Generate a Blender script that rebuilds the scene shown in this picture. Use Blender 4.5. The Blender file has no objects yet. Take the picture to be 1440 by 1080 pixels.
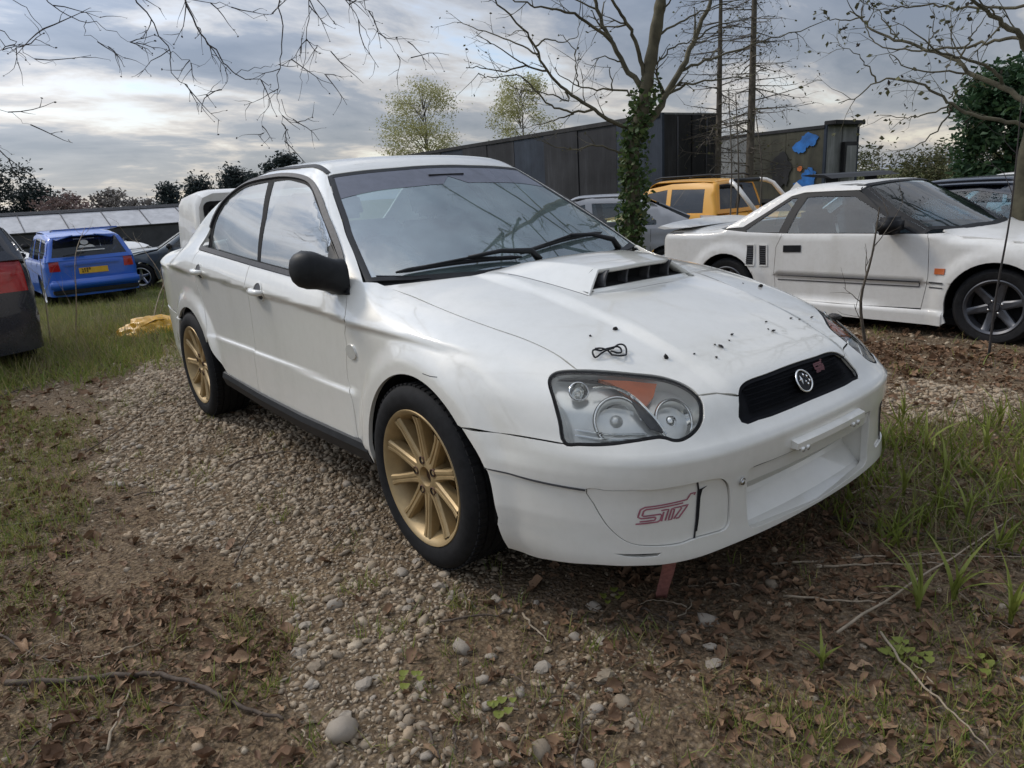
import bpy, bmesh, math, random
import numpy as np
from mathutils import Vector, Matrix, geometry
random.seed(7); RNG = np.random.default_rng(11)
scene = bpy.context.scene
COL = scene.collection
R = math.radians
# ---------------------------------------------------------------- camera (world = frame of the white saloon, its front axle over the origin)
CAM_P = Vector((1.943, -1.967, 1.221))
cam_d = bpy.data.cameras.new('camera'); cam = bpy.data.objects.new('camera', cam_d); COL.objects.link(cam)
_d = Vector((-.76121542, .59376735, -.26075165)); _r = Vector((.62631699, .77739438, -.05818084)); _u = Vector((-.16816098, .20760134, .96365116))
cam.matrix_world = Matrix(((_r.x, _u.x, -_d.x, CAM_P.x), (_r.y, _u.y, -_d.y, CAM_P.y), (_r.z, _u.z, -_d.z, CAM_P.z), (0, 0, 0, 1)))
cam_d.sensor_width = 36; cam_d.lens = 36*1004.51/1440; cam_d.clip_start = .05; cam_d.clip_end = 3000
scene.camera = cam
scene.render.resolution_x = 1024; scene.render.resolution_y = 768
# ---------------------------------------------------------------- world: Nishita sky seen through broken cloud
SUN_EL, SUN_AZ = 42, 208        # azimuth measured from +x (the car's nose) towards +y
w = bpy.data.worlds.new('World'); scene.world = w; w.use_nodes = True
nt = w.node_tree; nt.nodes.clear()
def wn(t, **k):
    n = nt.nodes.new(t)
    for a, b in k.items(): setattr(n, a, b)
    return n
out = wn('ShaderNodeOutputWorld'); bg = wn('ShaderNodeBackground'); bg.inputs["Strength"].default_value = .11
sky = wn('ShaderNodeTexSky', sky_type='NISHITA', sun_disc=False, sun_elevation=R(SUN_EL), sun_rotation=R(90-SUN_AZ))
sky.air_density = 1.0; sky.dust_density = .6
tc = wn('ShaderNodeTexCoord'); sep = wn('ShaderNodeSeparateXYZ'); nt.links.new(tc.outputs['Generated'], sep.inputs[0])
def wm(op, a, b=None, c=None):
    n = wn('ShaderNodeMath', operation=op)
    for i, v in enumerate((a, b, c)):
        if v is None: continue
        if isinstance(v, (int, float)): n.inputs[i].default_value = v
        else: nt.links.new(v, n.inputs[i])
    return n.outputs[0]
zc_ = wm('MAXIMUM', wm('ADD', sep.outputs[2], .20), .05)
px_ = wm('DIVIDE', sep.outputs[0], zc_); py_ = wm('DIVIDE', sep.outputs[1], zc_)
cmb = wn('ShaderNodeCombineXYZ'); nt.links.new(px_, cmb.inputs[0]); nt.links.new(py_, cmb.inputs[1])
def wnoise(scale, det, off, dist=.0, rough=.55):
    mp = wn('ShaderNodeMapping'); mp.inputs['Location'].default_value = off; mp.inputs['Rotation'].default_value = (0, 0, R(38)); mp.inputs['Scale'].default_value = (1, .62, 1)
    nt.links.new(cmb.outputs[0], mp.inputs[0])
    n = wn('ShaderNodeTexNoise'); n.inputs['Scale'].default_value = scale; n.inputs['Detail'].default_value = det; n.inputs['Distortion'].default_value = dist; n.inputs['Roughness'].default_value = rough
    nt.links.new(mp.outputs[0], n.inputs['Vector']); return n.outputs['Fac']
def wramp(v, stops):
    r = wn('ShaderNodeValToRGB'); e = r.color_ramp.elements
    e[0].position, e[0].color = stops[0][0], (*stops[0][1], 1); e[1].position, e[1].color = stops[-1][0], (*stops[-1][1], 1)
    for p, c in stops[1:-1]: q = e.new(p); q.color = (*c, 1)
    nt.links.new(v, r.inputs[0]); return r.outputs[0]
n1 = wnoise(1.35, 7, (3.1, 1.7, 0), .4); n2 = wnoise(3.4, 6, (7.3, -2.2, 4), .3, .6)
cover = wramp(wm('ADD', wm('MULTIPLY', n1, .65), wm('MULTIPLY', n2, .35)), [(.33, (0, 0, 0)), (.45, (1, 1, 1))])
shade = wramp(wm('ADD', wm('MULTIPLY', n1, .68), wm('MULTIPLY', n2, .32)), [(.35, (6.2, 6.1, 6.0)), (.43, (3.9, 3.95, 4.1)), (.50, (2.0, 2.3, 2.85)), (.60, (1.45, 1.75, 2.3))])
# clouds glow round the veiled sun and warm towards the horizon
sd = (math.cos(R(SUN_EL))*math.cos(R(SUN_AZ)), math.cos(R(SUN_EL))*math.sin(R(SUN_AZ)), math.sin(R(SUN_EL)))
dt = wn('ShaderNodeVectorMath', operation='DOT_PRODUCT'); nt.links.new(tc.outputs['Generated'], dt.inputs[0]); dt.inputs[1].default_value = sd
glow = wm('MULTIPLY', wm('ADD', wm('MULTIPLY', wm('POWER', wm('MAXIMUM', dt.outputs['Value'], 0), 5), 2.9), 1.0), wm('ADD', 1.0, wm('MULTIPLY', wm('MAXIMUM', sep.outputs[2], 0), .9)))
mulg = wn('ShaderNodeMix', data_type='RGBA', blend_type='MULTIPLY'); mulg.inputs[0].default_value = 1
nt.links.new(shade, mulg.inputs[6]); gl = wn('ShaderNodeCombineXYZ')
for i in range(3): nt.links.new(glow, gl.inputs[i])
nt.links.new(gl.outputs[0], mulg.inputs[7])
hz = wramp(sep.outputs[2], [(.0, (.0, .0, .0)), (.02, (1, 1, 1)), (.22, (0, 0, 0))])
warm = wn('ShaderNodeMix', data_type='RGBA', blend_type='MULTIPLY'); warm.inputs[7].default_value = (1.42, 1.26, 1.06, 1)
nt.links.new(hz, warm.inputs[0]); nt.links.new(mulg.outputs[2], warm.inputs[6])
skm = wn('ShaderNodeMix', data_type='RGBA', blend_type='MULTIPLY'); skm.inputs[0].default_value = 1; skm.inputs[7].default_value = (1.1, 1.1, 1.15, 1)
nt.links.new(sky.outputs[0], skm.inputs[6])
mx = wn('ShaderNodeMix', data_type='RGBA'); nt.links.new(wm('MULTIPLY', cover, .93), mx.inputs[0]); nt.links.new(skm.outputs[2], mx.inputs[6]); nt.links.new(warm.outputs[2], mx.inputs[7])
nt.links.new(mx.outputs[2], bg.inputs[0]); nt.links.new(bg.outputs[0], out.inputs[0])
# ---------------------------------------------------------------- the veiled sun
sl = bpy.data.lights.new('sun', 'SUN'); sl.energy = 1.3; sl.angle = R(11); sl.color = (1, .90, .76)
so = bpy.data.objects.new('sun', sl); COL.objects.link(so)
so.rotation_euler = Vector(sd).to_track_quat('Z', 'Y').to_euler()
scene.view_settings.view_transform = 'Standard'; scene.view_settings.look = 'None'; scene.view_settings.gamma = 1; scene.view_settings.exposure = .20
scene.view_settings.use_curve_mapping = False
# ---------------------------------------------------------------- surface maths
def mono(pts):
    xs = np.array([p[0] for p in pts], float); ys = np.array([p[1] for p in pts], float)
    if xs[0] > xs[-1]: xs = xs[::-1]; ys = ys[::-1]
    h = np.diff(xs); d = np.diff(ys)/h
    m = np.zeros_like(ys)
    for i in range(1, len(xs)-1):
        if d[i-1]*d[i] > 0:
            w1 = 2*h[i]+h[i-1]; w2 = h[i]+2*h[i-1]
            m[i] = (w1+w2)/(w1/d[i-1]+w2/d[i])
    m[0] = d[0]; m[-1] = d[-1]
    def f(x):
        x = np.asarray(x, float); xc = np.clip(x, xs[0], xs[-1])
        i = np.clip(np.searchsorted(xs, xc)-1, 0, len(xs)-2)
        t = (xc-xs[i])/h[i]; t2 = t*t; t3 = t2*t
        return (2*t3-3*t2+1)*ys[i]+(t3-2*t2+t)*h[i]*m[i]+(-2*t3+3*t2)*ys[i+1]+(t3-t2)*h[i]*m[i+1]
    return f
def smax(a, b, k):
    h = np.maximum(k-np.abs(a-b), 0)/k
    return np.maximum(a, b)+h*h*k*0.25
def sstep(a, b, x):
    t = np.clip((x-a)/(b-a), 0, 1); return t*t*(3-2*t)
def grad(F, P, e=1e-3):
    g = np.stack([F(P+np.eye(3)[i]*e)-F(P-np.eye(3)[i]*e) for i in range(3)], -1)
    return g/np.maximum(np.linalg.norm(g, axis=-1, keepdims=True), 1e-9)
def march(F, O, D, t0, t1, n=34):
    ts = np.linspace(t0, t1, n)
    N = len(D); lo = np.full(N, np.nan); hi = np.full(N, np.nan)
    prev = F(O+D*ts[0]); done = np.zeros(N, bool)
    for k in range(1, n):
        cur = F(O+D*ts[k]); hit = (~done) & (prev > 0) & (cur <= 0)
        lo[hit] = ts[k-1]; hi[hit] = ts[k]; done |= hit; prev = cur
    if not done.all():                     # missed rays: closest approach
        best = np.full(N, 1e9); bt = np.full(N, ts[0])
        for t in ts:
            v = np.abs(F(O+D*t)); b = v < best; best[b] = v[b]; bt[b] = t
        lo[~done] = bt[~done]; hi[~done] = bt[~done]
    for _ in range(15):
        mid = (lo+hi)/2; v = F(O+D*mid[:, None]); s = v > 0
        lo = np.where(s, mid, lo); hi = np.where(s, hi, mid)
    return O+D*((lo+hi)/2)[:, None]
class Planar:
    def __init__(s, U, V, D, t0=-2.0, t1=2.0, org=(0, 0, 0)):
        s.U, s.V, s.D = [np.array(q, float)/np.linalg.norm(q) for q in (U, V, D)]; s.t0, s.t1 = t0, t1
        s.U = s.U-s.D*(s.U@s.D); s.U /= np.linalg.norm(s.U); v = np.cross(s.D, s.U); s.V = v if v@s.V > 0 else -v; s.o = np.array(org, float)
    def uv(s, P): return np.stack([(P-s.o)@s.U, (P-s.o)@s.V], -1)
    def to3(s, F, q): return march(F, s.o+q[:, :1]*s.U+q[:, 1:2]*s.V, np.repeat(s.D[None], len(q), 0), s.t0, s.t1)
class Cyl:
    """vertical axis at (x0, 0): u = angle * R, v = z"""
    def __init__(s, x0, R=.8, t0=1.6, t1=.2, sgn=1): s.x0, s.R, s.t0, s.t1, s.g = x0, R, t0, t1, sgn
    def uv(s, P): return np.stack([np.arctan2(P[:, 1], s.g*(P[:, 0]-s.x0))*s.R, P[:, 2]], -1)
    def to3(s, F, q):
        a = q[:, 0]/s.R; O = np.stack([np.full(len(q), s.x0), 0*a, q[:, 1]], -1)
        D = np.stack([s.g*np.cos(a), np.sin(a), 0*a], -1)
        return march(F, O, D, s.t0, s.t1)
def resample(loop, step, closed=True):
    P = np.asarray(loop, float)
    if closed: P = np.vstack([P, P[:1]])
    out = []
    for a, b in zip(P[:-1], P[1:]):
        n = max(1, int(round(np.linalg.norm(b-a)/step)))
        for k in range(n): out.append(a+(b-a)*k/n)
    if not closed: out.append(P[-1])
    return np.array(out)
def smooth_curve(pts, n=6, closed=False):
    """centripetal-ish Catmull-Rom through pts; a point given as a 1-tuple list [pt] marks a corner"""
    P = np.asarray(pts, float); N = len(P); out = []
    rng = range(N if closed else N-1)
    for i in rng:
        p1 = P[i]; p2 = P[(i+1) % N]
        p0 = P[(i-1) % N] if (closed or i > 0) else 2*p1-p2
        p3 = P[(i+2) % N] if (closed or i < N-2) else 2*p2-p1
        L = np.linalg.norm(p2-p1)
        t1 = (p2-p0)/max(np.linalg.norm(p2-p0), 1e-9)*L; t2 = (p3-p1)/max(np.linalg.norm(p3-p1), 1e-9)*L
        for k in range(n):
            t = k/n; a = t*t; b = a*t
            out.append((2*b-3*a+1)*p1+(b-2*a+t)*t1+(-2*b+3*a)*p2+(b-a)*t2)
    if not closed: out.append(P[-1])
    return np.array(out)
def area2(q): return 0.5*np.sum(q[:, 0]*np.roll(q[:, 1], -1)-np.roll(q[:, 0], -1)*q[:, 1])
def inset(q, d):
    if d == 0: return q
    s = 1 if area2(q) > 0 else -1
    e = np.roll(q, -1, 0)-q; e /= np.maximum(np.linalg.norm(e, axis=1, keepdims=True), 1e-9)
    n = np.stack([-e[:, 1], e[:, 0]], -1)*s
    nn = n+np.roll(n, 1, 0); L = np.linalg.norm(nn, axis=1, keepdims=True); nn = nn/np.maximum(L, .35)
    return q+nn*d
def inside(q, pts):
    x, y = pts[:, 0], pts[:, 1]; r = np.zeros(len(pts), bool)
    a = q; b = np.roll(q, -1, 0)
    for (x1, y1), (x2, y2) in zip(a, b):
        if y1 == y2: continue
        c = ((y1 > y) != (y2 > y)) & (x < (x2-x1)*(y-y1)/(y2-y1)+x1); r ^= c
    return r
def segdist(q, pts):
    a = q; b = np.roll(q, -1, 0); d = np.full(len(pts), 1e9)
    for p, r in zip(a, b):
        e = r-p; L = e@e+1e-12; t = np.clip(((pts-p)@e)/L, 0, 1)
        d = np.minimum(d, np.linalg.norm(pts-(p+t[:, None]*e), axis=1))
    return d
# ---------------------------------------------------------------- objects
def put(o, parent=None):
    COL.objects.link(o)
    if parent is not None: o.parent = parent
    return o
def mk(name, V, Fc, mat, parent=None, smooth=True, normals=None):
    me = bpy.data.meshes.new(name); me.from_pydata([tuple(map(float, v)) for v in V], [], [tuple(map(int, f)) for f in Fc]); me.update()
    if mat is not None:
        for m in (mat if isinstance(mat, (list, tuple)) else [mat]): me.materials.append(m)
    if smooth: me.polygons.foreach_set('use_smooth', [True]*len(me.polygons))
    if normals is not None: me.normals_split_custom_set_from_vertices([tuple(map(float, n)) for n in normals])
    return put(bpy.data.objects.new(name, me), parent)
def fast_mesh(name, V, Fv, mat, parent=None, smooth=False, mats=None, k=3):
    """V (n,3), Fv (m,k) numpy"""
    me = bpy.data.meshes.new(name); me.vertices.add(len(V)); me.vertices.foreach_set('co', np.asarray(V, np.float32).ravel())
    m = len(Fv); me.loops.add(m*k); me.loops.foreach_set('vertex_index', np.asarray(Fv, np.int32).ravel())
    me.polygons.add(m); me.polygons.foreach_set('loop_start', np.arange(0, m*k, k, dtype=np.int32)); me.polygons.foreach_set('loop_total', np.full(m, k, np.int32))
    for q in (mat if isinstance(mat, (list, tuple)) else [mat]): me.materials.append(q)
    if mats is not None: me.polygons.foreach_set('material_index', np.asarray(mats, np.int32))
    me.update(calc_edges=True)
    if smooth: me.polygons.foreach_set('use_smooth', np.ones(m, bool))
    return put(bpy.data.objects.new(name, me), parent)
def empty(name, loc=(0, 0, 0), rz=0, label=None, cat=None, group=None):
    o = bpy.data.objects.new(name, None); o.empty_display_size = .1; o.location = loc; o.rotation_euler = (0, 0, rz); put(o)
    return tag(o, label, cat, group)
def tag(o, label=None, cat=None, group=None, kind=None):
    for k, v in (('label', label), ('category', cat), ('group', group), ('kind', kind)):
        if v: o[k] = v
    return o
class MB:
    """collects simple solids into one mesh"""
    def __init__(s): s.v = []; s.f = []
    def add(s, V, Fc):
        n = len(s.v); s.v += [tuple(v) for v in V]; s.f += [tuple(i+n for i in f) for f in Fc]; return s
    def box(s, c, d, rot=None):
        c = Vector(c); x, y, z = [q/2 for q in d]
        V = [Vector((a*x, b*y, e*z)) for a in (-1, 1) for b in (-1, 1) for e in (-1, 1)]
        if rot is not None: V = [rot@v for v in V]
        return s.add([v+c for v in V], [(0, 1, 3, 2), (4, 6, 7, 5), (0, 4, 5, 1), (2, 3, 7, 6), (0, 2, 6, 4), (1, 5, 7, 3)])
    def tube(s, pts, rad, n=8, cap=True):
        pts = [Vector(p) for p in pts]; rad = rad if isinstance(rad, (list, tuple)) else [rad]*len(pts)
        V = []; prev = None
        for i, p in enumerate(pts):
            t = (pts[min(i+1, len(pts)-1)]-pts[max(i-1, 0)])
            if t.length < 1e-9: t = Vector((0, 0, 1))
            t.normalize()
            if prev is None: a = t.orthogonal().normalized()
            else:
                a = prev-t*prev.dot(t)
                a = a.normalized() if a.length > 1e-6 else t.orthogonal().normalized()
            prev = a; b = t.cross(a)
            for k in range(n):
                th = 2*math.pi*k/n; V.append(p+(a*math.cos(th)+b*math.sin(th))*rad[i])
        Fc = [(i*n+k, i*n+(k+1) % n, (i+1)*n+(k+1) % n, (i+1)*n+k) for i in range(len(pts)-1) for k in range(n)]
        if cap: Fc += [tuple(range(n))[::-1], tuple((len(pts)-1)*n+k for k in range(n))]
        return s.add(V, Fc)
    def lathe(s, prof, n=48, axis='y', c=(0, 0, 0), closed=False, a0=0, a1=2*math.pi):
        full = abs(a1-a0-2*math.pi) < 1e-6; m = n if full else n+1; V = []; c = Vector(c)
        for k in range(m):
            th = a0+(a1-a0)*k/n; cs, sn = math.cos(th), math.sin(th)
            for r, h in prof:
                V.append(c+(Vector((r*cs, h, r*sn)) if axis == 'y' else Vector((r*cs, r*sn, h)) if axis == 'z' else Vector((h, r*cs, r*sn))))
        L = len(prof); Fc = []
        for k in range(n):
            k2 = (k+1) % m
            for j in range(L-1 if not closed else L):
                j2 = (j+1) % L; Fc.append((k*L+j, k2*L+j, k2*L+j2, k*L+j2))
        return s.add(V, Fc)
    def prism(s, poly, h0, h1, axes='xz'):
        """poly in 2-D, extruded along the third axis from h0 to h1"""
        def P(a, b, h): return (a, h, b) if axes == 'xz' else (h, a, b) if axes == 'yz' else (a, b, h)
        n = len(poly); V = [P(a, b, h0) for a, b in poly]+[P(a, b, h1) for a, b in poly]
        return s.add(V, [tuple(range(n)), tuple(range(n, 2*n))[::-1]]+[(i, i+n, (i+1) % n+n, (i+1) % n) for i in range(n)])
    def build(s, name, mat, parent=None, smooth=False, bevel=0, seg=2, auto=None):
        o = mk(name, s.v, s.f, mat, parent, smooth)
        bm = bmesh.new(); bm.from_mesh(o.data); bmesh.ops.recalc_face_normals(bm, faces=bm.faces)
        if bevel: bmesh.ops.bevel(bm, geom=[e for e in bm.edges if e.is_manifold and e.calc_face_angle(0) > .5], offset=bevel, segments=seg, affect='EDGES', clamp_overlap=True)
        if auto is not None:
            for e in bm.edges: e.smooth = e.calc_face_angle(0) < auto if e.is_manifold else True
        bm.to_mesh(o.data); bm.free()
        if smooth or auto: o.data.polygons.foreach_set('use_smooth', [True]*len(o.data.polygons))
        return o
def tri_fill(outer, holes, spacing):
    """outer, holes: (n,2); returns verts (N,2), tris, number of boundary verts and boundary edges"""
    loops = [outer]+list(holes); V = []; E = []
    for q in loops:
        n0 = len(V); V += [tuple(p) for p in q]; E += [(n0+i, n0+(i+1) % len(q)) for i in range(len(q))]
    lo = outer.min(0); hi = outer.max(0)
    gx = np.arange(lo[0]+spacing*.5, hi[0], spacing); gy = np.arange(lo[1]+spacing*.43, hi[1], spacing)
    G = np.array([(x+(spacing*.5 if j % 2 else 0), y) for j, y in enumerate(gy) for x in gx]).reshape(-1, 2)
    if len(G):
        G = G[inside(outer, G)]
        for h in holes: G = G[~inside(h, G)]
        for q in loops:
            if len(G): G = G[segdist(q, G) > spacing*.45]
        V += [tuple(p) for p in G]
    r = geometry.delaunay_2d_cdt([Vector(v) for v in V], E, [], 0, 1e-7)
    P = np.array([tuple(v) for v in r[0]]); T = np.array([f for f in r[2] if len(f) == 3]).reshape(-1, 3)
    cen = P[T].mean(1); ok = inside(outer, cen)
    for h in holes: ok &= ~inside(h, cen)
    T = T[ok]
    a = P[T]; ar = (a[:, 1, 0]-a[:, 0, 0])*(a[:, 2, 1]-a[:, 0, 1])-(a[:, 1, 1]-a[:, 0, 1])*(a[:, 2, 0]-a[:, 0, 0])
    T = T[np.abs(ar) > 1e-10]; ar = ar[np.abs(ar) > 1e-10]
    T[ar < 0] = T[ar < 0][:, ::-1]
    return P, T
def boundary(T):
    e = {}
    for t in T:
        for i in range(3):
            a, b = int(t[i]), int(t[(i+1) % 3])
            if (b, a) in e: del e[(b, a)]
            else: e[(a, b)] = 1
    return list(e)
def panel(name, F, chart, outer, mat, parent, holes=(), spacing=.02, step=.014, gap=.002, flange=.014, off=0.0, fdir=None, mirror=False, sym=False, hgap=0.0, disp=None):
    """a skin of the surface F inside a closed outline (3-D points); edges turned inwards by `flange`"""
    outer = np.asarray(outer, float)
    q = chart.uv(outer); q = inset(resample(q, step), gap)
    hs = [inset(resample(chart.uv(np.asarray(h, float)), step), -hgap) for h in holes]
    P2, T = tri_fill(q, hs, spacing)
    P = chart.to3(F, P2); N = grad(F, P)
    P = P+N*off
    if disp is not None: P = P+N*disp(P)[:, None]
    # orient
    fn = np.cross(P[T[:, 1]]-P[T[:, 0]], P[T[:, 2]]-P[T[:, 0]])
    if np.sum(fn*N[T[:, 0]]) < 0: T = T[:, ::-1]
    V = [P]; NN = [N]; Fc = [tuple(t) for t in T]; n = len(P)
    if flange:
        be = boundary(T); ids = sorted({i for e in be for i in e}); mp = {i: k for k, i in enumerate(ids)}
        B = P[ids]; Nb = N[ids]; m = len(ids)
        D = -Nb if fdir is None else np.repeat(np.array(fdir, float)[None], m, 0)
        acc = np.zeros((m, 3))
        for a, b in be:
            t = P[b]-P[a]; nn = np.cross(t, N[a]); nn /= max(np.linalg.norm(nn), 1e-9); acc[mp[a]] += nn; acc[mp[b]] += nn
        acc /= np.maximum(np.linalg.norm(acc, axis=1, keepdims=True), 1e-9)
        r = min(.0025, flange*.3)
        V += [B+acc*0, B+acc*r*.0+D*r+acc*(-0), B+D*flange]; 
        e0 = acc*.7+Nb*.7; NN += [e0, acc, acc]
        for a, b in be:
            i, j = mp[a], mp[b]
            for k in range(2):
                Fc.append((n+k*m+j, n+k*m+i, n+(k+1)*m+i, n+(k+1)*m+j))
    V = np.vstack(V); NN = np.vstack(NN)
    o = mk(name, V, Fc, mat, parent, True, NN)
    if mirror:
        V2 = V*np.array([1, -1, 1]); N2 = NN*np.array([1, -1, 1])
        return o, mk(name, V2, [f[::-1] for f in Fc], mat, parent, True, N2)
    return o
def ribbon(name, F, chart, line, width, mat, parent, off=.002, thick=.003, mirror=False, closed=False):
    """a raised strip of given width lying on F along a 3-D line"""
    q = chart.uv(np.asarray(line, float)); q = resample(q, .015, closed)
    e = np.gradient(q, axis=0) if not closed else np.roll(q, -1, 0)-np.roll(q, 1, 0)
    e /= np.maximum(np.linalg.norm(e, axis=1, keepdims=True), 1e-9); nn = np.stack([-e[:, 1], e[:, 0]], -1)
    A = chart.to3(F, q+nn*width/2); B = chart.to3(F, q-nn*width/2)
    NA = grad(F, A); NB = grad(F, B); n = len(q)
    V = np.vstack([A-NA*.004, A+NA*(off+thick), B+NB*(off+thick), B-NB*.004])
    Fc = []
    for i in range(n if closed else n-1):
        j = (i+1) % n
        for k in range(3): Fc.append((k*n+i, k*n+j, (k+1)*n+j, (k+1)*n+i))
    o = mk(name, V, Fc, mat, parent, False)
    fixn(o)
    if mirror:
        o2 = mk(name, V*np.array([1, -1, 1]), Fc, mat, parent, False); fixn(o2); return o, o2
    return o
def fixn(o):
    bm = bmesh.new(); bm.from_mesh(o.data); bmesh.ops.recalc_face_normals(bm, faces=bm.faces); bm.to_mesh(o.data); bm.free()
def copy_tree(o, parent=None):
    c = o.copy(); put(c, parent)
    for ch in o.children: copy_tree(ch, c)
    return c
# ---------------------------------------------------------------- materials
def nmat(name):
    m = bpy.data.materials.new(name); m.use_nodes = True; t = m.node_tree; b = t.nodes['Principled BSDF']; return m, t, b
def N(t, typ, **k):
    n = t.nodes.new(typ)
    for a, b in k.items():
        if a in n.inputs.keys(): n.inputs[a].default_value = b
        else: setattr(n, a, b)
    return n
def ramp(t, src, stops):
    r = t.nodes.new('ShaderNodeValToRGB'); e = r.color_ramp.elements
    e[0].position, e[0].color = stops[0][0], (*stops[0][1], 1); e[1].position, e[1].color = stops[-1][0], (*stops[-1][1], 1)
    for p, c in stops[1:-1]: q = e.new(p); q.color = (*c, 1)
    t.links.new(src, r.inputs[0]); return r.outputs[0]
def noise(t, scale, detail=4, rough=.55, coord='Object', dist=0, vec=None, sc=None):
    n = N(t, 'ShaderNodeTexNoise', Scale=scale, Detail=detail, Roughness=rough, Distortion=dist)
    if vec is None:
        tc = t.nodes.new('ShaderNodeTexCoord'); vec = tc.outputs[coord]
    if sc is not None:
        mp = N(t, 'ShaderNodeMapping'); mp.inputs['Scale'].default_value = sc; t.links.new(vec, mp.inputs[0]); vec = mp.outputs[0]
    t.links.new(vec, n.inputs['Vector']); return n.outputs['Fac']
def mixc(t, fac, a, b, mode='MIX'):
    n = N(t, 'ShaderNodeMix', data_type='RGBA', blend_type=mode)
    for i, v in ((0, fac), (6, a), (7, b)):
        if isinstance(v, (int, float)): n.inputs[i].default_value = v
        elif isinstance(v, tuple): n.inputs[i].default_value = (*v, 1) if len(v) == 3 else v
        else: t.links.new(v, n.inputs[i])
    return n.outputs[2]
def bump(t, b, src, strength, dist=.01):
    n = N(t, 'ShaderNodeBump', Strength=strength, Distance=dist); t.links.new(src, n.inputs['Height']); t.links.new(n.outputs[0], b.inputs['Normal'])
def simple(name, col, rough=.5, metal=0, var=.12, scale=14, coat=0, bmp=0, spec=.5, coord='Object', trans=0):
    m, t, b = nmat(name)
    f = noise(t, scale, 5, .6, coord)
    lo = tuple(c*(1-var) for c in col); hi = tuple(min(c*(1+var), 1) for c in col)
    t.links.new(ramp(t, f, [(.3, lo), (.7, hi)]), b.inputs['Base Color'])
    b.inputs['Roughness'].default_value = rough; b.inputs['Metallic'].default_value = metal; b.inputs['Coat Weight'].default_value = coat
    b.inputs['Specular IOR Level'].default_value = spec
    if bmp: bump(t, b, noise(t, scale*6, 4, .6, coord), bmp, .004)
    return m
def paint(name, col, dirt=(.30, .30, .24), amount=.35, rough=.28, coat=.5, streak=True, metal=0):
    """car paint under a film of dust and rain marks"""
    m, t, b = nmat(name)
    d1 = noise(t, 2.6, 6, .62); d2 = noise(t, 26, 5, .65); d3 = noise(t, 7, 5, .6, sc=(1, 1, .18))
    mk1 = ramp(t, d1, [(.42, (0, 0, 0)), (.72, (1, 1, 1))]); mk2 = ramp(t, d2, [(.45, (0, 0, 0)), (.75, (1, 1, 1))]); mk3 = ramp(t, d3, [(.50, (0, 0, 0)), (.78, (1, 1, 1))])
    a = mixc(t, .5, mk1, mk2); a = mixc(t, .4, a, mk3)
    a = mixc(t, 1.0, a, (amount, amount, amount), 'MULTIPLY')
    sep_ = N(t, 'ShaderNodeSeparateColor'); t.links.new(a, sep_.inputs[0])
    t.links.new(mixc(t, sep_.outputs[0], col, dirt), b.inputs['Base Color'])
    rr = N(t, 'ShaderNodeMapRange'); rr.inputs[3].default_value = rough; rr.inputs[4].default_value = rough+.35; t.links.new(sep_.outputs[0], rr.inputs[0])
    t.links.new(rr.outputs[0], b.inputs['Roughness'])
    b.inputs['Coat Weight'].default_value = coat; b.inputs['Coat Roughness'].default_value = .03; b.inputs['Metallic'].default_value = metal
    return m
def glass(name, tint=(.72, .86, .84), film=.12, filmcol=(.55, .62, .62), ior=1.55, rough=.02):
    """thin glass: mirror reflection by Fresnel, tinted see-through, a film of dust that can also stand in for pale sky reflection"""
    m = bpy.data.materials.new(name); m.use_nodes = True; t = m.node_tree; t.nodes.clear()
    o = N(t, 'ShaderNodeOutputMaterial'); tr = N(t, 'ShaderNodeBsdfTransparent'); tr.inputs[0].default_value = (*tint, 1)
    gl = N(t, 'ShaderNodeBsdfGlossy', Roughness=rough); df = N(t, 'ShaderNodeBsdfDiffuse'); df.inputs[0].default_value = (*filmcol, 1)
    fr = N(t, 'ShaderNodeFresnel', IOR=ior)
    f = noise(t, 5, 6, .65); fm = N(t, 'ShaderNodeMapRange'); fm.inputs[1].default_value = .3; fm.inputs[2].default_value = .75; fm.inputs[3].default_value = film*.55; fm.inputs[4].default_value = film*1.5; t.links.new(f, fm.inputs[0])
    a = N(t, 'ShaderNodeMixShader'); t.links.new(fm.outputs[0], a.inputs[0]); t.links.new(tr.outputs[0], a.inputs[1]); t.links.new(df.outputs[0], a.inputs[2])
    b = N(t, 'ShaderNodeMixShader'); t.links.new(fr.outputs[0], b.inputs[0]); t.links.new(a.outputs[0], b.inputs[1]); t.links.new(gl.outputs[0], b.inputs[2])
    t.links.new(b.outputs[0], o.inputs[0]); return m
M = {}
M['white'] = paint('white_paint', (.79, .775, .72), (.44, .43, .36), .34, .28, 1.0)
M['black_plastic'] = simple('black_plastic', (.016, .017, .019), .5, var=.3, scale=30, spec=.25)
M['rubber'] = simple('rubber', (.015, .015, .016), .75, var=.3, scale=40, spec=.2)
M['grille_black'] = simple('grille_black', (.008, .0085, .011), .8, var=.3, spec=.15)
M['dark'] = simple('dark_cavity', (.008, .008, .009), .9, var=.2)
M['trim_grey'] = simple('weathered_trim', (.055, .055, .06), .6, var=.3, scale=60)
M['gold'] = simple('gold_wheel_paint', (.42, .305, .155), .45, metal=.35, var=.14, scale=18)
M['steel'] = simple('brushed_steel', (.55, .55, .55), .32, metal=1, var=.15, scale=50)
M['rust'] = simple('rusty_iron', (.12, .065, .04), .75, metal=.3, var=.5, scale=25)
M['chrome'] = simple('reflector_chrome', (.86, .86, .84), .07, metal=1, var=.05)
M['satin'] = simple('satin_silver', (.80, .80, .77), .22, metal=.45, var=.10)
M['amber'] = simple('amber_lens', (.62, .16, .05), .25, var=.15, coat=.4)
M['red_lens'] = simple('red_lens', (.38, .012, .015), .12, var=.2, coat=.6)
M['red_badge'] = simple('red_badge', (.11, .012, .016), .4)
M['pink_vinyl'] = simple('faded_red_vinyl', (.36, .12, .16), .5, var=.2, scale=60)
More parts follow.
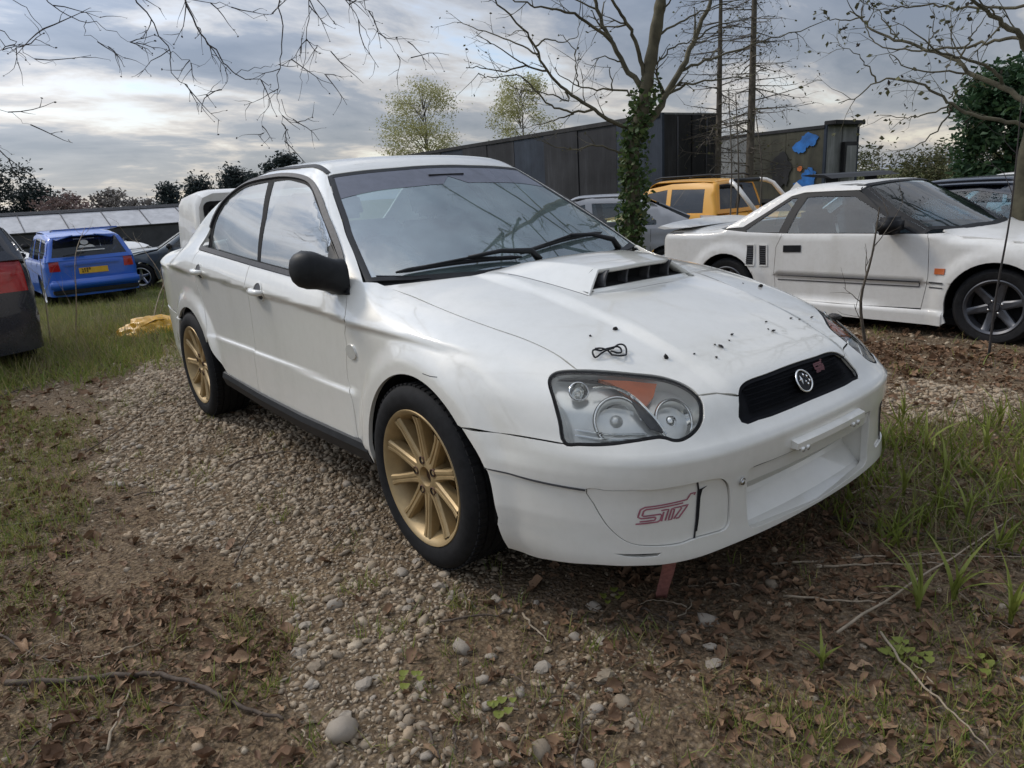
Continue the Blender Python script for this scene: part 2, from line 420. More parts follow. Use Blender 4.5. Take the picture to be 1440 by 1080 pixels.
M['wscreen'] = glass('windscreen_glass', (.50, .68, .67), .25, (.48, .64, .64), 4.0)  # film raised beyond dust, painting in the pale sky reflected here
M['sglass'] = glass('side_glass', (.42, .56, .57), .20, (.60, .67, .66), 4.6)  # pale film also stands in for bright sky mirrored in the panes
M['lens'] = glass('headlamp_lens', (.97, .97, .95), .03, (.7, .68, .6), 1.45, .03)
M['sun_film'] = simple('sun_strip_film', (.10, .10, .125), .22, var=.15, coat=.35)
M['seat'] = simple('seat_cloth', (.05, .055, .06), .9, var=.25, scale=60)
M['dash'] = simple('dashboard_vinyl', (.06, .065, .068), .65, var=.15)
M['paper'] = simple('sticker_paper', (.62, .62, .34), .6, var=.15)
M['paper_white'] = simple('sticker_white', (.7, .7, .68), .6)
# ---------------------------------------------------------------- white saloon: body surfaces (x forward, y left, z up; origin under front axle)
_wb = mono([(-3.7,.66),(-3.5,.765),(-3.3,.812),(-3.0,.842),(-2.54,.852),(-2.0,.85),(-1.3,.85),(-.6,.849),(-.2,.85),(.1,.852),(.3,.848),(.5,.828),(.7,.79),(.9,.73)])
_zs = mono([(-3.5,.905),(-2.9,.90),(-2.2,.885),(-1.3,.845),(-.66,.82),(-.4,.80),(0,.79),(.5,.76)])      # shoulder crease height
def yside(x, z):
    w = _wb(x); zs = _zs(x)
    up = np.maximum(z-zs, 0); o = -.30*up-1.1*up*up                       # tumble-home above the shoulder
    lowz = np.interp(x, [-2.2, -.4], [.55, .53])
    side = sstep(-2.35, -2.0, x)*(1-sstep(-.52, -.40, x))
    o = o-.015*sstep(0, .028, zs-z)                                        # undercut below the crease
    o = o+side*.012*(1-sstep(lowz-.012, lowz+.006, z))                    # lower door swage
    o = o-.20*np.maximum(.34-z, 0)-.5*np.maximum(.26-z, 0)**2*4
    o = o+.012*(1-sstep(.475, .53, z))*sstep(.30, .48, x)                  # bumper ledge
    for cx, am in ((0., .028), (-2.54, .028)):                            # wheel-arch flares
        r = np.sqrt((x-cx)**2+(z-.32)**2)
        o = o+am*(1-sstep(.385, .475, r))*(1-.35*sstep(.6, .8, z))
    return w+o
_xc = mono([(.0,.78),(.13,.86),(.19,.905),(.24,.92),(.30,.915),(.40,.912),(.47,.918),(.522,.919),(.545,.897),(.58,.868),(.62,.85),(.66,.835),(.70,.80),(.76,.72),(.86,.5),(1.1,-.2)])
def xfront(a, z): 
    return _xc(z)-.13*a**2-.85*a**6
_zc = mono([(-3.7,.98),(-3.45,1.025),(-3.2,1.04),(-2.95,1.045),(-2.7,1.11),(-2.3,1.17),(-1.,1.16),(-.7,1.08),(-.5,.995),(-.35,.965),(-.1,.932),(.2,.875),(.45,.81),(.65,.745),(.78,.69),(.86,.64),(1.0,.5)])
def ztop(x, a):
    bul = .016*(1-sstep(-.015, .030, a-np.interp(x, [-.4,.2,.85], [.40,.36,.31])))*sstep(-.35, -.05, x)
    return _zc(x)-.105*a*a-.04*a**4+bul-.008
def F_body(P):
    x, y, z = P[..., 0], P[..., 1], P[..., 2]; a = np.sqrt(y*y+1e-6)
    f1 = a-yside(x, z); f2 = (x-xfront(a, z))*.95; f3 = (z-ztop(x, a))*.97
    k1 = np.interp(z, [.2, .55, .7], [.12, .16, .24])
    f = smax(f1, f2, k1)
    f = smax(f, f3, np.interp(x, [-3.4, -.4, .3, .7, .86], [.10, .10, .14, .14, .05]))
    fr = (-3.49-x)+.18*a*a+.35*np.maximum(z-.9, 0)+.2*np.maximum(.5-z, 0)
    return smax(f, fr, .14)
def yc(x, z):
    dz = np.maximum(z-.93, -.1)
    return .778-.26*dz-.62*dz*np.abs(dz)-.10*np.maximum(x+.95, 0)**2+.055*np.maximum(-1.5-x, 0)*sstep(.98,1.3,z)-.03*np.maximum(-1.9-x, 0)**2
def F_cab(P):
    x, y, z = P[..., 0], P[..., 1], P[..., 2]; a = np.sqrt(y*y+1e-6)
    f1 = (a-yc(x, z))*.93
    roof = z-(1.428-.065*(x+1.60)**2-.06*a*a-.12*a**4)
    ws = ((z-.955)+.55*(x+.33)+.178*a*a)/1.14
    rw = ((z-1.055)-.40*(x+3.02)+.16*a*a)/1.09
    f = smax(roof, ws, .05); f = smax(f, rw, .12)
    return np.maximum(smax(f, f1, .055), .80-z)
def F_all(P): return -smax(-F_body(P), -F_cab(P), .05)
# outlines on the right-hand half of the white saloon, in car coordinates (metres)
CAR = {
 'hood_seam': [(-0.426,-0.696,0.910), (-0.261,-0.685,0.886), (-0.093,-0.691,0.864), (0.059,-0.683,0.839), (0.205,-0.662,0.812), (0.321,-0.637,0.788), (0.432,-0.625,0.760), (0.526,-0.629,0.727)],
 'headlight': [(0.526,-0.629,0.727), (0.581,-0.568,0.720), (0.631,-0.513,0.710), (0.677,-0.455,0.697), (0.714,-0.425,0.683), (0.749,-0.412,0.666), (0.776,-0.411,0.650), (0.794,-0.417,0.634), (0.806,-0.429,0.619), (0.821,-0.453,0.595), (0.827,-0.489,0.576), (0.822,-0.534,0.564), (0.812,-0.559,0.565), (0.795,-0.576,0.573), (0.783,-0.593,0.576), (0.747,-0.646,0.571), (0.698,-0.695,0.563), (0.640,-0.736,0.560), (0.600,-0.757,0.561), (0.571,-0.746,0.614), (0.537,-0.732,0.664), (0.497,-0.711,0.702), (0.487,-0.693,0.717), (0.493,-0.669,0.726)],
 'hood_nose': [(0.776,-0.411,0.650), (0.793,-0.351,0.646), (0.826,-0.295,0.631)],
 'grille_corner': [(0.826,-0.295,0.631), (0.814,-0.268,0.648), (0.809,-0.226,0.657), (0.812,-0.134,0.659), (0.812,-0.031,0.662), (0.812,0.028,0.662)],
 'grille_low': [(0.826,-0.295,0.631), (0.837,-0.308,0.611), (0.859,-0.328,0.571), (0.870,-0.266,0.565), (0.875,-0.207,0.563), (0.879,-0.056,0.565)],
 'hood_rear': [(-0.426,-0.696,0.910), (-0.334,-0.562,0.917), (-0.255,-0.423,0.924), (-0.212,-0.345,0.933)],
 'fb_seam': [(0.273,-0.862,0.557), (0.366,-0.837,0.561), (0.448,-0.811,0.563), (0.537,-0.783,0.563), (0.602,-0.757,0.560)],
 'groove': [(0.365,-0.858,0.458), (0.503,-0.813,0.449), (0.607,-0.776,0.445), (0.667,-0.747,0.443), (0.712,-0.720,0.444), (0.762,-0.682,0.447), (0.829,-0.603,0.452), (0.864,-0.524,0.454), (0.876,-0.483,0.453)],
 'fog_cover': [(0.667,-0.747,0.443), (0.712,-0.720,0.444), (0.762,-0.682,0.447), (0.829,-0.603,0.452), (0.864,-0.524,0.454), (0.876,-0.483,0.453), (0.883,-0.451,0.447), (0.885,-0.426,0.428), (0.886,-0.413,0.399), (0.887,-0.411,0.348), (0.888,-0.416,0.307), (0.886,-0.432,0.291), (0.875,-0.481,0.290), (0.860,-0.530,0.290), (0.847,-0.566,0.284), (0.823,-0.611,0.284), (0.781,-0.665,0.288), (0.762,-0.682,0.294), (0.743,-0.698,0.307), (0.720,-0.716,0.334), (0.702,-0.726,0.361), (0.683,-0.737,0.400)],
 'fog_split': [(0.864,-0.524,0.454), (0.863,-0.517,0.427), (0.861,-0.522,0.346), (0.860,-0.530,0.290)],
 'fog_slot': [(0.864,-0.515,0.427), (0.872,-0.489,0.433), (0.867,-0.504,0.424), (0.864,-0.508,0.404), (0.863,-0.513,0.344), (0.863,-0.520,0.308), (0.860,-0.529,0.308), (0.861,-0.519,0.366), (0.861,-0.517,0.406)],
 'low_slot': [(0.728,-0.710,0.262), (0.770,-0.677,0.263), (0.820,-0.619,0.268), (0.814,-0.629,0.258), (0.790,-0.658,0.254), (0.755,-0.690,0.254)],
 'intake': [(0.898,-0.348,0.443), (0.900,-0.340,0.450), (0.909,-0.236,0.449), (0.914,-0.132,0.445)],
 'intake_side': [(0.898,-0.348,0.443), (0.896,-0.342,0.381), (0.899,-0.338,0.299), (0.902,-0.328,0.277), (0.905,-0.311,0.268)],
 'intake_low': [(0.905,-0.311,0.268), (0.912,-0.228,0.259), (0.919,-0.046,0.249), (0.918,0.129,0.249), (0.910,0.259,0.264)],
 'intake_upL': [(0.914,-0.132,0.445), (0.916,0.065,0.450), (0.894,0.382,0.443)],
 'plate': [(0.915,-0.156,0.482), (0.914,-0.140,0.450), (0.907,0.243,0.438), (0.912,0.218,0.480)],
 'bumper_low': [(0.403,-0.816,0.200), (0.471,-0.790,0.193), (0.566,-0.778,0.207), (0.669,-0.739,0.216), (0.749,-0.692,0.222), (0.820,-0.621,0.231), (0.865,-0.529,0.234), (0.894,-0.409,0.240), (0.913,-0.228,0.239)],
 'bumper_step': [(0.410,-0.843,0.289), (0.472,-0.816,0.282), (0.527,-0.802,0.278), (0.577,-0.785,0.270)],
 'ws_side': [(-1.111,-0.541,1.329), (-0.962,-0.592,1.239), (-0.813,-0.640,1.147), (-0.726,-0.672,1.091), (-0.605,-0.705,1.015), (-0.473,-0.740,0.923)],
 'ws_top': [(-1.111,-0.541,1.329), (-1.109,-0.517,1.336), (-1.104,-0.478,1.340), (-1.074,-0.234,1.355), (-1.065,-0.053,1.359)],
 'sun_low': [(-0.935,-0.587,1.227), (-0.939,-0.561,1.234), (-0.936,-0.478,1.247), (-0.930,-0.390,1.258), (-0.913,-0.234,1.266), (-0.907,-0.070,1.271)],
 'seal': [(-2.498,-0.744,1.008), (-2.330,-0.719,1.120), (-2.252,-0.679,1.225), (-2.213,-0.622,1.297), (-2.115,-0.592,1.345), (-2.041,-0.568,1.368), (-1.761,-0.554,1.369), (-1.579,-0.551,1.363), (-1.382,-0.563,1.345), (-1.238,-0.579,1.324), (-1.149,-0.594,1.301), (-1.021,-0.626,1.243), (-0.873,-0.670,1.158), (-0.765,-0.700,1.093), (-0.651,-0.732,1.016), (-0.565,-0.759,0.939)],
 'fglass': [(-1.645,-0.577,1.337), (-1.529,-0.573,1.334), (-1.371,-0.581,1.321), (-1.234,-0.594,1.304), (-1.126,-0.610,1.279), (-1.027,-0.639,1.232), (-0.876,-0.683,1.148), (-0.751,-0.718,1.070), (-0.655,-0.742,1.003), (-0.581,-0.763,0.933)],
 'fglass_low': [(-1.486,-0.768,0.966), (-1.337,-0.770,0.959), (-1.058,-0.774,0.944)],
 'rglass': [(-2.287,-0.750,1.009), (-2.218,-0.709,1.150), (-2.132,-0.663,1.248), (-2.083,-0.634,1.290), (-2.005,-0.602,1.326), (-1.847,-0.589,1.337), (-1.701,-0.580,1.338)],
 'rglass_low': [(-2.287,-0.750,1.009), (-1.535,-0.767,0.970)],
 'moulding': [(-1.125,-0.525,1.341), (-1.180,-0.521,1.363), (-1.238,-0.515,1.378), (-1.421,-0.489,1.400), (-1.643,-0.466,1.416), (-1.775,-0.490,1.417), (-1.894,-0.524,1.411), (-1.969,-0.550,1.402)],
 'belt': [(-2.293,-0.799,1.004), (-1.819,-0.807,0.976), (-1.413,-0.810,0.951), (-0.976,-0.814,0.927), (-0.713,-0.813,0.912), (-0.512,-0.794,0.891)],
 'door_front': [(-0.521,-0.790,0.889), (-0.471,-0.834,0.831), (-0.465,-0.845,0.810), (-0.499,-0.834,0.746), (-0.497,-0.834,0.708), (-0.521,-0.834,0.569), (-0.483,-0.843,0.486), (-0.476,-0.843,0.353), (-0.461,-0.839,0.324)],
 'handleF': [(-1.439,-0.848,0.846), (-1.372,-0.836,0.889), (-1.270,-0.832,0.894), (-1.208,-0.838,0.877), (-1.254,-0.835,0.807), (-1.332,-0.835,0.797), (-1.452,-0.835,0.806)],
 'handleR': [(-2.317,-0.851,0.888), (-2.286,-0.836,0.931), (-2.177,-0.832,0.935), (-2.107,-0.840,0.914), (-2.211,-0.836,0.844), (-2.319,-0.836,0.846)],
 'marker': [(-0.490,-0.834,0.697), (-0.449,-0.834,0.709), (-0.421,-0.834,0.687), (-0.430,-0.834,0.661), (-0.470,-0.834,0.655), (-0.496,-0.834,0.674)],
 'scratch': [(0.075,-0.859,0.690), (0.116,-0.858,0.688), (0.151,-0.854,0.690)],
 'scoop_base': [(-0.027,-0.337,0.916), (0.074,-0.326,0.898), (0.161,-0.307,0.881), (0.220,-0.281,0.870), (0.229,-0.171,0.873), (0.209,0.254,0.874)],
 'stickerY': [(-0.483,-0.564,0.983)],
 'bits': [(0.436,-0.375,0.790), (0.425,-0.473,0.784), (0.631,-0.373,0.727), (0.432,-0.625,0.760), (0.669,-0.291,0.728), (0.678,-0.176,0.730), (0.707,-0.237,0.713), (0.648,-0.076,0.747), (0.666,-0.115,0.738), (0.664,-0.185,0.736), (0.679,0.105,0.731), (0.633,0.136,0.752), (0.666,0.098,0.738), (0.640,0.277,0.743), (0.654,0.307,0.735), (0.631,0.428,0.721), (0.687,0.460,0.691), (0.339,0.667,0.778), (0.536,0.683,0.762), (0.558,0.658,0.706)],
 'cable': [(0.491,-0.520,0.759), (0.509,-0.515,0.754), (0.530,-0.509,0.748), (0.543,-0.505,0.744), (0.566,-0.502,0.737), (0.573,-0.486,0.737), (0.561,-0.464,0.743), (0.540,-0.449,0.752), (0.524,-0.455,0.756), (0.521,-0.477,0.755), (0.528,-0.501,0.750), (0.527,-0.528,0.747), (0.525,-0.555,0.743), (0.513,-0.554,0.747), (0.503,-0.538,0.752), (0.509,-0.515,0.754), (0.525,-0.486,0.753), (0.534,-0.467,0.752), (0.548,-0.470,0.747), (0.554,-0.495,0.742), (0.535,-0.503,0.747)],
 'mirror_base': [(-0.746,-0.721,1.065), (-0.550,-0.766,0.938), (-0.508,-0.793,0.891), (-0.594,-0.813,0.890)],
 'sti': [(0.774,-0.670,0.350), (0.852,-0.543,0.407)],
 'grille_badge': [(0.843,0.099,0.625), (0.826,0.137,0.646), (0.829,0.186,0.639), (0.841,0.165,0.623)],
 'emblem': [(0.850,-0.008,0.616), (0.835,0.015,0.638), (0.848,-0.054,0.618), (0.861,-0.026,0.593), (0.852,0.039,0.612)],
 'eyebolt': [(0.892,-0.374,0.416)],
}
# ---------------------------------------------------------------- the white saloon
car = empty('saloon_car', (0, 0, 0), 0, 'white four-door saloon with gold wheels and bonnet scoop, nearest the camera', 'car')
C = {k: np.array(v) for k, v in CAR.items()}
MY = np.array([1, -1, 1])
def sym(half):
    """right half outline from centre to centre -> closed loop"""
    h = np.asarray(half, float); return np.vstack([h, (h*MY)[::-1][1:-1]])
TOP = Planar((1, 0, 0), (0, 1, 0), (0, 0, -1), -2, 0)
HOOD = Planar((.94, 0, -.34), (0, 1, 0), (-.34, 0, -.94), -1.8, .4)
SIDE = Planar((1, 0, 0), (0, 0, 1), (0, 1, 0), -1.3, -.2)
FEND = Planar((1, 0, 0), (0, .6, .8), (0, .8, -.6), -1.9, .2)
WRAP = Cyl(.0, .8, 1.5, .3)
SCR = Planar((0, 1, 0), (-.86, 0, .50), (-.50, 0, -.86), -2.2, .6)
def on(F, ch, pts): return ch.to3(F, ch.uv(np.asarray(pts, float)))
HLo = smooth_curve(C['headlight'], 4, True)
iA = 0; iB = 6*4                     # bonnet seam / bumper seam indices on the smooth headlight loop
iC = 18*4
hl_top = HLo[iA:iB+1]; hl_low = HLo[iB:iC+1]; hl_out = np.vstack([HLo[iC:], HLo[:1]])
hs = smooth_curve(C['hood_seam'], 4); gc = smooth_curve(C['grille_corner'][:5], 4); gl_ = smooth_curve(C['grille_low'][:5], 3)
hr = smooth_curve(np.vstack([[(-.178, 0, .94)], C['hood_rear'][::-1]]), 5)
fb = smooth_curve(C['fb_seam'], 4)
pc = np.array([(gc[-1][0], 0, gc[-1][2])]); pl = np.array([(C['grille_low'][-1][0], 0, C['grille_low'][-1][2])])
# bonnet
hood_half = np.vstack([hr[:-1], hs, hl_top[1:], C['hood_nose'][1:], gc[1:-1], pc])
hood = panel('bonnet', F_body, HOOD, sym(hood_half), M['white'], car, spacing=.022, gap=.003)
# front bumper
def arc(cx, cz, r, a0, a1, n=20): return np.array([(cx+r*math.cos(R(a)), -.85, cz+r*math.sin(R(a))) for a in np.linspace(a0, a1, n)])
AR = .348
archF = on(F_body, SIDE, arc(0, .322, AR, 40, 190, 30))
bl = smooth_curve(C['bumper_low'], 4)
edge_b = smooth_curve(np.array([fb[0], C['groove'][0], (.385, -.83, .32), (.392, -.815, .24), bl[0]]), 5)
bump_half = np.vstack([pl, gl_[::-1], C['hood_nose'][::-1][1:-1], hl_low, fb[::-1][1:], edge_b[1:-1], bl, [(bl[-1][0]+.004, 0, bl[-1][2])]])
fogo = smooth_curve(C['fog_cover'], 3, True)
it = C['intake']; zi = .450
int_half = np.vstack([[(.92, 0, zi)], smooth_curve(np.array([(.91, -.25, zi), (.90, -.338, zi), (.899, -.350, .44), (.899, -.352, .40), (.90, -.348, .30), (.902, -.338, .272), (.905, -.31, .262)]), 5), [(.92, 0, .25)]])
def bdisp(P):
    a = np.abs(P[:, 1]); z = P[:, 2]; x = P[:, 0]
    g = -.007*(1-sstep(.446, .452, z))*sstep(.60, .68, a)                        # lower skin set back under the groove
    lip = .010*(1-sstep(.292, .296, z))*sstep(.72, .78, a)*1.0
    ramp_ = .012*sstep(.27, .20, z)*sstep(.2, .6, a)*0
    return g+lip
lows = C['low_slot']
bumper = panel('front_bumper', F_body, WRAP, sym(bump_half), M['white'], car, holes=[fogo, fogo*MY, sym(int_half), lows, lows*MY], spacing=.017, step=.012, flange=.022, disp=bdisp)
for s in (1, -1):
    m = np.array([1, s, 1])
    fc = panel('fog_lamp_cover', F_body, WRAP, fogo*m, M['white'], car, off=-.008, gap=.0025, spacing=.02, flange=.012)
    panel('duct_slot', F_body, WRAP, C['fog_slot']*m, M['dark'], fc, off=-.0065, gap=0, flange=0, spacing=.02, step=.006)
    sp = C['fog_split']*m; ribbon('duct_seam', F_body, WRAP, sp, .003, M['trim_grey'], fc, off=-.0082, thick=.0006)
    panel('lower_slot', F_body, WRAP, lows*m, M['dark'], bumper, off=-.02, gap=-.004, flange=0, spacing=.01, step=.008)
for s in (1, -1):
    gl2 = C['groove'][:4]*np.array([1, s, 1]); ribbon('bumper_groove', F_body, WRAP, smooth_curve(gl2, 4)-np.array([0, 0, .002]), .0045, M['trim_grey'], bumper, off=-.006, thick=.0055)
    ribbon('bumper_step', F_body, WRAP, smooth_curve(C['bumper_step']*np.array([1, s, 1]), 4), .004, M['trim_grey'], bumper, off=-.002, thick=.003)
# painted intake insert
ribbon('intake_seam', F_body, WRAP, on(F_body, WRAP, [(.92, y, zi) for y in np.linspace(-.335, .335, 40)]), .0035, M['trim_grey'], bumper, off=-.003, thick=.0022)
V = []; Fc = []; ys = np.linspace(-.352, .352, 49); prof = [(-.004, .452), (-.005, .405), (-.012, .402), (-.115, .392), (-.105, .335), (-.088, .331), (-.082, .318), (-.036, .266), (.0, .246)]
for y in ys:
    for dx, z in prof:
        V.append((xfront(abs(y), np.array(min(z, .45)))*1.0+dx-.003, y, z))
n = len(prof)
for i in range(len(ys)-1):
    for j in range(n-1): Fc.append((i*n+j, (i+1)*n+j, (i+1)*n+j+1, i*n+j+1))
o = mk('intake_insert', V, Fc, M['white'], bumper, False); fixn(o)
for s in (-1, 1): MB().prism([(.80, .24), (.895, .25), (.895, .45), (.80, .46)], s*.351, s*.357).build('intake_cheek', M['white'], bumper)
# number-plate bracket left on the bumper
pb = MB(); ys = np.linspace(-.165, .235, 17)
for a0, a1 in zip(ys[:-1], ys[1:]):
    x0, x1 = float(xfront(abs(a0), np.array(.47))), float(xfront(abs(a1), np.array(.47)))
    V = [(x0-.01, a0, .462), (x0+.022, a0, .462), (x0+.022, a0, .480), (x0-.01, a0, .490), (x1-.01, a1, .462), (x1+.022, a1, .462), (x1+.022, a1, .480), (x1-.01, a1, .490)]
    pb.add(V, [(0, 1, 5, 4), (1, 2, 6, 5), (2, 3, 7, 6)]+([(0, 3, 2, 1)] if a0 == ys[0] else [])+([(4, 5, 6, 7)] if a1 == ys[-1] else []))
plate = pb.build('plate_bracket', M['white'], bumper)
for y in (-.14, -.115, .155, .185):
    x0 = float(xfront(abs(y), np.array(.46)))
    MB().tube([(x0+.016, y, .458), (x0+.026, y, .457)], .008, 10).build('bracket_clip', M['satin'], plate, True)
MB().tube([(.915, -.118, .449), (.928, -.118, .449)], .006, 8).build('bracket_hole', M['dark'], plate, True)
e = C['eyebolt'][0]; MB().tube([(e[0]-.005, e[1], e[2]), (e[0]+.008, e[1]-.001, e[2])], .007, 10).tube([(e[0]+.006, e[1]+.01*math.cos(a), e[2]+.004+.01*math.sin(a)) for a in np.linspace(.2, 5.5, 14)], .002, 6).build('tow_eye_clip', M['steel'], bumper, True)
# grille
gout = np.vstack([gl_[::-1], gc[1:-1], pc]); gh = np.vstack([pl, gout])
grille = panel('grille', F_body, WRAP, sym(gh), M['grille_black'], car, off=-.014, gap=-.006, flange=0, spacing=.02)
ribbon('grille_frame', F_body, WRAP, sym(gh), .012, M['grille_black'], grille, off=-.008, thick=.004, closed=True)
for z in np.linspace(.588, .642, 5):
    ln = [(.86, y, z) for y in np.linspace(-.27, .27, 30)]; ribbon('grille_bar', F_body, WRAP, on(F_body, WRAP, ln), .006, M['grille_black'], grille, off=-.013, thick=.004)
ec = np.array([.851, 0, .614]); er = C['emblem']
_ny = np.linspace(-.08, .08, 33); _nz = np.linspace(.57, .66, 25)
_ng = WRAP.to3(F_body, np.array([[math.atan2(a, .85)*.8, b_] for a in _ny for b_ in _nz]))
_nn = grad(F_body, _ng).reshape(33, 25, 3); _ng = _ng.reshape(33, 25, 3)
def bilin(G, xs_, ys_, a, b_):
    i = min(max((a-xs_[0])/(xs_[1]-xs_[0]), 0), len(xs_)-1.001); j = min(max((b_-ys_[0])/(ys_[1]-ys_[0]), 0), len(ys_)-1.001); i0, j0 = int(i), int(j); u, v = i-i0, j-j0
    return G[i0, j0]*(1-u)*(1-v)+G[i0+1, j0]*u*(1-v)+G[i0, j0+1]*(1-u)*v+G[i0+1, j0+1]*u*v
def surf_pt(du, dv, o=0.):                   # point of the nose surface at (y, z)
    return bilin(_ng, _ny, _nz, du, dv)+bilin(_nn, _ny, _nz, du, dv)*o
eb = MB(); eb.tube([surf_pt(.037*math.cos(a), .615+.029*math.sin(a), .004) for a in np.linspace(0, 2*math.pi, 33)], .0030, 8, False)
emb = eb.build('emblem', M['chrome'], grille, True)
def star(cy, cz, r):
    c = [surf_pt(cy+r*k*math.cos(a), cz+r*k*math.sin(a)*.9, .006) for a, k in [(math.pi/2+i*math.pi/4, 1 if i % 2 == 0 else .30) for i in range(8)]]
    ct = surf_pt(cy, cz, .010); return [c, ct]
for cy, cz, r in ((-.014, .620, .014), (.004, .630, .006), (.018, .624, .006), (.022, .612, .006), (.010, .605, .006), (.003, .613, .005)):
    c, ct = star(cy, cz, r); mk('star', c+[ct], [(i, (i+1) % 8, 8) for i in range(8)], M['chrome'], emb, False)
panel('emblem_field', F_body, WRAP, [surf_pt(.036*math.cos(a), .615+.028*math.sin(a)) for a in np.linspace(0, 2*math.pi, 24, endpoint=False)], M['black_plastic'], emb, off=.001, gap=0, flange=0, spacing=.012, step=.006)
def strokes(name, F, ch, org, ux, uy, segs, wid, mat, parent, off=.0015):
    """lettering: strokes (polylines in letter space) laid on the surface; org,ux,uy in the chart's uv"""
    mb = MB()
    for sgm in segs:
        q = np.array([org+ux*a+uy*b for a, b in sgm]); q = resample(q, .006, False)
        e = np.gradient(q, axis=0); e /= np.maximum(np.linalg.norm(e, axis=1, keepdims=True), 1e-9); nn = np.stack([-e[:, 1], e[:, 0]], -1)*wid/2
        A = ch.to3(F, q+nn); B = ch.to3(F, q-nn); A = A+grad(F, A)*off; B = B+grad(F, B)*off; n = len(q)
        mb.add(list(A)+list(B), [(i, i+1, n+i+1, n+i) for i in range(n-1)])
    o = mb.build(name, mat, parent); return o
STI = [[(0, 0), (.40, 0), (.44, .06), (.44, .28), (.40, .34), (.10, .34), (.07, .38), (.07, .58), (.11, .64), (.80, .64)],
       [(.06, .10), (.33, .10), (.34, .20), (.31, .24), (.07, .24), (.0, .32), (.0, .66), (.07, .75), (.86, .75), (.90, .98), (1.0, .98), (.985, .88)],
       [(.40, .50), (.54, .50), (.54, .0)], [(.46, .42), (.47, .0)],
       [(.60, .50), (.60, .0), (.66, .0), (.66, .42), (.60, .50), (.76, .50)],
       [(.70, .0), (.80, .42), (.76, .5), (.92, .5), (.80, .0), (.74, .0)]]
for s in (1, -1):
    uv = WRAP.uv(C['sti']*np.array([1, s, 1])); o0, o1 = uv
    if s < 0: o0, o1 = np.array([uv[1][0], uv[0][1]]), np.array([uv[0][0], uv[1][1]])
    strokes('lettering', F_body, WRAP, o0, np.array([o1[0]-o0[0], .010]), np.array([.016*1, .062]), STI, .0040, M['pink_vinyl'], [c for c in car.children if c.name.startswith('fog_lamp_cover')][0 if s > 0 else 1], off=-.0065)
gb = WRAP.uv(C['grille_badge']); strokes('red_badge', F_body, WRAP, gb[0], np.array([.056, .0]), np.array([.008, .028]), STI, .005, M['red_badge'], grille, off=-.006)
# front wings
arch_f = archF[::-1]                          # rear -> front
df = smooth_curve(C['door_front'], 4)
arch_part = on(F_body, SIDE, arc(0, .322, AR, 188, 43, 34))
fender_out = np.vstack([hs, hl_out[::-1][1:], fb[::-1][1:], arch_part[::-1], [(-.372, -.85, .30)], df[::-1], C['mirror_base'][1:2], C['ws_side'][-1:]])
wings = panel('front_wing', F_all, FEND, fender_out, M['white'], car, spacing=.014, flange=.016, mirror=True)
for i, wgo in enumerate(wings):
    s = 1 if i == 0 else -1; m = np.array([1, s, 1])
    panel('side_repeater', F_body, SIDE if s > 0 else Planar((1, 0, 0), (0, 0, 1), (0, -1, 0), -1.3, -.2), smooth_curve(C['marker'], 4, True)*m, M['satin'], wgo, off=.006, gap=0, flange=.008, spacing=.01, step=.006)
ribbon('scratch', F_body, SIDE, C['scratch'], .0022, M['trim_grey'], wings[0], off=.0003, thick=.0003)
# doors
belt = smooth_curve(C['belt'], 5)[::-1]       # front -> rear
def bz(x): return np.interp(x, belt[::-1][:, 0], belt[::-1][:, 2])
XB = -1.50
pb_ = np.array([[np.interp(XB, belt[::-1][:, 0], belt[::-1][:, k]) for k in range(3)]]); b1 = np.vstack([belt[belt[:, 0] > XB+.01], pb_]); b2 = np.vstack([pb_, belt[belt[:, 0] < XB-.01]])
SILL = [(-.40, .335), (-1.0, .320), (-1.5, .325), (-2.0, .345)]
def sz(x): return float(np.interp(x, [-2.0, -1.5, -1.0, -.40], [.345, .325, .320, .335]))
def col(x0, z0, x1, z1, n=10): return [(x0+(x1-x0)*k/n, -.85, z0+(z1-z0)*k/n) for k in range(n+1)]
d1 = np.vstack([df[:-1], [(-.46, -.85, .335)], [(x, -.85, sz(x)) for x in np.linspace(-.6, XB-.03, 10)], col(XB-.03, sz(XB-.03), XB, bz(XB))[1:-1], b1[::-1]])
rd_arch = on(F_body, SIDE, arc(-2.54, .322, AR+.012, 28, 40, 4))
rear_seam = smooth_curve(np.array([(-2.0, -.85, .345), (-2.10, -.85, .40), (-2.20, -.85, .505), (-2.225, -.85, .60), (-2.30, -.85, .74), (-2.36, -.85, .86), (-2.37, -.8, .95), (-2.31, -.8, 1.004)]), 5)
d2 = np.vstack([[(x, -.85, sz(x)) for x in np.linspace(XB-.03, -2.0, 8)], rear_seam[1:], b2[::-1], col(XB, bz(XB), XB-.03, sz(XB-.03))[1:-1]])
fd = panel('front_door', F_body, SIDE, d1, M['white'], car, spacing=.014, gap=.003, mirror=True)
rd = panel('rear_door', F_body, SIDE, d2, M['white'], car, spacing=.016, gap=.003, mirror=True)
SIDEL = Planar((1, 0, 0), (0, 0, 1), (0, -1, 0), -1.3, -.2)
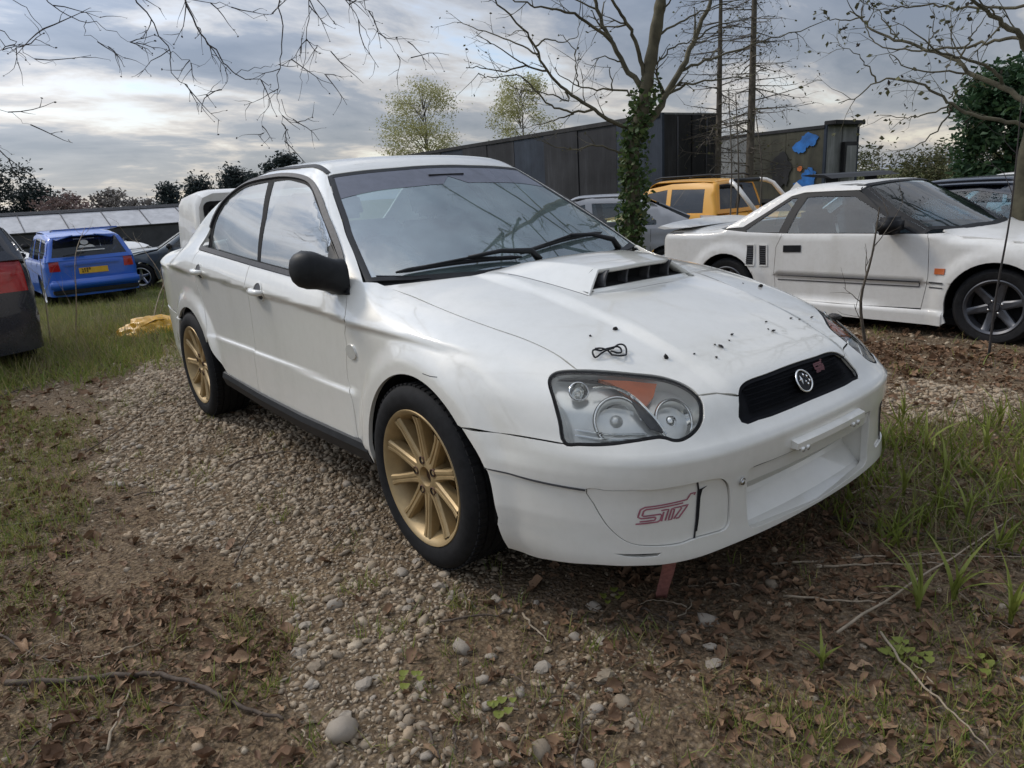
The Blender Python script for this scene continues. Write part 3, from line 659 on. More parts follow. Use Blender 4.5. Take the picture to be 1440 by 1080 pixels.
for drs, key in ((fd, 'handleF'), (rd, 'handleR')):
    for i, dr in enumerate(drs):
        s = 1 if i == 0 else -1; ch = SIDE if s > 0 else SIDEL
        h = C[key].mean(0); hx, hz = h[0], h[2]
        cup = [(hx+.05*math.cos(a)*1.0, h[1]*s, hz+.042*math.sin(a)) for a in np.linspace(0, 2*math.pi, 20, endpoint=False)]
        hb = panel('handle_cup', F_body, ch, on(F_body, ch, cup), M['trim_grey'], dr, off=.0015, gap=0, flange=0, spacing=.012, step=.008)
        ribbon('cup_rim', F_body, ch, on(F_body, ch, cup), .008, M['white'], dr, off=.001, thick=.003, closed=True)
        y = float(h[1])*s; sg = -1 if s > 0 else 1
        MB().tube([(hx-.085, y, hz-.002), (hx-.07, y+sg*.022, hz-.002), (hx-.02, y+sg*.032, hz-.002), (hx+.025, y+sg*.030, hz-.002), (hx+.05, y+sg*.018, hz-.002), (hx+.056, y, hz-.002)], [.012, .016, .016, .015, .013, .010], 12).build('door_handle', M['white'], dr, True)
# body sides: pillars, roof rails and rear wings
mould = np.array([(x, -a, 1.4) for x, a in [(-1.128, .528), (-1.18, .524), (-1.26, .518), (-1.45, .513), (-1.7, .513), (-1.95, .520), (-2.15, .527), (-2.30, .535)]])
mould = on(F_cab, TOP, smooth_curve(mould, 5)); rw_side = smooth_curve(np.array([mould[-1], (-2.50, -.575, 1.24), (-2.75, -.62, 1.13), (-2.95, -.64, 1.06)]), 5)
seal = np.vstack([[(-2.335, -.76, 1.012)], smooth_curve(np.array([(-2.335, -.76, 1.012), (-2.315, -.72, 1.12), (-2.255, -.676, 1.21), (-2.17, -.62, 1.288), (-2.06, -.58, 1.335), (-1.92, -.565, 1.352), (-1.75, -.56, 1.358), (-1.591, -.555, 1.358), (-1.42, -.565, 1.347), (-1.26, -.58, 1.327), (-1.157, -.59, 1.301), (-1.031, -.622, 1.243), (-.883, -.666, 1.158), (-.774, -.695, 1.093), (-.66, -.728, 1.015), (-.571, -.756, .938)]), 4)[1:]])
seal = on(F_cab, SIDE, seal)
archR = arc(-2.54, .322, AR, 28, 188, 34)
ws = smooth_curve(C['ws_side'], 4)
BS = Planar((.97, -.2, 0), (-.05, .28, .95), (.19, .92, -.31), -2.2, .6)
archRs = on(F_body, SIDE, arc(-2.54, .322, AR, 130, 30, 24)); rseam3 = on(F_all, SIDE, rear_seam[11:])
rtop = on(F_all, TOP, [(-3.05, -.645, 1.0), (-3.2, -.65, 1.03), (-3.33, -.65, 1.0), (-3.40, -.65, 1.)])
rcor = on(F_body, Cyl(-2.7, .8, 1.4, .2, -1), [(-3.44, -.66, .9), (-3.44, -.68, .75), (-3.43, -.70, .64)])
rlow = on(F_body, SIDE, [(-3.2, -.80, .62), (-2.95, -.85, .60)])
bs_out = np.vstack([ws[::-1], mould, on(F_all, TOP, rw_side[1:]), rtop, rcor, rlow, archRs, rseam3, on(F_all, SIDE, [(-2.335, -.78, 1.006)]), seal, C['mirror_base'][1:2]+[(0.004, 0, -.004)]])
bs = panel('body_side', F_all, BS, bs_out, M['white'], car, spacing=.024, flange=.012, gap=.001, mirror=True)
# roof, rear deck
wt = smooth_curve(C['ws_top'], 4)
wtop = np.vstack([wt[:-3], [(-1.068, 0, 1.365)]])
roof_half = np.vstack([[(-1.068, 0, 1.37)], wt[::-1][3:], mould, [(-2.31, -.40, 1.34), (-2.33, 0, 1.35)]])
roof = panel('roof', F_cab, TOP, sym(roof_half), M['white'], car, spacing=.03, flange=.012)
ribbon('roof_moulding', F_cab, TOP, mould, .020, M['black_plastic'], car, off=-.001, thick=.004, mirror=True)
rear_half = np.vstack([[(-2.36, 0, 1.34), (-2.34, -.40, 1.33)], [p+np.array([-.01, .03, 0]) for p in rw_side[3:]], [(-2.93, -.45, 1.07), (-2.90, 0, 1.08)]])
RSC = Planar((0, 1, 0), (.90, 0, .42), (.42, 0, -.90), -1.5, 3.0)
panel('rear_window', F_cab, RSC, sym(rear_half), M['sglass'], car, spacing=.05, flange=0)
deck_half = np.array([(-2.93, 0, 1.05), (-2.95, -.45, 1.05), (-2.96, -.635, 1.05), (-3.2, -.655, 1.03), (-3.41, -.655, 1.0), (-3.44, -.4, 1.0), (-3.45, 0, 1.0)])
trunk = panel('boot_lid', F_body, TOP, sym(deck_half), M['white'], car, spacing=.04)
RW = Cyl(-2.7, .8, 1.4, .2, -1)
rp = on(F_body, RW, [(-3.45, 0, .98), (-3.45, -.3, .98), (-3.44, -.6, .97), (-3.44, -.66, .93), (-3.43, -.70, .66), (-3.47, -.4, .66), (-3.48, 0, .66)])
panel('rear_fascia', F_body, RW, sym(rp), M['white'], car, spacing=.04)
panel('tail_lamp', F_body, RW, on(F_body, RW, [(-3.45, -.34, .93), (-3.43, -.67, .93), (-3.42, -.69, .74), (-3.46, -.36, .74)]), M['red_lens'], car, off=.006, spacing=.04, mirror=True)
rb_half = np.vstack([[(-3.5, 0, .65), (-3.47, -.4, .65)], [(-3.43, -.70, .63), (-3.2, -.80, .61), (-2.95, -.85, .59), (-2.775, -.87, .575)], [(-2.845, -.87, .48), (-2.885, -.87, .36), (-2.885, -.85, .26), (-2.92, -.85, .24)], [(-3.3, -.78, .23), (-3.45, -.4, .23), (-3.48, 0, .23)]])
rb_half = np.vstack([rb_half[:1], on(F_body, Cyl(-2.2, .8, 1.7, .3, -1), rb_half[1:-1]), rb_half[-1:]])
panel('rear_bumper', F_body, Cyl(-2.2, .8, 1.7, .3, -1), sym(rb_half), M['white'], car, spacing=.035)
# glass
SRo = np.vstack([[(-1.066, 0, 1.365)], wt[::-1][3:], ws[1:], [(-.462, -.71, .905), (-.40, -.60, .905), (-.30, -.35, .92), (-.255, 0, .925)]])
scr = on(F_cab, SCR, SRo)
uvq = inset(resample(SCR.uv(sym(scr)), .02), .0)
inner = inset(uvq, .024); inner3 = SCR.to3(F_cab, inner)
glassw = panel('windscreen', F_cab, SCR, sym(scr), M['wscreen'], car, off=-.004, gap=.004, flange=0, spacing=.035)
panel('windscreen_frit', F_cab, SCR, sym(scr), M['black_plastic'], glassw, holes=[inner3], off=-.0015, gap=.001, flange=.01, spacing=.02)
sl_ = smooth_curve(C['sun_low'], 4); sl_ = sl_[sl_[:, 1] < -.05]
sun_half = np.vstack([[(-1.085, 0, 1.36)], [p+np.array([.02, .0, -.012]) for p in wt[::-1][3:-1]], [(-1.09, -.535, 1.31)], sl_, [(-.97, 0, 1.305)]])
panel('sun_strip', F_cab, SCR, sym(on(F_cab, SCR, sun_half)), M['sun_film'], glassw, off=-.0025, gap=.002, flange=0, spacing=.04)
sy = C['stickerY'][0]
panel('yellow_sticker', F_cab, SCR, on(F_cab, SCR, [(sy[0], sy[1]+.036*math.cos(a), sy[2]+.020*math.sin(a)) for a in np.linspace(0, 6.283, 18, endpoint=False)]), M['paper'], glassw, off=-.006, gap=0, flange=0)
sealb = np.vstack([seal, [(-.53, -.77, .91)], [(x, -.78, bz(x)-.004) for x in np.linspace(-.6, -2.3, 14)]])
fgl = np.vstack([[(-1.483, -.77, .966)], [(-1.55, -.66, 1.17)], smooth_curve(np.array([(-1.655, -.57, 1.336), (-1.5, -.575, 1.336), (-1.371, -.581, 1.322), (-1.25, -.588, 1.305), (-1.15, -.606, 1.278), (-1.04, -.63, 1.225), (-.885, -.679, 1.142), (-.76, -.714, 1.062), (-.66, -.74, .99), (-.60, -.75, .94), (-.62, -.76, .93)]), 3), [(-1.058, -.774, .944)]])
rgl = np.vstack([[(-1.52, -.77, .968), (-2.285, -.75, 1.012)], smooth_curve(np.array([(-2.285, -.75, 1.012), (-2.252, -.70, 1.15), (-2.185, -.65, 1.245), (-2.10, -.60, 1.298), (-1.97, -.58, 1.325), (-1.72, -.574, 1.337)]), 4)[1:], [(-1.60, -.66, 1.17)]])
fgl = on(F_cab, SIDE, fgl); rgl = on(F_cab, SIDE, rgl); sealb = on(F_cab, SIDE, sealb)
for s in (1, -1):
    m = np.array([1, s, 1]); ch = SIDE if s > 0 else SIDEL
    panel('window_seal', F_cab, ch, sealb*m, M['rubber'], car, holes=[fgl*m, rgl*m], off=-.004, gap=-.002, flange=.012, spacing=.03)
    panel('front_side_window', F_cab, ch, fgl*m, M['sglass'], car, off=-.006, gap=-.003, flange=0, spacing=.04)
    panel('rear_side_window', F_cab, ch, rgl*m, M['sglass'], car, off=-.006, gap=-.003, flange=0, spacing=.04)
    ribbon('drip_rail', F_cab, ch, seal[4:]*m, .016, M['trim_grey'], car, off=.001, thick=.006)
    ribbon('belt_strip', F_all, ch, np.array([(x, -.81*s, bz(x)+.010) for x in np.linspace(-.70, -2.31, 30)]), .020, M['trim_grey'], car, off=.0, thick=.006)
# ---------------------------------------------------------------- white saloon: lamps, wheels, mirrors, scoop, inside
def lathe_on(name, org, ax, prof, mat, parent, n=32):
    """lathe about an arbitrary axis: prof = (radius, distance along axis)"""
    ax = Vector(ax).normalized(); a = ax.orthogonal().normalized(); b = ax.cross(a); V = []
    for k in range(n):
        th = 2*math.pi*k/n; e = a*math.cos(th)+b*math.sin(th)
        for r, h in prof: V.append(Vector(org)+ax*h+e*r)
    L = len(prof); Fc = [(k*L+j, ((k+1) % n)*L+j, ((k+1) % n)*L+j+1, k*L+j+1) for k in range(n) for j in range(L-1)]
    o = mk(name, V, Fc, mat, parent, True); fixn(o); return o
def uvpath(F, ch, c, ru, rv, n=24, a0=0): return [c+np.array([ru*math.cos(a+a0), rv*math.sin(a+a0)]) for a in np.linspace(0, 2*math.pi, n, endpoint=False)]
LAMP = Planar((.66, .75, 0), (0, 0, 1), (-.66, .70, -.27), -2.4, .6)     # looks at the right-hand lamp
for s in (1, -1):
    m = np.array([1, s, 1]); ch = LAMP if s > 0 else Planar((.66, -.75, 0), (0, 0, 1), (-.66, -.70, -.27), -2.4, .6)
    lamp = empty('headlamp_mount', (0, 0, 0)); lamp.name = 'headlamp'; lamp.parent = car
    ol = HLo*m; q = resample(ch.uv(ol), .01); inn = ch.to3(F_body, inset(q, .0075))
    panel('lamp_bezel', F_body, ch, ol, M['rubber'], lamp, holes=[inn], off=-.003, gap=.001, flange=.006, spacing=.012, step=.010)
    panel('lens', F_body, ch, inn, M['lens'], lamp, off=-.003, gap=-.001, flange=0, spacing=.02)
    panel('reflector_housing', F_body, ch, ol, M['satin'], lamp, off=-.045, gap=.004, flange=0, spacing=.02, disp=lambda P: .006*np.sin(P[:, 0]*60+P[:, 2]*25))
    sides = panel('housing_wall', F_body, ch, ol, M['satin'], lamp, holes=[ch.to3(F_body, inset(q, .006))], off=-.010, gap=.003, flange=.04, spacing=.02, step=.012)
    def lp(px_, dep):                                  # helper: bowl centre given right-hand lamp point
        p = np.array(px_, float)*m; p2 = ch.to3(F_body, ch.uv(p[None])); n_ = grad(F_body, p2)[0]; return p2[0]-n_*dep
    for nm, pt, r, dep in (('main_beam_bowl', (.776, -.503, .622), .054, .050), ('dipped_beam_bowl', (.686, -.637, .630), .062, .052), ('parking_lamp_bowl', (.566, -.668, .692), .025, .030)):
        c0 = lp(pt, dep); pn = np.array(pt)*m; n_ = grad(F_body, ch.to3(F_body, ch.uv(pn[None])))[0]; ax = Vector((n_[0]*.75+.25, n_[1]*.75, n_[2]*.55))
        lathe_on(nm, c0, ax, [(r*1.13, .016), (r*1.12, .022), (r*1.02, .024), (r*.97, .018), (r*.90, .0), (r*.62, -.014), (r*.3, -.020), (.004, -.021)], M['chrome'], lamp, 40)
        lathe_on('bulb', c0, ax, [(.001, .010), (.008, .007), (.010, -.004), (.008, -.022)], M['lens'] if r < .03 else M['satin'], lamp, 16)
        if r > .03:
            lathe_on('bulb_shield', c0, ax, [(.001, .012), (r*.26, .010), (r*.30, .0)], M['satin'] if r > .06 else M['chrome'], lamp, 20)
    amb = [(.582, -.601, .712), (.633, -.538, .704), (.686, -.471, .69), (.715, -.522, .666), (.722, -.561, .65), (.675, -.574, .674), (.62, -.583, .70)]
    panel('indicator', F_body, ch, resample(np.array(amb), .02)*m, M['amber'], lamp, off=-.012, gap=.001, flange=.012, spacing=.018)
    panel('reflector_step', F_body, ch, np.array([(.683, -.577, .668), (.715, -.571, .65), (.753, -.568, .624), (.787, -.565, .59), (.762, -.59, .602), (.728, -.592, .632)])*m, M['trim_grey'], lamp, off=-.014, gap=0, flange=.008, spacing=.018)
    ribbon('chrome_swage', F_body, ch, smooth_curve(np.array([(.597, -.638, .692), (.627, -.596, .692), (.675, -.574, .674), (.753, -.568, .624), (.793, -.563, .583)]), 5)*m, .005, M['chrome'], lamp, off=-.014, thick=.004)
    for zz_ in (.575, .590): ribbon('glint_rib', F_body, ch, np.array([(.62, -.745, zz_+.012), (.70, -.68, zz_), (.76, -.60, zz_-.004)])*m, .004, M['chrome'], lamp, off=-.034, thick=.003)  # chrome strips added for bright glints inside the lamp
# bonnet scoop
_hx = np.linspace(-.62, .80, 72); _hy = np.linspace(-.75, .75, 61)
_hg = TOP.to3(F_body, np.array([[a, b_] for a in _hx for b_ in _hy]))[:, 2].reshape(72, 61)
def hoodz(x, y): return float(bilin(_hg, _hx, _hy, x, y))
sx = np.linspace(-.24, .232, 19); V = []; scy = np.array([-1, -.95, -.9, -.84, -.78, -.72, -.67, -.65, -.62]+list(np.linspace(-.56, .56, 13))+[.62, .65, .67, .72, .78, .84, .9, .95, 1]); NY = len(scy); tops = []
def scoop_z(x, u):
    t = (x+.24)/.472; H = .078*t**.70; e = (1-abs(u))/.34; e = min(e, 1); return H*(e**.85)*(1-.08*min(abs(u)/.7, 1)**2)
def scoop_w(x): return .362-.078*((x+.24)/.472)
for x in sx:
    for u in scy:
        y = u*scoop_w(x); fr = max((x-.10)/.132, 0); V.append((x-.05*fr*min(abs(u)/.66, 1)**3*(1 if abs(u) < .66 else max(0, (1-abs(u))/.34)), y, hoodz(x, y)-.003+scoop_z(x, u)))
n0 = len(sx); Fc = [(i*NY+j, (i+1)*NY+j, (i+1)*NY+j+1, i*NY+j+1) for i in range(n0-1) for j in range(NY-1)]
scoop = MB().add(V, Fc).build('bonnet_scoop', M['white'], car, auto=R(24))
last = (n0-1)*NY; lip = []; rim_ = V[last:]
for d in ((0, 0), (.004, -.006), (-.004, -.016), (-.05, -.014)):
    for j, (x, y, z) in enumerate(rim_): lip.append((x+d[0], y*(1+d[1]*1.2), max(hoodz(x, y)+.002, z+d[1])))
o = mk('scoop_lip', lip, [(k*NY+j, (k+1)*NY+j, (k+1)*NY+j+1, k*NY+j+1) for k in range(3) for j in range(NY-1)], M['white'], scoop, True); fixn(o)
thr = []
for j, (x, y, z) in enumerate(rim_): thr += [(.165, y*.97, hoodz(.165, y)), (.165, y*.97, hoodz(.165, y)+max(scoop_z(.165, y/.30)-.006, .002))]
o = mk('scoop_throat', thr, [(2*j, 2*j+2, 2*j+3, 2*j+1) for j in range(NY-1)], M['dark'], scoop, False)  # black sheet across the mouth stands in for the shade inside
fl = MB()
for k in range(14):
    y0, y1 = -.285+.57*k/14, -.285+.57*(k+1)/14
    P_ = [(.262, .001), (.256, .010), (.240, .014), (.226, .010), (.215, .002)]
    for (xa, za), (xb, zb_) in zip(P_[:-1], P_[1:]): fl.add([(xa-.05*abs(y0/.285)**4, y0, hoodz(xa, y0)+za), (xa-.05*abs(y1/.285)**4, y1, hoodz(xa, y1)+za), (xb-.05*abs(y1/.285)**4, y1, hoodz(xb, y1)+zb_), (xb-.05*abs(y0/.285)**4, y0, hoodz(xb, y0)+zb_)], [(0, 1, 2, 3)])
fl.build('scoop_sill', M['white'], scoop, True)
fd_ = MB(); fd_.add([(.222, -.28, hoodz(.222, -.28)+.006), (.222, .28, hoodz(.222, .28)+.006), (.16, .28, hoodz(.16, .28)+.004), (.16, -.28, hoodz(.16, -.28)+.004)]+[(.222, 0, hoodz(.222, 0)+.006), (.16, 0, hoodz(.16, 0)+.004)], [(0, 4, 5, 3), (4, 1, 2, 5)]); fd_.build('scoop_floor', M['dark'], scoop)
for y in (-.185, -.075, .04, .15):
    z0 = hoodz(.21, y); zt_ = z0+scoop_z(.23, (y+.02)/.288)-.013; V_ = []
    for t in np.linspace(0, 1, 6):
        yy = y+.030*t*t-.006; xx = .218-.010*t; V_ += [(xx, yy-.0045, z0+.008+(zt_-z0-.008)*t), (xx, yy+.0045, z0+.008+(zt_-z0-.008)*t), (xx-.04, yy+.0035, z0+.008+(zt_-z0-.008)*t), (xx-.04, yy-.0035, z0+.008+(zt_-z0-.008)*t)]
    MB().add(V_, [(i*4+j, (i+1)*4+j, (i+1)*4+(j+1) % 4, i*4+(j+1) % 4) for i in range(5) for j in range(4)]).build('scoop_vane', M['trim_grey'], scoop)
ribbon('scoop_seam', F_body, TOP, [(x, s_*scoop_w(x)*1.005, .9) for s_ in (-1,) for x in np.linspace(-.12, .232, 16)], .003, M['trim_grey'], scoop, off=.0, thick=.0006)
# cowl and wipers
cw = MB(); hr_l = smooth_curve(np.vstack([[(-.178, 0, .94)], C['hood_rear'][::-1]]), 5)
ins = [(p[0]+.015, p[1], hoodz(p[0], p[1])-.012) for p in hr_l]
base_ = [on(F_cab, SCR, [(-.20-.55*0-abs(p[1])*.02-.24*(p[1]/.7)**2-.03, p[1], .93)])[0] for p in hr_l]
V = []; 
for a, b2_ in zip(ins, base_): V += [a, (a[0]*.5+b2_[0]*.5, a[1], min(a[2], b2_[2])-.012), tuple(b2_)]
V += [(x, -y, z) for x, y, z in V]; n_ = len(hr_l); Fc = []
for h_ in (0, 1):
    for i in range(n_-1):
        for j in range(2): a = h_*n_*3+i*3+j; Fc.append((a, a+3, a+4, a+1))
o = mk('cowl_panel', V, Fc, M['black_plastic'], car, False); fixn(o)
def wiper(p0, p1, piv):
    A, B = on(F_cab, SCR, [p0])[0], on(F_cab, SCR, [p1])[0]; P_ = np.array(piv)
    line = on(F_cab, SCR, [A+(B-A)*t for t in np.linspace(0, 1, 12)]); nn = grad(F_cab, line)
    w_ = MB().tube([tuple(p+q*.010) for p, q in zip(line, nn)], [.004]+[.009]*10+[.004], 6).build('wiper', M['black_plastic'], car, True)
    mid = line[6]+nn[6]*.028
    MB().tube([tuple(P_), tuple(P_+(mid-P_)*.12+np.array([0, 0, .035])), tuple(P_+(mid-P_)*.55+np.array([0, 0, .030])), tuple(mid)], [.016, .013, .009, .007], 8).build('wiper_arm', M['black_plastic'], w_, True)
    MB().tube([tuple(line[2]+nn[2]*.014), tuple(line[6]+nn[6]*.026), tuple(line[9]+nn[9]*.014)], .005, 6).build('wiper_bridge', M['black_plastic'], w_, True)
wiper((-.445, -.63, .93), (-.325, -.11, .955), (-.27, -.06, .945))
wiper((-.345, -.10, .965), (-.50, .52, .985), (-.36, .50, .935))
# door mirrors
for s in (1,):
    secs = [(-.785, (-.56, .945), (.052, .070)), (-.815, (-.565, .950), (.060, .066)), (-.85, (-.575, .965), (.072, .066)), (-.885, (-.585, .980), (.074, .070)), (-.918, (-.598, .985), (.073, .071)), (-.942, (-.608, .985), (.060, .060)), (-.957, (-.614, .985), (.042, .042)), (-.964, (-.616, .985), (.020, .022))]
    V = []; K = 20
    for y, (cx, cz), (rx, rz) in secs:
        for k in range(K):
            a = 2*math.pi*k/K; c_, s_ = math.cos(a), math.sin(a)
            V.append((cx+rx*(abs(c_)**.75)*(1 if c_ > 0 else -1)*(1 if c_ > 0 else .55), y*s, cz+rz*(abs(s_)**.8)*(1 if s_ > 0 else -1)))
    Fc = [(i*K+j, (i+1)*K+j, (i+1)*K+(j+1) % K, i*K+(j+1) % K) for i in range(len(secs)-1) for j in range(K)]+[tuple((len(secs)-1)*K+k for k in range(K))]
    mir = mk('door_mirror', V, Fc, M['black_plastic'], car, True); fixn(mir)
    MB().add([(-.745, s*-.735, 1.065), (-.52, s*-.785, .905), (-.50, s*-.800, .885), (-.62, s*-.815, .885), (-.70, s*-.80, .90), (-.70, s*-.765, .96), (-.72, s*-.74, 1.03)], [(0, 1, 2, 3, 4, 5, 6)]).build('mirror_sail', M['black_plastic'], mir)
    sb = panel('sail_panel', F_all, SIDE if s > 0 else SIDEL, np.array([(-.757, -.717, 1.068), (-.65, -.74, 1.0), (-.545, -.77, .93), (-.498, -.79, .885), (-.62, -.81, .885), (-.72, -.80, .905), (-.715, -.75, .975), (-.735, -.73, 1.02)])*np.array([1, s, 1]), M['black_plastic'], mir, off=.008, gap=0, flange=.02, spacing=.03)
    MB().add([(-.648, s*(-.90+.055*math.cos(a)), .98+.052*math.sin(a)) for a in np.linspace(0, 6.28, 20)], [tuple(range(20))]).build('mirror_glass', M['chrome'], mir)
# sills, dark backing added so no light leaks through panel gaps, wheel houses
for s in (1, -1):
    sk = MB(); V = []; xs_ = np.linspace(-2.06, -.37, 20)
    for x in xs_:
        z = sz(max(min(x, -.4), -2.0)); V += [(x, s*-.80, z+.03), (x, s*-.855, z+.004), (x, s*-.862, z-.02), (x, s*-.845, z-.068), (x, s*-.78, z-.075)]
    sk.add(V, [(i*5+j, (i+1)*5+j, (i+1)*5+j+1, i*5+j+1) for i in range(19) for j in range(4)]+[(0, 1, 2, 3, 4), (95, 96, 97, 98, 99)]); sk.build('side_skirt', M['black_plastic'], car)
F_in = lambda P: F_body(P)+.030
ins_out = np.vstack([[(-3.30, -.8, .40), (-2.96, -.8, .40)], arc(-2.54, .322, .40, 168, 12, 16), [(-2.0, -.8, .33), (-.55, -.8, .33), (-.43, -.8, .34)], arc(0, .322, .40, 168, 30, 16), [(.45, -.8, .50), (.50, -.8, .66), (.2, -.8, .78), (-.4, -.8, .86), (-.8, -.8, .90), (-2.2, -.8, .96), (-3.3, -.8, .90)]])
panel('dark_backing', F_in, SIDE, ins_out, M['dark'], car, spacing=.08, step=.05, flange=0, mirror=True)
panel('dark_backing', F_in, HOOD, sym(np.array([(-.30, 0, .9), (-.50, -.70, .9), (.45, -.70, .7), (.62, -.56, .69), (.70, -.40, .66), (.76, 0, .66)])), M['dark'], car, spacing=.08, step=.05, flange=0)
panel('dark_backing', lambda P: F_body(P)+.17, WRAP, sym(np.array([(.8, 0, .64), (.75, -.4, .64), (.7, -.6, .58), (.44, -.8, .56), (.44, -.8, .24), (.7, -.6, .24), (.9, 0, .26)])), M['dark'], car, spacing=.06, step=.05, flange=0)
und = MB(); und.box((-1.25, 0, .235), (3.6, 1.50, .05)); und.build('floor_pan', M['dark'], car)
for cx in (0, -2.54):
    for s in (1, -1):
        wh = MB(); wh.lathe([(.30, -.56), (.365, -.56), (.365, -.83)], 24, 'y', (cx, 0, .322), a0=R(-8), a1=R(188)); 
        wh.add([(cx, -.56, .322)]+[(cx+.365*math.cos(a), -.56, .322+.365*math.sin(a)) for a in np.linspace(R(-20), R(200), 20)], [(0, i, i+1) for i in range(1, 20)])
        o = wh.build('wheel_house', M['dark'], car)
        if s < 0: o.scale = (1, -1, 1)
# wheels
def wheel(c, side, name='wheel'):
    w_ = empty('wheel_mount'); w_.name = 'wheel'; w_.parent = car; w_.location = c; w_.rotation_euler = (0, 0, 0 if side > 0 else math.pi)
    return w_
proto_w = wheel((0, -.755, .319), 1)
RT = .319
tp = [(.226, -.100), (.234, -.108), (.250, -.116), (.275, -.119), (.296, -.113), (.309, -.102), (.316, -.090)]
for g in (-.062, -.022, .022, .062): tp += [(RT-.001, g-.006), (RT-.009, g-.0045), (RT-.009, g+.0045), (RT-.001, g+.006)]
tp += [(.316, .090), (.309, .102), (.296, .113), (.27, .118), (.24, .110), (.226, .10)]
tyre = MB().lathe(tp, 72).build('tyre', M['rubber'], proto_w, True, auto=R(40))
for k, zz in ((0, 0),):
    tb = MB()
    for i in range(72):
        a = 2*math.pi*i/72
        for yy, tw in ((-.082, .4), (.082, -.4)):
            q = Matrix.Rotation(-a, 3, 'Y')@Matrix.Rotation(tw, 3, 'X')
            tb.box(q@Vector((0, 0, 0))+Vector((RT*math.cos(a)*.993, yy, RT*math.sin(a)*.993)), (.006, .030, .018), Matrix.Rotation(-a, 3, 'Y'))
    tag(tb.build('tread_blocks', M['rubber'], tyre), kind='stuff')
rim = MB().lathe([(.226, .10), (.205, .09), (.196, .02), (.200, -.05), (.212, -.085), (.224, -.098), (.2335, -.104), (.236, -.108), (.2335, -.112), (.226, -.110), (.217, -.100), (.205, -.078), (.196, -.04), (.19, .03), (.19, .09)], 72).build('rim', M['gold'], proto_w, True, auto=R(35))
NS = 10
for k in range(NS):
    a = 2*math.pi*(k+.5)/NS; sp = MB()
    # spoke local: r along, t across, y depth; ridged section
    stn = [(.048, .024, -.078, .03), (.085, .0185, -.080, .034), (.13, .0165, -.084, .036), (.18, .0165, -.090, .034), (.214, .021, -.098, .03)]
    V = []
    for r, hw, y, dp in stn:
        for t, d in ((-hw, .0), (-hw*.72, -.0075), (-hw*.22, -.0075), (-hw*.15, -.004), (hw*.15, -.004), (hw*.22, -.0075), (hw*.72, -.0075), (hw, .0), (hw*.9, dp), (-hw*.9, dp)):
            V.append((r*math.cos(a)-t*math.sin(a), y+d, r*math.sin(a)+t*math.cos(a)))
    sp.add(V, [(i*10+j, (i+1)*10+j, (i+1)*10+(j+1) % 10, i*10+(j+1) % 10) for i in range(4) for j in range(10)]); sp.build('spoke', M['gold'], rim, auto=R(30))
hub = MB().lathe([(.0, -.054), (.027, -.054), (.029, -.076), (.034, -.086), (.060, -.086), (.072, -.080), (.078, -.064), (.07, .0)], 40).build('hub', M['gold'], proto_w, True, auto=R(35))
for k in range(5):
    a = 2*math.pi*k/5+.5; c0 = (.057*math.cos(a), 0, .057*math.sin(a))
    MB().lathe([(.0125, -.090), (.0145, -.0895), (.0145, -.06)], 14, c=c0).build('lug_hole', M['rust'], hub, True)
    MB().lathe([(.0, -.0815), (.0085, -.0815), (.0095, -.07)], 6, c=c0).lathe([(.0, -.0852), (.0125, -.0865)], 14, c=c0).build('lug_nut', M['dark'], hub)
MB().lathe([(.0, -.064), (.027, -.064), (.027, -.04)], 24).build('hub_bore', M['rust'], hub, True)
disc = MB().lathe([(.07, .035), (.155, .035), (.155, .055), (.07, .055)], 40).build('brake_disc', M['rust'], proto_w, True, auto=R(30))
MB().box((.11, .03, .05), (.075, .07, .13)).build('brake_caliper', M['trim_grey'], proto_w, bevel=.01)
MB().lathe([(.10, .07), (.18, .07), (.18, .10)], 32).build('backing_plate', M['dark'], proto_w)
for c0, sd_ in (((-2.54, -.755, .319), 1), ((0, .755, .319), -1), ((-2.54, .755, .319), -1)):
    w2 = copy_tree(proto_w, car); w2.location = c0; w2.rotation_euler = (0, R(17)*sd_, 0 if sd_ > 0 else math.pi)
# inside
def seat(x, y, wd=.50):
    st = MB(); st.box((x, y, .50), (.50, wd, .16)); s_ = st.build('seat', M['seat'], car, bevel=.05, seg=3, smooth=True)
    rot = Matrix.Rotation(R(-22), 3, 'Y')
    MB().box((x-.32, y, .80), (.13, wd*.95, .62), rot).build('seat_back', M['seat'], s_, bevel=.05, seg=3, smooth=True)
    MB().box((x-.44, y, 1.19), (.09, wd*.5, .17), rot).build('head_rest', M['seat'], s_, bevel=.035, seg=3, smooth=True)
seat(-1.28, -.36); seat(-1.28, .36); seat(-2.05, 0, 1.25)
db = MB(); db.add([(-.42, -.70, .87), (-.42, .70, .87), (-.80, .70, .93), (-.80, -.70, .93), (-.90, .70, .84), (-.90, -.70, .84), (-.86, .70, .55), (-.86, -.70, .55)], [(0, 1, 2, 3), (3, 2, 4, 5), (5, 4, 6, 7)]); db.build('dashboard', M['dash'], car)
sw = MB(); tl = Matrix.Rotation(R(-25), 3, 'Y')
sw.tube([Vector((-.98, -.36, .88))+tl@Vector((0, .185*math.cos(a), .185*math.sin(a))) for a in np.linspace(0, 2*math.pi, 33)], .016, 8, False); sw.box((-.965, -.36, .875), (.05, .12, .10), tl); sw.tube([(-.97, -.36, .87), (-.80, -.36, .82)], .03, 8)
sw.build('steering_wheel', M['black_plastic'], car)
tagm = MB().box((-.99, .0, 1.285), (.03, .22, .065), Matrix.Rotation(R(10), 3, 'Y')); tagm.build('rear_view_mirror', M['black_plastic'], car, bevel=.012)
MB().box((-.62, -.28, .935), (.10, .16, .003)).build('dash_paper', M['paper_white'], car)
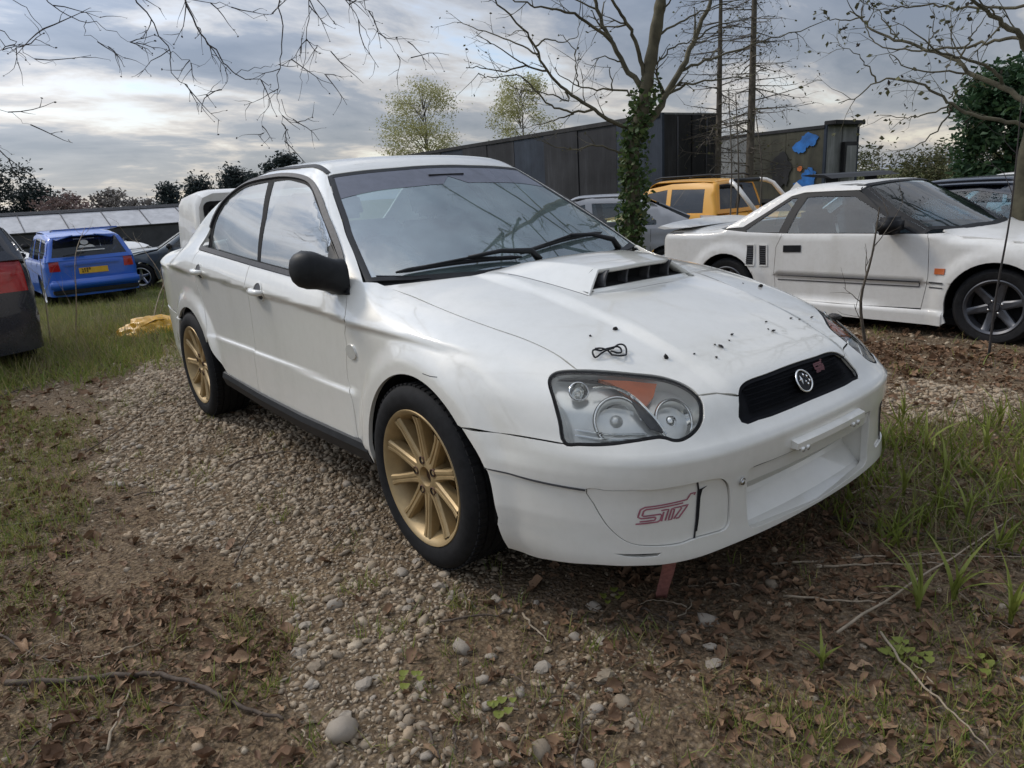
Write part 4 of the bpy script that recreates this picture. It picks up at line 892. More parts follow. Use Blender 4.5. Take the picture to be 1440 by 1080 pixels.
# tow strap hanging under the bumper
V = []
for t in np.linspace(0, 1, 9):
    x = .80-.115*t; y = -.565+.11*t+.008*math.sin(t*5); z = .245-.24*t; V += [(x-.012, y-.016*(1-.3*t), z), (x+.012, y+.016*(1-.2*t), z+.002)]
st = mk('tow_strap', V, [(2*i, 2*i+1, 2*i+3, 2*i+2) for i in range(8)], simple('faded_red_strap', (.36, .15, .13), .8, var=.3, scale=60), car, True)
sm = st.modifiers.new('t', 'SOLIDIFY'); sm.thickness = .003
# ---------------------------------------------------------------- ground
def vnoise(x, y, seed=0):
    """smooth value noise, numpy"""
    xi = np.floor(x).astype(int); yi = np.floor(y).astype(int); fx = x-xi; fy = y-yi; fx = fx*fx*(3-2*fx); fy = fy*fy*(3-2*fy)
    def h(a, b):
        n = (a*374761393+b*668265263+seed*982451653) & 0x7fffffff; n = ((n ^ (n >> 13))*1274126177) & 0x7fffffff; return ((n ^ (n >> 16)) & 0xffff)/65535.
    return (h(xi, yi)*(1-fx)+h(xi+1, yi)*fx)*(1-fy)+(h(xi, yi+1)*(1-fx)+h(xi+1, yi+1)*fx)*fy
def fbm(x, y, o=4, seed=0):
    s = 0; a = .5
    for k in range(o): s = s+a*vnoise(x*2**k, y*2**k, seed+k*17); a *= .5
    return s/(1-.5**o)
_fall = mono([(0, 0), (.4, 0), (2.5, -.09), (4.2, -.16), (6, -.36), (9, -.47), (13, -.58), (20, -.62), (40, -.70)])
def gz(x, y):
    x = np.asarray(x, float); y = np.asarray(y, float)
    d = np.sqrt(np.maximum(np.abs(x+1.27)-2.2, 0)**2+np.maximum(np.abs(y)-1.5, 0)**2)
    b = _fall(d)
    near = sstep(60, 8, np.hypot(x, y))
    und = (fbm(x*.8+5, y*.8+3, 3, 4)-.5)*.10*sstep(.1, 1.5, d)+(fbm(x*3.1, y*3.1, 4, 9)-.5)*.035
    wheel = 1
    for cx in (0, -2.54):
        for cy in (-.75, .75): wheel = wheel*(1-.9*np.exp(-((x-cx)**2+(y-cy)**2)/.06))
    return b+und*wheel*near-.004
# ground cover patches (metres, world x, y)
ZONES = {
 'gravel': [(-5.69,-0.25), (-3.56,-1.23), (-2.33,-1.58), (-1.61,-1.42), (-0.87,-1.48), (-0.46,-1.37), (-0.16,-1.38), (0.10,-1.37), (0.31,-1.42), (0.55,-1.59), (0.90,-1.73), (1.14,-1.45), (0.81,-1.30), (0.59,-1.20), (0.36,-1.10), (0.25,-0.90), (0.29,-0.61), (-0.14,-0.23), (-1.17,0.06), (-3.23,0.62), (-5.31,0.22)],
 'gravel_mix': [(0.14,-0.95), (0.61,-0.47), (0.86,-0.58), (0.96,-0.87), (1.29,-1.28), (1.06,-1.54)],
 'gravel_right': [(0.02,2.35), (0.22,2.41), (0.73,2.53), (1.20,2.58), (1.31,2.04), (0.92,1.89), (0.60,1.84), (0.47,1.50)],
 'lush': [(0.52,1.02), (0.41,1.45), (0.43,1.69), (0.66,1.67), (0.83,2.19), (1.25,2.33), (1.59,0.59), (1.35,0.46), (1.17,0.34), (0.87,0.40), (0.65,0.52)],
 'moss': [(0.88,-0.55), (1.16,-0.52), (1.35,-0.45), (1.33,-0.08), (1.42,0.21), (1.63,0.42), (1.84,-0.66), (1.35,-1.21)],
 'left_grass': [(-4.24,-1.80), (-2.94,-1.50), (-1.57,-1.61), (-0.90,-1.81), (-0.53,-1.82), (-0.45,-1.95), (-0.64,-2.04), (-0.87,-2.39), (-5.23,-2.63)],
 'back_grass': [(-21.34,-3.49), (-11.74,1.21), (-5.92,-0.20), (-4.99,-0.70), (-5.42,-1.19), (-4.80,-1.76), (-5.23,-2.63)],
 'leaf_right': [(-0.65,3.45), (0.92,3.98), (1.20,2.58), (0.73,2.53), (0.22,2.41), (0.02,2.35)],
 'litter_front': [(0.41,-0.49), (0.66,-0.17), (0.71,0.40), (0.88,0.37), (1.18,0.32), (1.36,0.44), (1.59,0.59), (1.72,-0.05), (1.41,-0.39), (1.05,-0.71), (0.75,-0.69)],
 'litter_left': [(-1.16,-2.41), (-0.45,-1.95), (-0.57,-1.80), (-0.37,-1.47), (0.10,-1.37), (0.40,-1.48), (0.88,-1.75), (0.37,-2.33)],
}
def axis(lo, hi, st, far):
    a = list(np.arange(lo, hi+1e-6, st)); g = st; l = lo; h = hi; L = []; H = []
    while h < far: g *= 1.22; h += g; l -= g; H.append(h); L.append(l)
    return np.array(L[::-1]+a+H)
gxs = axis(-9.0, 2.6, .05, 1500); gys = axis(-3.2, 5.2, .05, 1500)
GX, GY = np.meshgrid(gxs, gys, indexing='ij'); GZ = gz(GX, GY)
nx, ny = GX.shape; idx = np.arange(nx*ny).reshape(nx, ny)
quads = np.stack([idx[:-1, :-1], idx[1:, :-1], idx[1:, 1:], idx[:-1, 1:]], -1).reshape(-1, 4)
def soil_mat():
    m, t, b = nmat('soil_gravel_litter')
    tc = N(t, 'ShaderNodeTexCoord'); v = tc.outputs['Object']
    big = noise(t, .9, 5, .6, vec=v); mid = noise(t, 7, 6, .65, vec=v); fine = noise(t, 60, 5, .7, vec=v)
    base = ramp(t, mid, [(0.3, (0.081, 0.053, 0.029)), (0.48, (0.188, 0.126, 0.074)), (0.62, (0.281, 0.199, 0.121)), (0.78, (0.375, 0.287, 0.184))])
    base = mixc(t, .68, base, ramp(t, fine, [(0.36, (0.037, 0.025, 0.015)), (0.5, (0.163, 0.115, 0.069)), (0.6, (0.275, 0.205, 0.126)), (0.72, (0.525, 0.409, 0.263))]))
    vo = N(t, 'ShaderNodeTexVoronoi', Scale=70); t.links.new(v, vo.inputs['Vector'])
    peb = mixc(t, .55, ramp(t, vo.outputs['Distance'], [(.15, (.34, .30, .255)), (.55, (.05, .04, .03))]), base)
    # far ground turns to rough grass
    sepv = N(t, 'ShaderNodeSeparateXYZ'); t.links.new(v, sepv.inputs[0])
    ln = N(t, 'ShaderNodeVectorMath', operation='LENGTH'); t.links.new(v, ln.inputs[0])
    far = N(t, 'ShaderNodeMapRange'); far.inputs[1].default_value = 5; far.inputs[2].default_value = 9; t.links.new(ln.outputs['Value'], far.inputs[0])
    pm = ramp(t, big, [(.42, (0, 0, 0)), (.60, (.8, .8, .8))]); sc = N(t, 'ShaderNodeSeparateColor'); t.links.new(pm, sc.inputs[0])
    c = mixc(t, sc.outputs[0], base, peb)
    grass = ramp(t, noise(t, 1.3, 6, .65, vec=v), [(.35, (.055, .07, .022)), (.55, (.11, .12, .045)), (.7, (.17, .15, .08))])
    c = mixc(t, far.outputs[0], c, grass)
    t.links.new(c, b.inputs['Base Color']); b.inputs['Roughness'].default_value = .95; b.inputs['Specular IOR Level'].default_value = .2
    bump(t, b, mixc(t, .35, mixc(t, .5, fine, mid), vo.outputs['Distance']), .9, .03)
    return m
ground = fast_mesh('ground', np.stack([GX, GY, GZ], -1).reshape(-1, 3), quads, soil_mat(), smooth=True, k=4); tag(ground, kind='structure')
# ---------------------------------------------------------------- ground cover
ZN = {k: np.array(v) for k, v in ZONES.items()}
def zone(k, x, y, warp=.12):
    wx = x+(vnoise(x*3.3, y*3.3, 31)-.5)*warp*2+(vnoise(x*11, y*11, 5)-.5)*warp; wy = y+(vnoise(x*3.3+40, y*3.3, 77)-.5)*warp*2+(vnoise(x*11, y*11+9, 8)-.5)*warp
    return inside(ZN[k], np.stack([wx, wy], -1)).astype(float)
CP = np.array(CAM_P); CR = np.array(_r); CU = np.array(_u); CD = np.array(_d)
def seen(x, y, z=0, m=240):
    v = np.stack([x, y, z+0*x], -1)-CP; dz = v@CD; px = 720+1004.5*(v@CR)/np.maximum(dz, .01); py = 540-1004.5*(v@CU)/np.maximum(dz, .01)
    return (dz > .3) & (px > -m) & (px < 1440+m) & (py < 1080+m*2) & (py > 200), dz
def scatter(n, x0, x1, y0, y1): return RNG.uniform(x0, x1, n), RNG.uniform(y0, y1, n)
def under_car(x, y): return (x > -3.3) & (x < .75) & (np.abs(y) < .72)
ICO = None
def ico(sub):
    bm = bmesh.new(); bmesh.ops.create_icosphere(bm, subdivisions=sub, radius=1); V = np.array([v.co[:] for v in bm.verts]); Fc = np.array([[v.index for v in f.verts] for f in bm.faces]); bm.free(); return V, Fc
def rotm(rz, rx, ry):
    cz, sz_, cx, sx_, cy, sy_ = np.cos(rz), np.sin(rz), np.cos(rx), np.sin(rx), np.cos(ry), np.sin(ry); o = np.ones_like(rz); z = 0*rz
    Rz = np.stack([cz, -sz_, z, sz_, cz, z, z, z, o], -1).reshape(-1, 3, 3); Rx = np.stack([o, z, z, z, cx, -sx_, z, sx_, cx], -1).reshape(-1, 3, 3); Ry = np.stack([cy, z, sy_, z, o, z, -sy_, z, cy], -1).reshape(-1, 3, 3)
    return Rz@Rx@Ry
def multi(V, Fc, pos, rot, scl, nvar=1):
    """many copies of a template joined into arrays"""
    P = np.einsum('nij,vj->nvi', rot, V)*1.0 if scl is None else np.einsum('nij,nvj->nvi', rot, V[None]*scl[:, None, :])
    P = P+pos[:, None, :]; n, k = P.shape[:2]
    Fa = Fc[None]+(np.arange(n)*k)[:, None, None]
    return P.reshape(-1, 3), Fa.reshape(-1, Fc.shape[1])
def stone_mat(name, cols):
    m, t, b = nmat(name); gi = N(t, 'ShaderNodeNewGeometry'); f = noise(t, 38, 4, .6)
    rnd = gi.outputs['Random Per Island']
    c = ramp(t, rnd, [(i/(len(cols)-1), q) for i, q in enumerate(cols)])
    c = mixc(t, .45, c, ramp(t, f, [(.3, (.16, .125, .09)), (.7, (.50, .43, .33))]))
    t.links.new(c, b.inputs['Base Color']); b.inputs['Roughness'].default_value = .85; b.inputs['Specular IOR Level'].default_value = .3
    bump(t, b, noise(t, 120, 3, .6), .4, .004); return m
STC = [(0.156, 0.113, 0.072), (0.396, 0.3, 0.196), (0.267, 0.2, 0.132), (0.497, 0.392, 0.268), (0.304, 0.248, 0.188), (0.414, 0.283, 0.168), (0.212, 0.157, 0.104), (0.515, 0.426, 0.308)]
M['stone'] = stone_mat('pebble', STC)
M['stone_pale'] = stone_mat('pale_stone', [(.34, .30, .25), (.50, .46, .40), (.40, .37, .33), (.30, .25, .20)])
# fine gravel
x, y = scatter(300000, -8, 1.9, -2.6, 4.2)
ok, dz = seen(x, y); x, y, dz = x[ok], y[ok], dz[ok]
zg = zone('gravel', x, y); zm = zone('gravel_mix', x, y); zr = zone('gravel_right', x, y)
patch = fbm(x*2.2, y*2.2, 3, 61)
p = np.clip(zg*.95*(.55+1.1*sstep(.35, .6, patch))+zm*.36*sstep(.35, .55, patch)*1.6+zr*.9+.05, 0, 1)*np.clip(3.2/dz, .25, 1)
ok = (RNG.random(len(x)) < p); x, y, dz = x[ok], y[ok], dz[ok]; n = len(x)
s = np.exp(RNG.normal(math.log(.0066), .48, n))*np.clip(dz/2.6, 1, 2.0); s = np.clip(s, .0035, .024)
sc = np.stack([s*RNG.uniform(.8, 1.6, n), s*RNG.uniform(.7, 1.15, n), s*RNG.uniform(.35, .75, n)], -1)
pos = np.stack([x, y, gz(x, y)+s*.12], -1); rot = rotm(RNG.uniform(0, 6.28, n), RNG.normal(0, .4, n), RNG.normal(0, .4, n)); PVs = []; PFs = []; o_ = 0
for k in range(6):
    V0, F0 = ico(1); rg = np.random.default_rng(200+k); V0 = V0*(1+.16*np.sin(V0@rg.normal(0, 3, 3))[:, None])
    for _ in range(6):
        nr = rg.normal(size=3); nr /= np.linalg.norm(nr); V0 = V0-np.maximum(V0@nr-rg.uniform(.45, .75), 0)[:, None]*nr*.9
    sel = np.arange(n) % 6 == k; pv, pf = multi(V0, F0, pos[sel], rot[sel], sc[sel]); PVs.append(pv); PFs.append(pf+o_); o_ += len(pv)
PV = np.vstack(PVs); PF = np.vstack(PFs)
gravel = fast_mesh('gravel', PV, PF, M['stone'], smooth=False); tag(gravel, 'small brown and grey gravel stones spread over the ground beside the white saloon', 'gravel', kind='stuff')
print('gravel', n, len(PF))
# larger stones one can pick out
SM = []
for k in range(9):
    V, Fc = ico(2); q = np.array([RNG.uniform(1.5, 3.2, 3) for _ in range(3)]); ph = RNG.uniform(0, 6, 3)
    d = 1+.16*np.sin(V@q[0]+ph[0])+.12*np.sin(V@q[1]*1.7+ph[1])+.06*np.sin(V@q[2]*3+ph[2]); V = V*d[:, None]*np.array([1, RNG.uniform(.65, .9), RNG.uniform(.42, .65)])
    for pl_ in range(4):
        nrm = RNG.normal(size=3); nrm /= np.linalg.norm(nrm); hgt = V@nrm; cut = RNG.uniform(.55, .8); V = V-np.maximum(hgt-cut, 0)[:, None]*nrm*.85
    me = bpy.data.meshes.new('stone'); me.from_pydata([tuple(v) for v in V], [], [tuple(f) for f in Fc]); me.materials.append(M['stone_pale' if k % 3 else 'stone']); me.polygons.foreach_set('use_smooth', [k % 2 == 0]*len(me.polygons)); SM.append(me)
def stone(x, y, s, k, label, group):
    o = bpy.data.objects.new('stone', SM[k]); o.location = (x, y, float(gz(x, y))+s*.22); o.scale = (s, s, s); o.rotation_euler = (RNG.normal(0, .2), RNG.normal(0, .2), RNG.uniform(0, 6.28)); put(o); tag(o, label, 'stone', group); return o
BIG = [((0.539,-1.444),.050,'large pale grey stone lying at the bottom edge of the gravel'), ((0.260,-1.390),.026,'pale upright stone on the gravel left of centre foreground'), ((0.468,-1.044),.034,'chunky cream stone in the leaf litter below the front wheel'), ((0.817,-0.844),.032,'rounded buff stone in the leaf litter right of the pebble cluster'), ((0.710,-0.739),.024,'tall grey stone above the rounded buff stone in the litter'), ((0.685,-0.936),.024,'flat cream stone in the cluster below the bumper'), ((0.703,-0.884),.017,'small bright white pebble in the cluster below the bumper'), ((0.911,-0.879),.030,'pale crusty stone in front of the brown leaf, lower centre'), ((0.882,-0.941),.020,'grey stone beside the pale crusty stone, lower centre'), ((0.573,-0.638),.026,'long pale stone in the shade under the front bumper'), ((0.547,-0.701),.016,'small grey stone in the shade under the front bumper'), ((0.842,-0.446),.030,'cream stone half buried in leaves right of the tow strap'), ((0.730,-0.939),.016,'small cream pebble below the pebble cluster'), ((0.625,-1.201),.018,'yellowish pebble in the lower middle litter'), ((0.612,-1.306),.022,'grey stone on gravel right of the large pale stone'), ((0.894,-1.131),.035,'reddish brown stone at the bottom edge, centre')]
for (bx, by), s, lab in BIG: stone(bx, by, s, int(RNG.integers(0, 9)), lab, None)
x, y = scatter(5200, -3.5, 1.8, -2.4, 1.2); ok, dz = seen(x, y, 0, 0); x, y = x[ok], y[ok]
pr_ = zone('gravel', x, y)*.5+zone('gravel_mix', x, y)*.55+zone('litter_front', x, y)*.06+zone('litter_left', x, y)*.08+.02
ok = (RNG.random(len(x)) < pr_) & ~under_car(x, y); x, y = x[ok][:240], y[ok][:240]
for a, b_ in zip(x, y):
    zg_ = zone('gravel', np.array([a]), np.array([b_]))[0] > 0
    stone(a, b_, float(np.clip(np.exp(RNG.normal(math.log(.0155), .25)), .011, .026)), int(RNG.integers(0, 9)), 'pebble of the loose gravel beside the white saloon' if zg_ else 'pebble lying in the leaf litter in front of the white saloon', 'loose gravel pebbles' if zg_ else 'pebbles in the litter')
# dead leaves
def leaf_mesh(k):
    rg = np.random.default_rng(100+k); n = 6; ts = np.linspace(0, 1, n); w_ = np.sin(ts**.85*math.pi)**.6*rg.uniform(.22, .42)*rg.uniform(.72, 1.2, n); w_[0] = .03; w_[-1] = .02
    curl = rg.uniform(.5, 2.2); tw = rg.uniform(-1.2, 1.2); bend = rg.uniform(-1.4, 1.4); V = []
    for t, wd in zip(ts, w_):
        z = bend*(t-.5)**2*.5+.05*math.sin(t*7+k); y0 = .10*math.sin(t*3.2+k)
        for u in (-1, -.5, 0, .5, 1):
            ww = wd*(1 if abs(u) < .9 else rg.uniform(.7, 1.15)); a_ = tw*(t-.5)+u*curl*.35; yy = ww*u; zz = ww*curl*.42*u*u
            V.append((t-.5+rg.uniform(-.02, .02), y0+yy*math.cos(a_*.5), z+zz+yy*math.sin(tw*(t-.5))))
    Fc = []
    for i in range(n-1):
        for j in range(4): a = i*5+j; Fc += [(a, a+5, a+6), (a, a+6, a+1)]
    return np.array(V), np.array(Fc)
def leaf_mat(name, cols, rough=.7):
    m, t, b = nmat(name); gi = N(t, 'ShaderNodeNewGeometry'); c = ramp(t, gi.outputs['Random Per Island'], [(i/(len(cols)-1), q) for i, q in enumerate(cols)])
    oi = N(t, 'ShaderNodeObjectInfo'); c = mixc(t, .5, c, ramp(t, oi.outputs['Random'], [(i/(len(cols)-1), q) for i, q in enumerate(cols)]))
    c = mixc(t, .5, c, ramp(t, noise(t, 30, 4, .6), [(.3, tuple(q*.55 for q in cols[0])), (.7, cols[-1])]))
    t.links.new(c, b.inputs['Base Color']); b.inputs['Roughness'].default_value = rough; b.inputs['Specular IOR Level'].default_value = .25; return m
M['leaf'] = leaf_mat('dead_leaf', [(0.081, 0.048, 0.029), (0.200, 0.118, 0.066), (0.275, 0.168, 0.097), (0.125, 0.072, 0.046), (0.350, 0.222, 0.132), (0.213, 0.120, 0.068)])
M['leaf_tan'] = leaf_mat('tan_dead_leaf', [(0.208, 0.119, 0.066), (0.351, 0.225, 0.132), (0.260, 0.150, 0.083), (0.416, 0.288, 0.176)])
LV = [leaf_mesh(k) for k in range(14)]
x, y = scatter(170000, -8.5, 2.0, -2.6, 4.4); ok, dz = seen(x, y); x, y, dz = x[ok], y[ok], dz[ok]
gr_ = zone('gravel', x, y); pt = fbm(x*1.7+3, y*1.7, 3, 91)
p = (zone('litter_front', x, y)*1.0+zone('litter_left', x, y)*.9+zone('leaf_right', x, y)*1.0+zone('lush', x, y)*.5+zone('moss', x, y)*.55+zone('gravel_mix', x, y)*.32+zone('left_grass', x, y)*.5+zone('back_grass', x, y)*.22+.16)*(.4+1.1*sstep(.35, .6, pt))*(1-.93*gr_)*np.clip(3.0/dz, .3, 1)
ok = RNG.random(len(x)) < np.clip(p, 0, 1)*.80; x, y, dz = x[ok], y[ok], dz[ok]; n = len(x)
s = np.clip(np.exp(RNG.normal(math.log(.021), .50, n)), .008, .06)*np.clip(dz/3, 1, 1.6); PVs = []; PFs = []; off_ = 0
for k in range(14):
    sel = np.arange(n) % 14 == k; m_ = sel.sum(); ss = s[sel]
    pos = np.stack([x[sel], y[sel], gz(x[sel], y[sel])+RNG.uniform(.002, .016, m_)], -1)
    pv, pf = multi(*LV[k], pos, rotm(RNG.uniform(0, 6.28, m_), RNG.normal(0, .5, m_), RNG.normal(0, .5, m_)), np.stack([ss, ss*RNG.uniform(.6, 1.1, m_), ss*RNG.uniform(.5, 1.4, m_)], -1))
    PVs.append(pv); PFs.append(pf+off_); off_ += len(pv)
litter = fast_mesh('leaf_litter', np.vstack(PVs), np.vstack(PFs), M['leaf'], smooth=True); tag(litter, 'dark brown rotting leaf litter covering the ground round the white saloon', 'leaf litter', kind='stuff')
print('leaves', n)
LME = []
for k in range(14):
    for mt in ('leaf', 'leaf_tan'):
        me = bpy.data.meshes.new('dead_leaf'); me.from_pydata([tuple(v) for v in LV[k][0]], [], [tuple(f) for f in LV[k][1]]); me.materials.append(M[mt]); me.polygons.foreach_set('use_smooth', [True]*len(me.polygons)); LME.append(me)
x, y = scatter(5000, -1.2, 1.8, -2.4, 1.0); ok, dz = seen(x, y, 0, 0); x, y = x[ok], y[ok]
zf, zl = zone('litter_front', x, y), zone('litter_left', x, y); ok = (RNG.random(len(x)) < zf*.55+zl*.6+zone('moss', x, y)*.25+zone('gravel_mix', x, y)*.12) & ~under_car(x, y); x, y = x[ok][:230], y[ok][:230]
for i, (a, b_) in enumerate(zip(x, y)):
    o = bpy.data.objects.new('dead_leaf', LME[int(RNG.integers(0, 28))]); s_ = float(np.clip(np.exp(RNG.normal(math.log(.038), .35)), .022, .075)); o.scale = (s_, s_*RNG.uniform(.6, 1), s_); o.location = (a, b_, float(gz(a, b_))+RNG.uniform(.008, .022)); o.rotation_euler = (RNG.normal(0, .35), RNG.normal(0, .35), RNG.uniform(0, 6.28)); put(o)
    left = b_ < -1.25
    tag(o, 'curled brown dead leaf in the lower left litter' if left else 'curled brown dead leaf in the litter in front of the bumper', 'leaf', 'dead leaves at lower left' if left else 'dead leaves in front of the bumper')
# grass
def blade(seg=3):
    V = []; 
    for i in range(seg):
        t = i/seg; w_ = .5*(1-t)**.7; b_ = t*t*.55; V += [(-w_, b_, t), (w_, b_, t)]
    V.append((0, .55, .93)); Fc = []
    for i in range(seg-1): a = 2*i; Fc += [(a, a+1, a+3), (a, a+3, a+2)]
    a = 2*(seg-1); Fc.append((a, a+1, a+2)); return np.array(V), np.array(Fc)
def grass_mat(name, cols):
    m, t, b = nmat(name); gi = N(t, 'ShaderNodeNewGeometry'); c = ramp(t, gi.outputs['Random Per Island'], [(i/(len(cols)-1), q) for i, q in enumerate(cols)])
    t.links.new(c, b.inputs['Base Color']); b.inputs['Roughness'].default_value = .55; b.inputs['Specular IOR Level'].default_value = .3
    tr = N(t, 'ShaderNodeBsdfTranslucent'); t.links.new(c, tr.inputs[0]); ms = N(t, 'ShaderNodeMixShader'); ms.inputs[0].default_value = .3
    t.links.new(b.outputs[0], ms.inputs[1]); t.links.new(tr.outputs[0], ms.inputs[2]); t.links.new(ms.outputs[0], t.nodes['Material Output'].inputs[0]); return m
M['grass'] = grass_mat('grass_blades', [(0.130, 0.189, 0.030), (0.234, 0.280, 0.055), (0.104, 0.150, 0.028), (0.286, 0.293, 0.075), (0.364, 0.312, 0.120), (0.176, 0.221, 0.045)])
M['grass_dry'] = grass_mat('dry_grass', [(.28, .22, .12), (.19, .155, .08), (.36, .29, .18), (.15, .15, .06), (.11, .13, .045)])
M['grass_lush'] = grass_mat('lush_grass', [(0.133, 0.18, 0.028), (0.208, 0.248, 0.043), (0.267, 0.293, 0.062), (0.105, 0.135, 0.024), (0.24, 0.22, 0.09)])
def grass(name, label, x, y, hgt, wid, mat, lean=.35, clump=0):
    n = len(x); V, Fc = blade(); h = hgt*RNG.uniform(.5, 1.25, n); w_ = wid*RNG.uniform(.6, 1.3, n)
    pos = np.stack([x, y, gz(x, y)-.004], -1); pv, pf = multi(V, Fc, pos, rotm(RNG.uniform(0, 6.28, n), RNG.normal(0, lean, n), RNG.normal(0, lean, n)), np.stack([w_, h*RNG.uniform(.3, 1.2, n), h], -1))
    o = fast_mesh(name, pv, pf, mat, smooth=True); tag(o, label, 'grass', kind='stuff'); return o
def tufted(n, x0, x1, y0, y1, prob, per, spread):
    cx, cy = scatter(n, x0, x1, y0, y1); ok, dz = seen(cx, cy); cx, cy, dz = cx[ok], cy[ok], dz[ok]
    ok = RNG.random(len(cx)) < prob(cx, cy)*np.clip(6/dz, .15, 1); cx, cy = cx[ok], cy[ok]
    x = np.repeat(cx, per)+RNG.normal(0, spread, len(cx)*per); y = np.repeat(cy, per)+RNG.normal(0, spread, len(cx)*per)
    k = ~((np.abs(y) < .70) & (x > -3.4) & (x < .70)); return x[k], y[k]
x, y = tufted(12000, -6, 1.9, -2.6, 1.3, lambda a, b_: (.10*(1-zone('gravel', a, b_))+.20*zone('litter_left', a, b_)+.05*zone('gravel', a, b_)+.08*zone('gravel_mix', a, b_))*(.25+1.4*sstep(.40, .62, fbm(a*2.6, b_*2.6, 3, 123)))+(zone('left_grass', a, b_)+.9*zone('moss', a, b_))*(.45+.8*sstep(.35, .6, fbm(a*2.6, b_*2.6, 3, 123))), 10, .022)
grass('grass_short', 'thin short grass coming up through the gravel and leaf litter', x, y, .065, .0036, M['grass'], .38)
x, y = tufted(2600, -6, 1.9, -2.6, 1.0, lambda a, b_: (.05*(1-zone('gravel', a, b_))+.7*zone('left_grass', a, b_)+.35*zone('moss', a, b_)+.12*zone('litter_left', a, b_)), 7, .03)
grass('dead_grass', 'dead straw-coloured grass blades lying among the short green grass', x, y, .09, .003, M['grass_dry'], .9)
x, y = tufted(7000, -6, 1.9, -2.5, 1.6, lambda a, b_: .65*zone('moss', a, b_)+.40*zone('left_grass', a, b_), 12, .025)
grass('moss_grass', 'fine low mossy grass at the lower right and left', x, y, .040, .0028, M['grass'], .45)
x, y = tufted(9000, -18, -4.2, -4.5, 3.5, lambda a, b_: .35+.65*zone('back_grass', a, b_), 16, .08)
grass('meadow_grass', 'rough grass between the white saloon and the blue estate car', x, y, .16, .007, M['grass'], .40)
x, y = tufted(5200, -18, -4.8, -4.5, 3.0, lambda a, b_: .30+.55*zone('back_grass', a, b_), 14, .09)
grass('dry_grass', 'dry straw-coloured grass between the parked cars', x, y, .22, .006, M['grass_dry'], .55)
x, y = tufted(470, .3, 1.9, .3, 2.6, lambda a, b_: .9*zone('lush', a, b_), 7, .03)
grass('lush_grass', 'taller green grass beside the front right corner of the bumper', x, y, .15, .010, M['grass_lush'], .42)
x, y = tufted(1500, .3, 1.9, .1, 2.6, lambda a, b_: .8*zone('lush', a, b_)+.1*zone('litter_front', a, b_), 6, .04)
grass('straw', 'dead straw lying among the green grass', x, y, .17, .004, M['grass_dry'], 1.1)
x, y = tufted(420, -6, 1.6, 2.2, 5.0, lambda a, b_: .12+.15*zone('leaf_right', a, b_), 9, .05)
grass('verge_grass', 'sparse grass at the foot of the white sports coupe', x, y, .09, .006, M['grass'], .5)
# twigs and stalks
M['twig'] = simple('twig_bark', (.085, .062, .045), .85, var=.4, scale=40, bmp=.3)
M['stalk'] = simple('dead_stalk', (.30, .24, .17), .75, var=.25, scale=40)
TWIGS = [
  [(1.144,-0.297), (1.170,-0.003), (1.194,0.336), (1.226,0.765)], [(1.221,-0.220), (1.372,-0.345), (1.469,-0.398), (1.567,-0.469)],
  [(-0.274,-2.053), (-0.182,-1.929), (-0.061,-1.791), (0.029,-1.712), (0.182,-1.637), (0.299,-1.594), (0.407,-1.535)], [(0.207,-1.891), (0.088,-1.838), (-0.015,-1.780)],
  [(0.814,-0.072), (0.965,0.161), (1.116,0.322), (1.334,0.508)], [(0.941,0.024), (1.036,0.155), (1.185,0.307)], [(0.780,0.374), (1.017,0.452), (1.218,0.499), (1.435,0.545)],
  [(-0.544,-2.049), (-0.347,-1.962), (-0.177,-1.878)], [(-1.493,-1.067), (-1.527,-0.842), (-1.405,-0.705)], [(-2.319,-1.552), (-2.725,-1.265), (-3.270,-0.957)],
  [(0.324,-1.024), (0.421,-0.887), (0.449,-0.827)], [(0.878,-0.981), (0.948,-1.068), (0.998,-1.128)], [(0.468,-0.829), (0.541,-0.850), (0.626,-0.858)], [(0.933,-0.207), (1.062,-0.120), (1.167,-0.038)],
  [(-1.494,-1.984), (-1.385,-1.771), (-1.376,-1.588)], [(-1.463,-1.485), (-1.361,-1.299)], [(0.719,-1.244), (0.772,-1.276)], [(0.671,-1.293), (0.774,-1.320)], [(0.097,-2.052), (0.044,-1.989)],
  [(-0.466,-1.369), (-0.647,-1.256), (-0.765,-1.153)], [(-4.321,-1.798), (-4.632,-1.501), (-5.148,-1.187)], [(0.467,1.511), (0.738,1.251), (0.949,0.926)], [(0.717,0.601), (0.769,0.753), (1.132,0.886)], [(0.679,-0.551), (0.779,-0.543), (0.867,-0.590)]]
TL = {0: 'long pale straight stalk lying across the leaves at right', 1: 'thin pale stalk running off the bottom right corner', 2: 'thick grey branch lying in the leaf litter at lower left', 3: 'straight pale twig slanting below the grey branch at lower left', 4: 'pale stalk lying along the top of the litter, right of the bumper', 6: 'brown stick under the right end of the bumper', 8: 'short twig on the gravel beside the sill', 9: 'dark twig at the left edge of the gravel'}
def twig(line, r, mat, lab, grp, lift=.012):
    q = smooth_curve(np.array([(a, b_, float(gz(a, b_))+lift+RNG.uniform(0, .008)) for a, b_ in line]), 5); q = q+RNG.normal(0, .0025, q.shape)
    n = len(q); o = MB().tube(q, [r*(1-.55*i/n) for i in range(n)], 6).build('twig', mat, None, True); tag(o, lab, 'twig', grp); return o
for i, ln in enumerate(TWIGS):
    twig(ln, {0: .0045, 1: .0035, 2: .010, 6: .007, 4: .004}.get(i, .004), M['stalk'] if i in (0, 1, 3, 4, 5, 13, 12, 22) else M['twig'], TL.get(i, 'short loose twig lying in the leaf litter'), None if i in TL else 'short loose twigs', .03 if i in (0, 1) else .012)
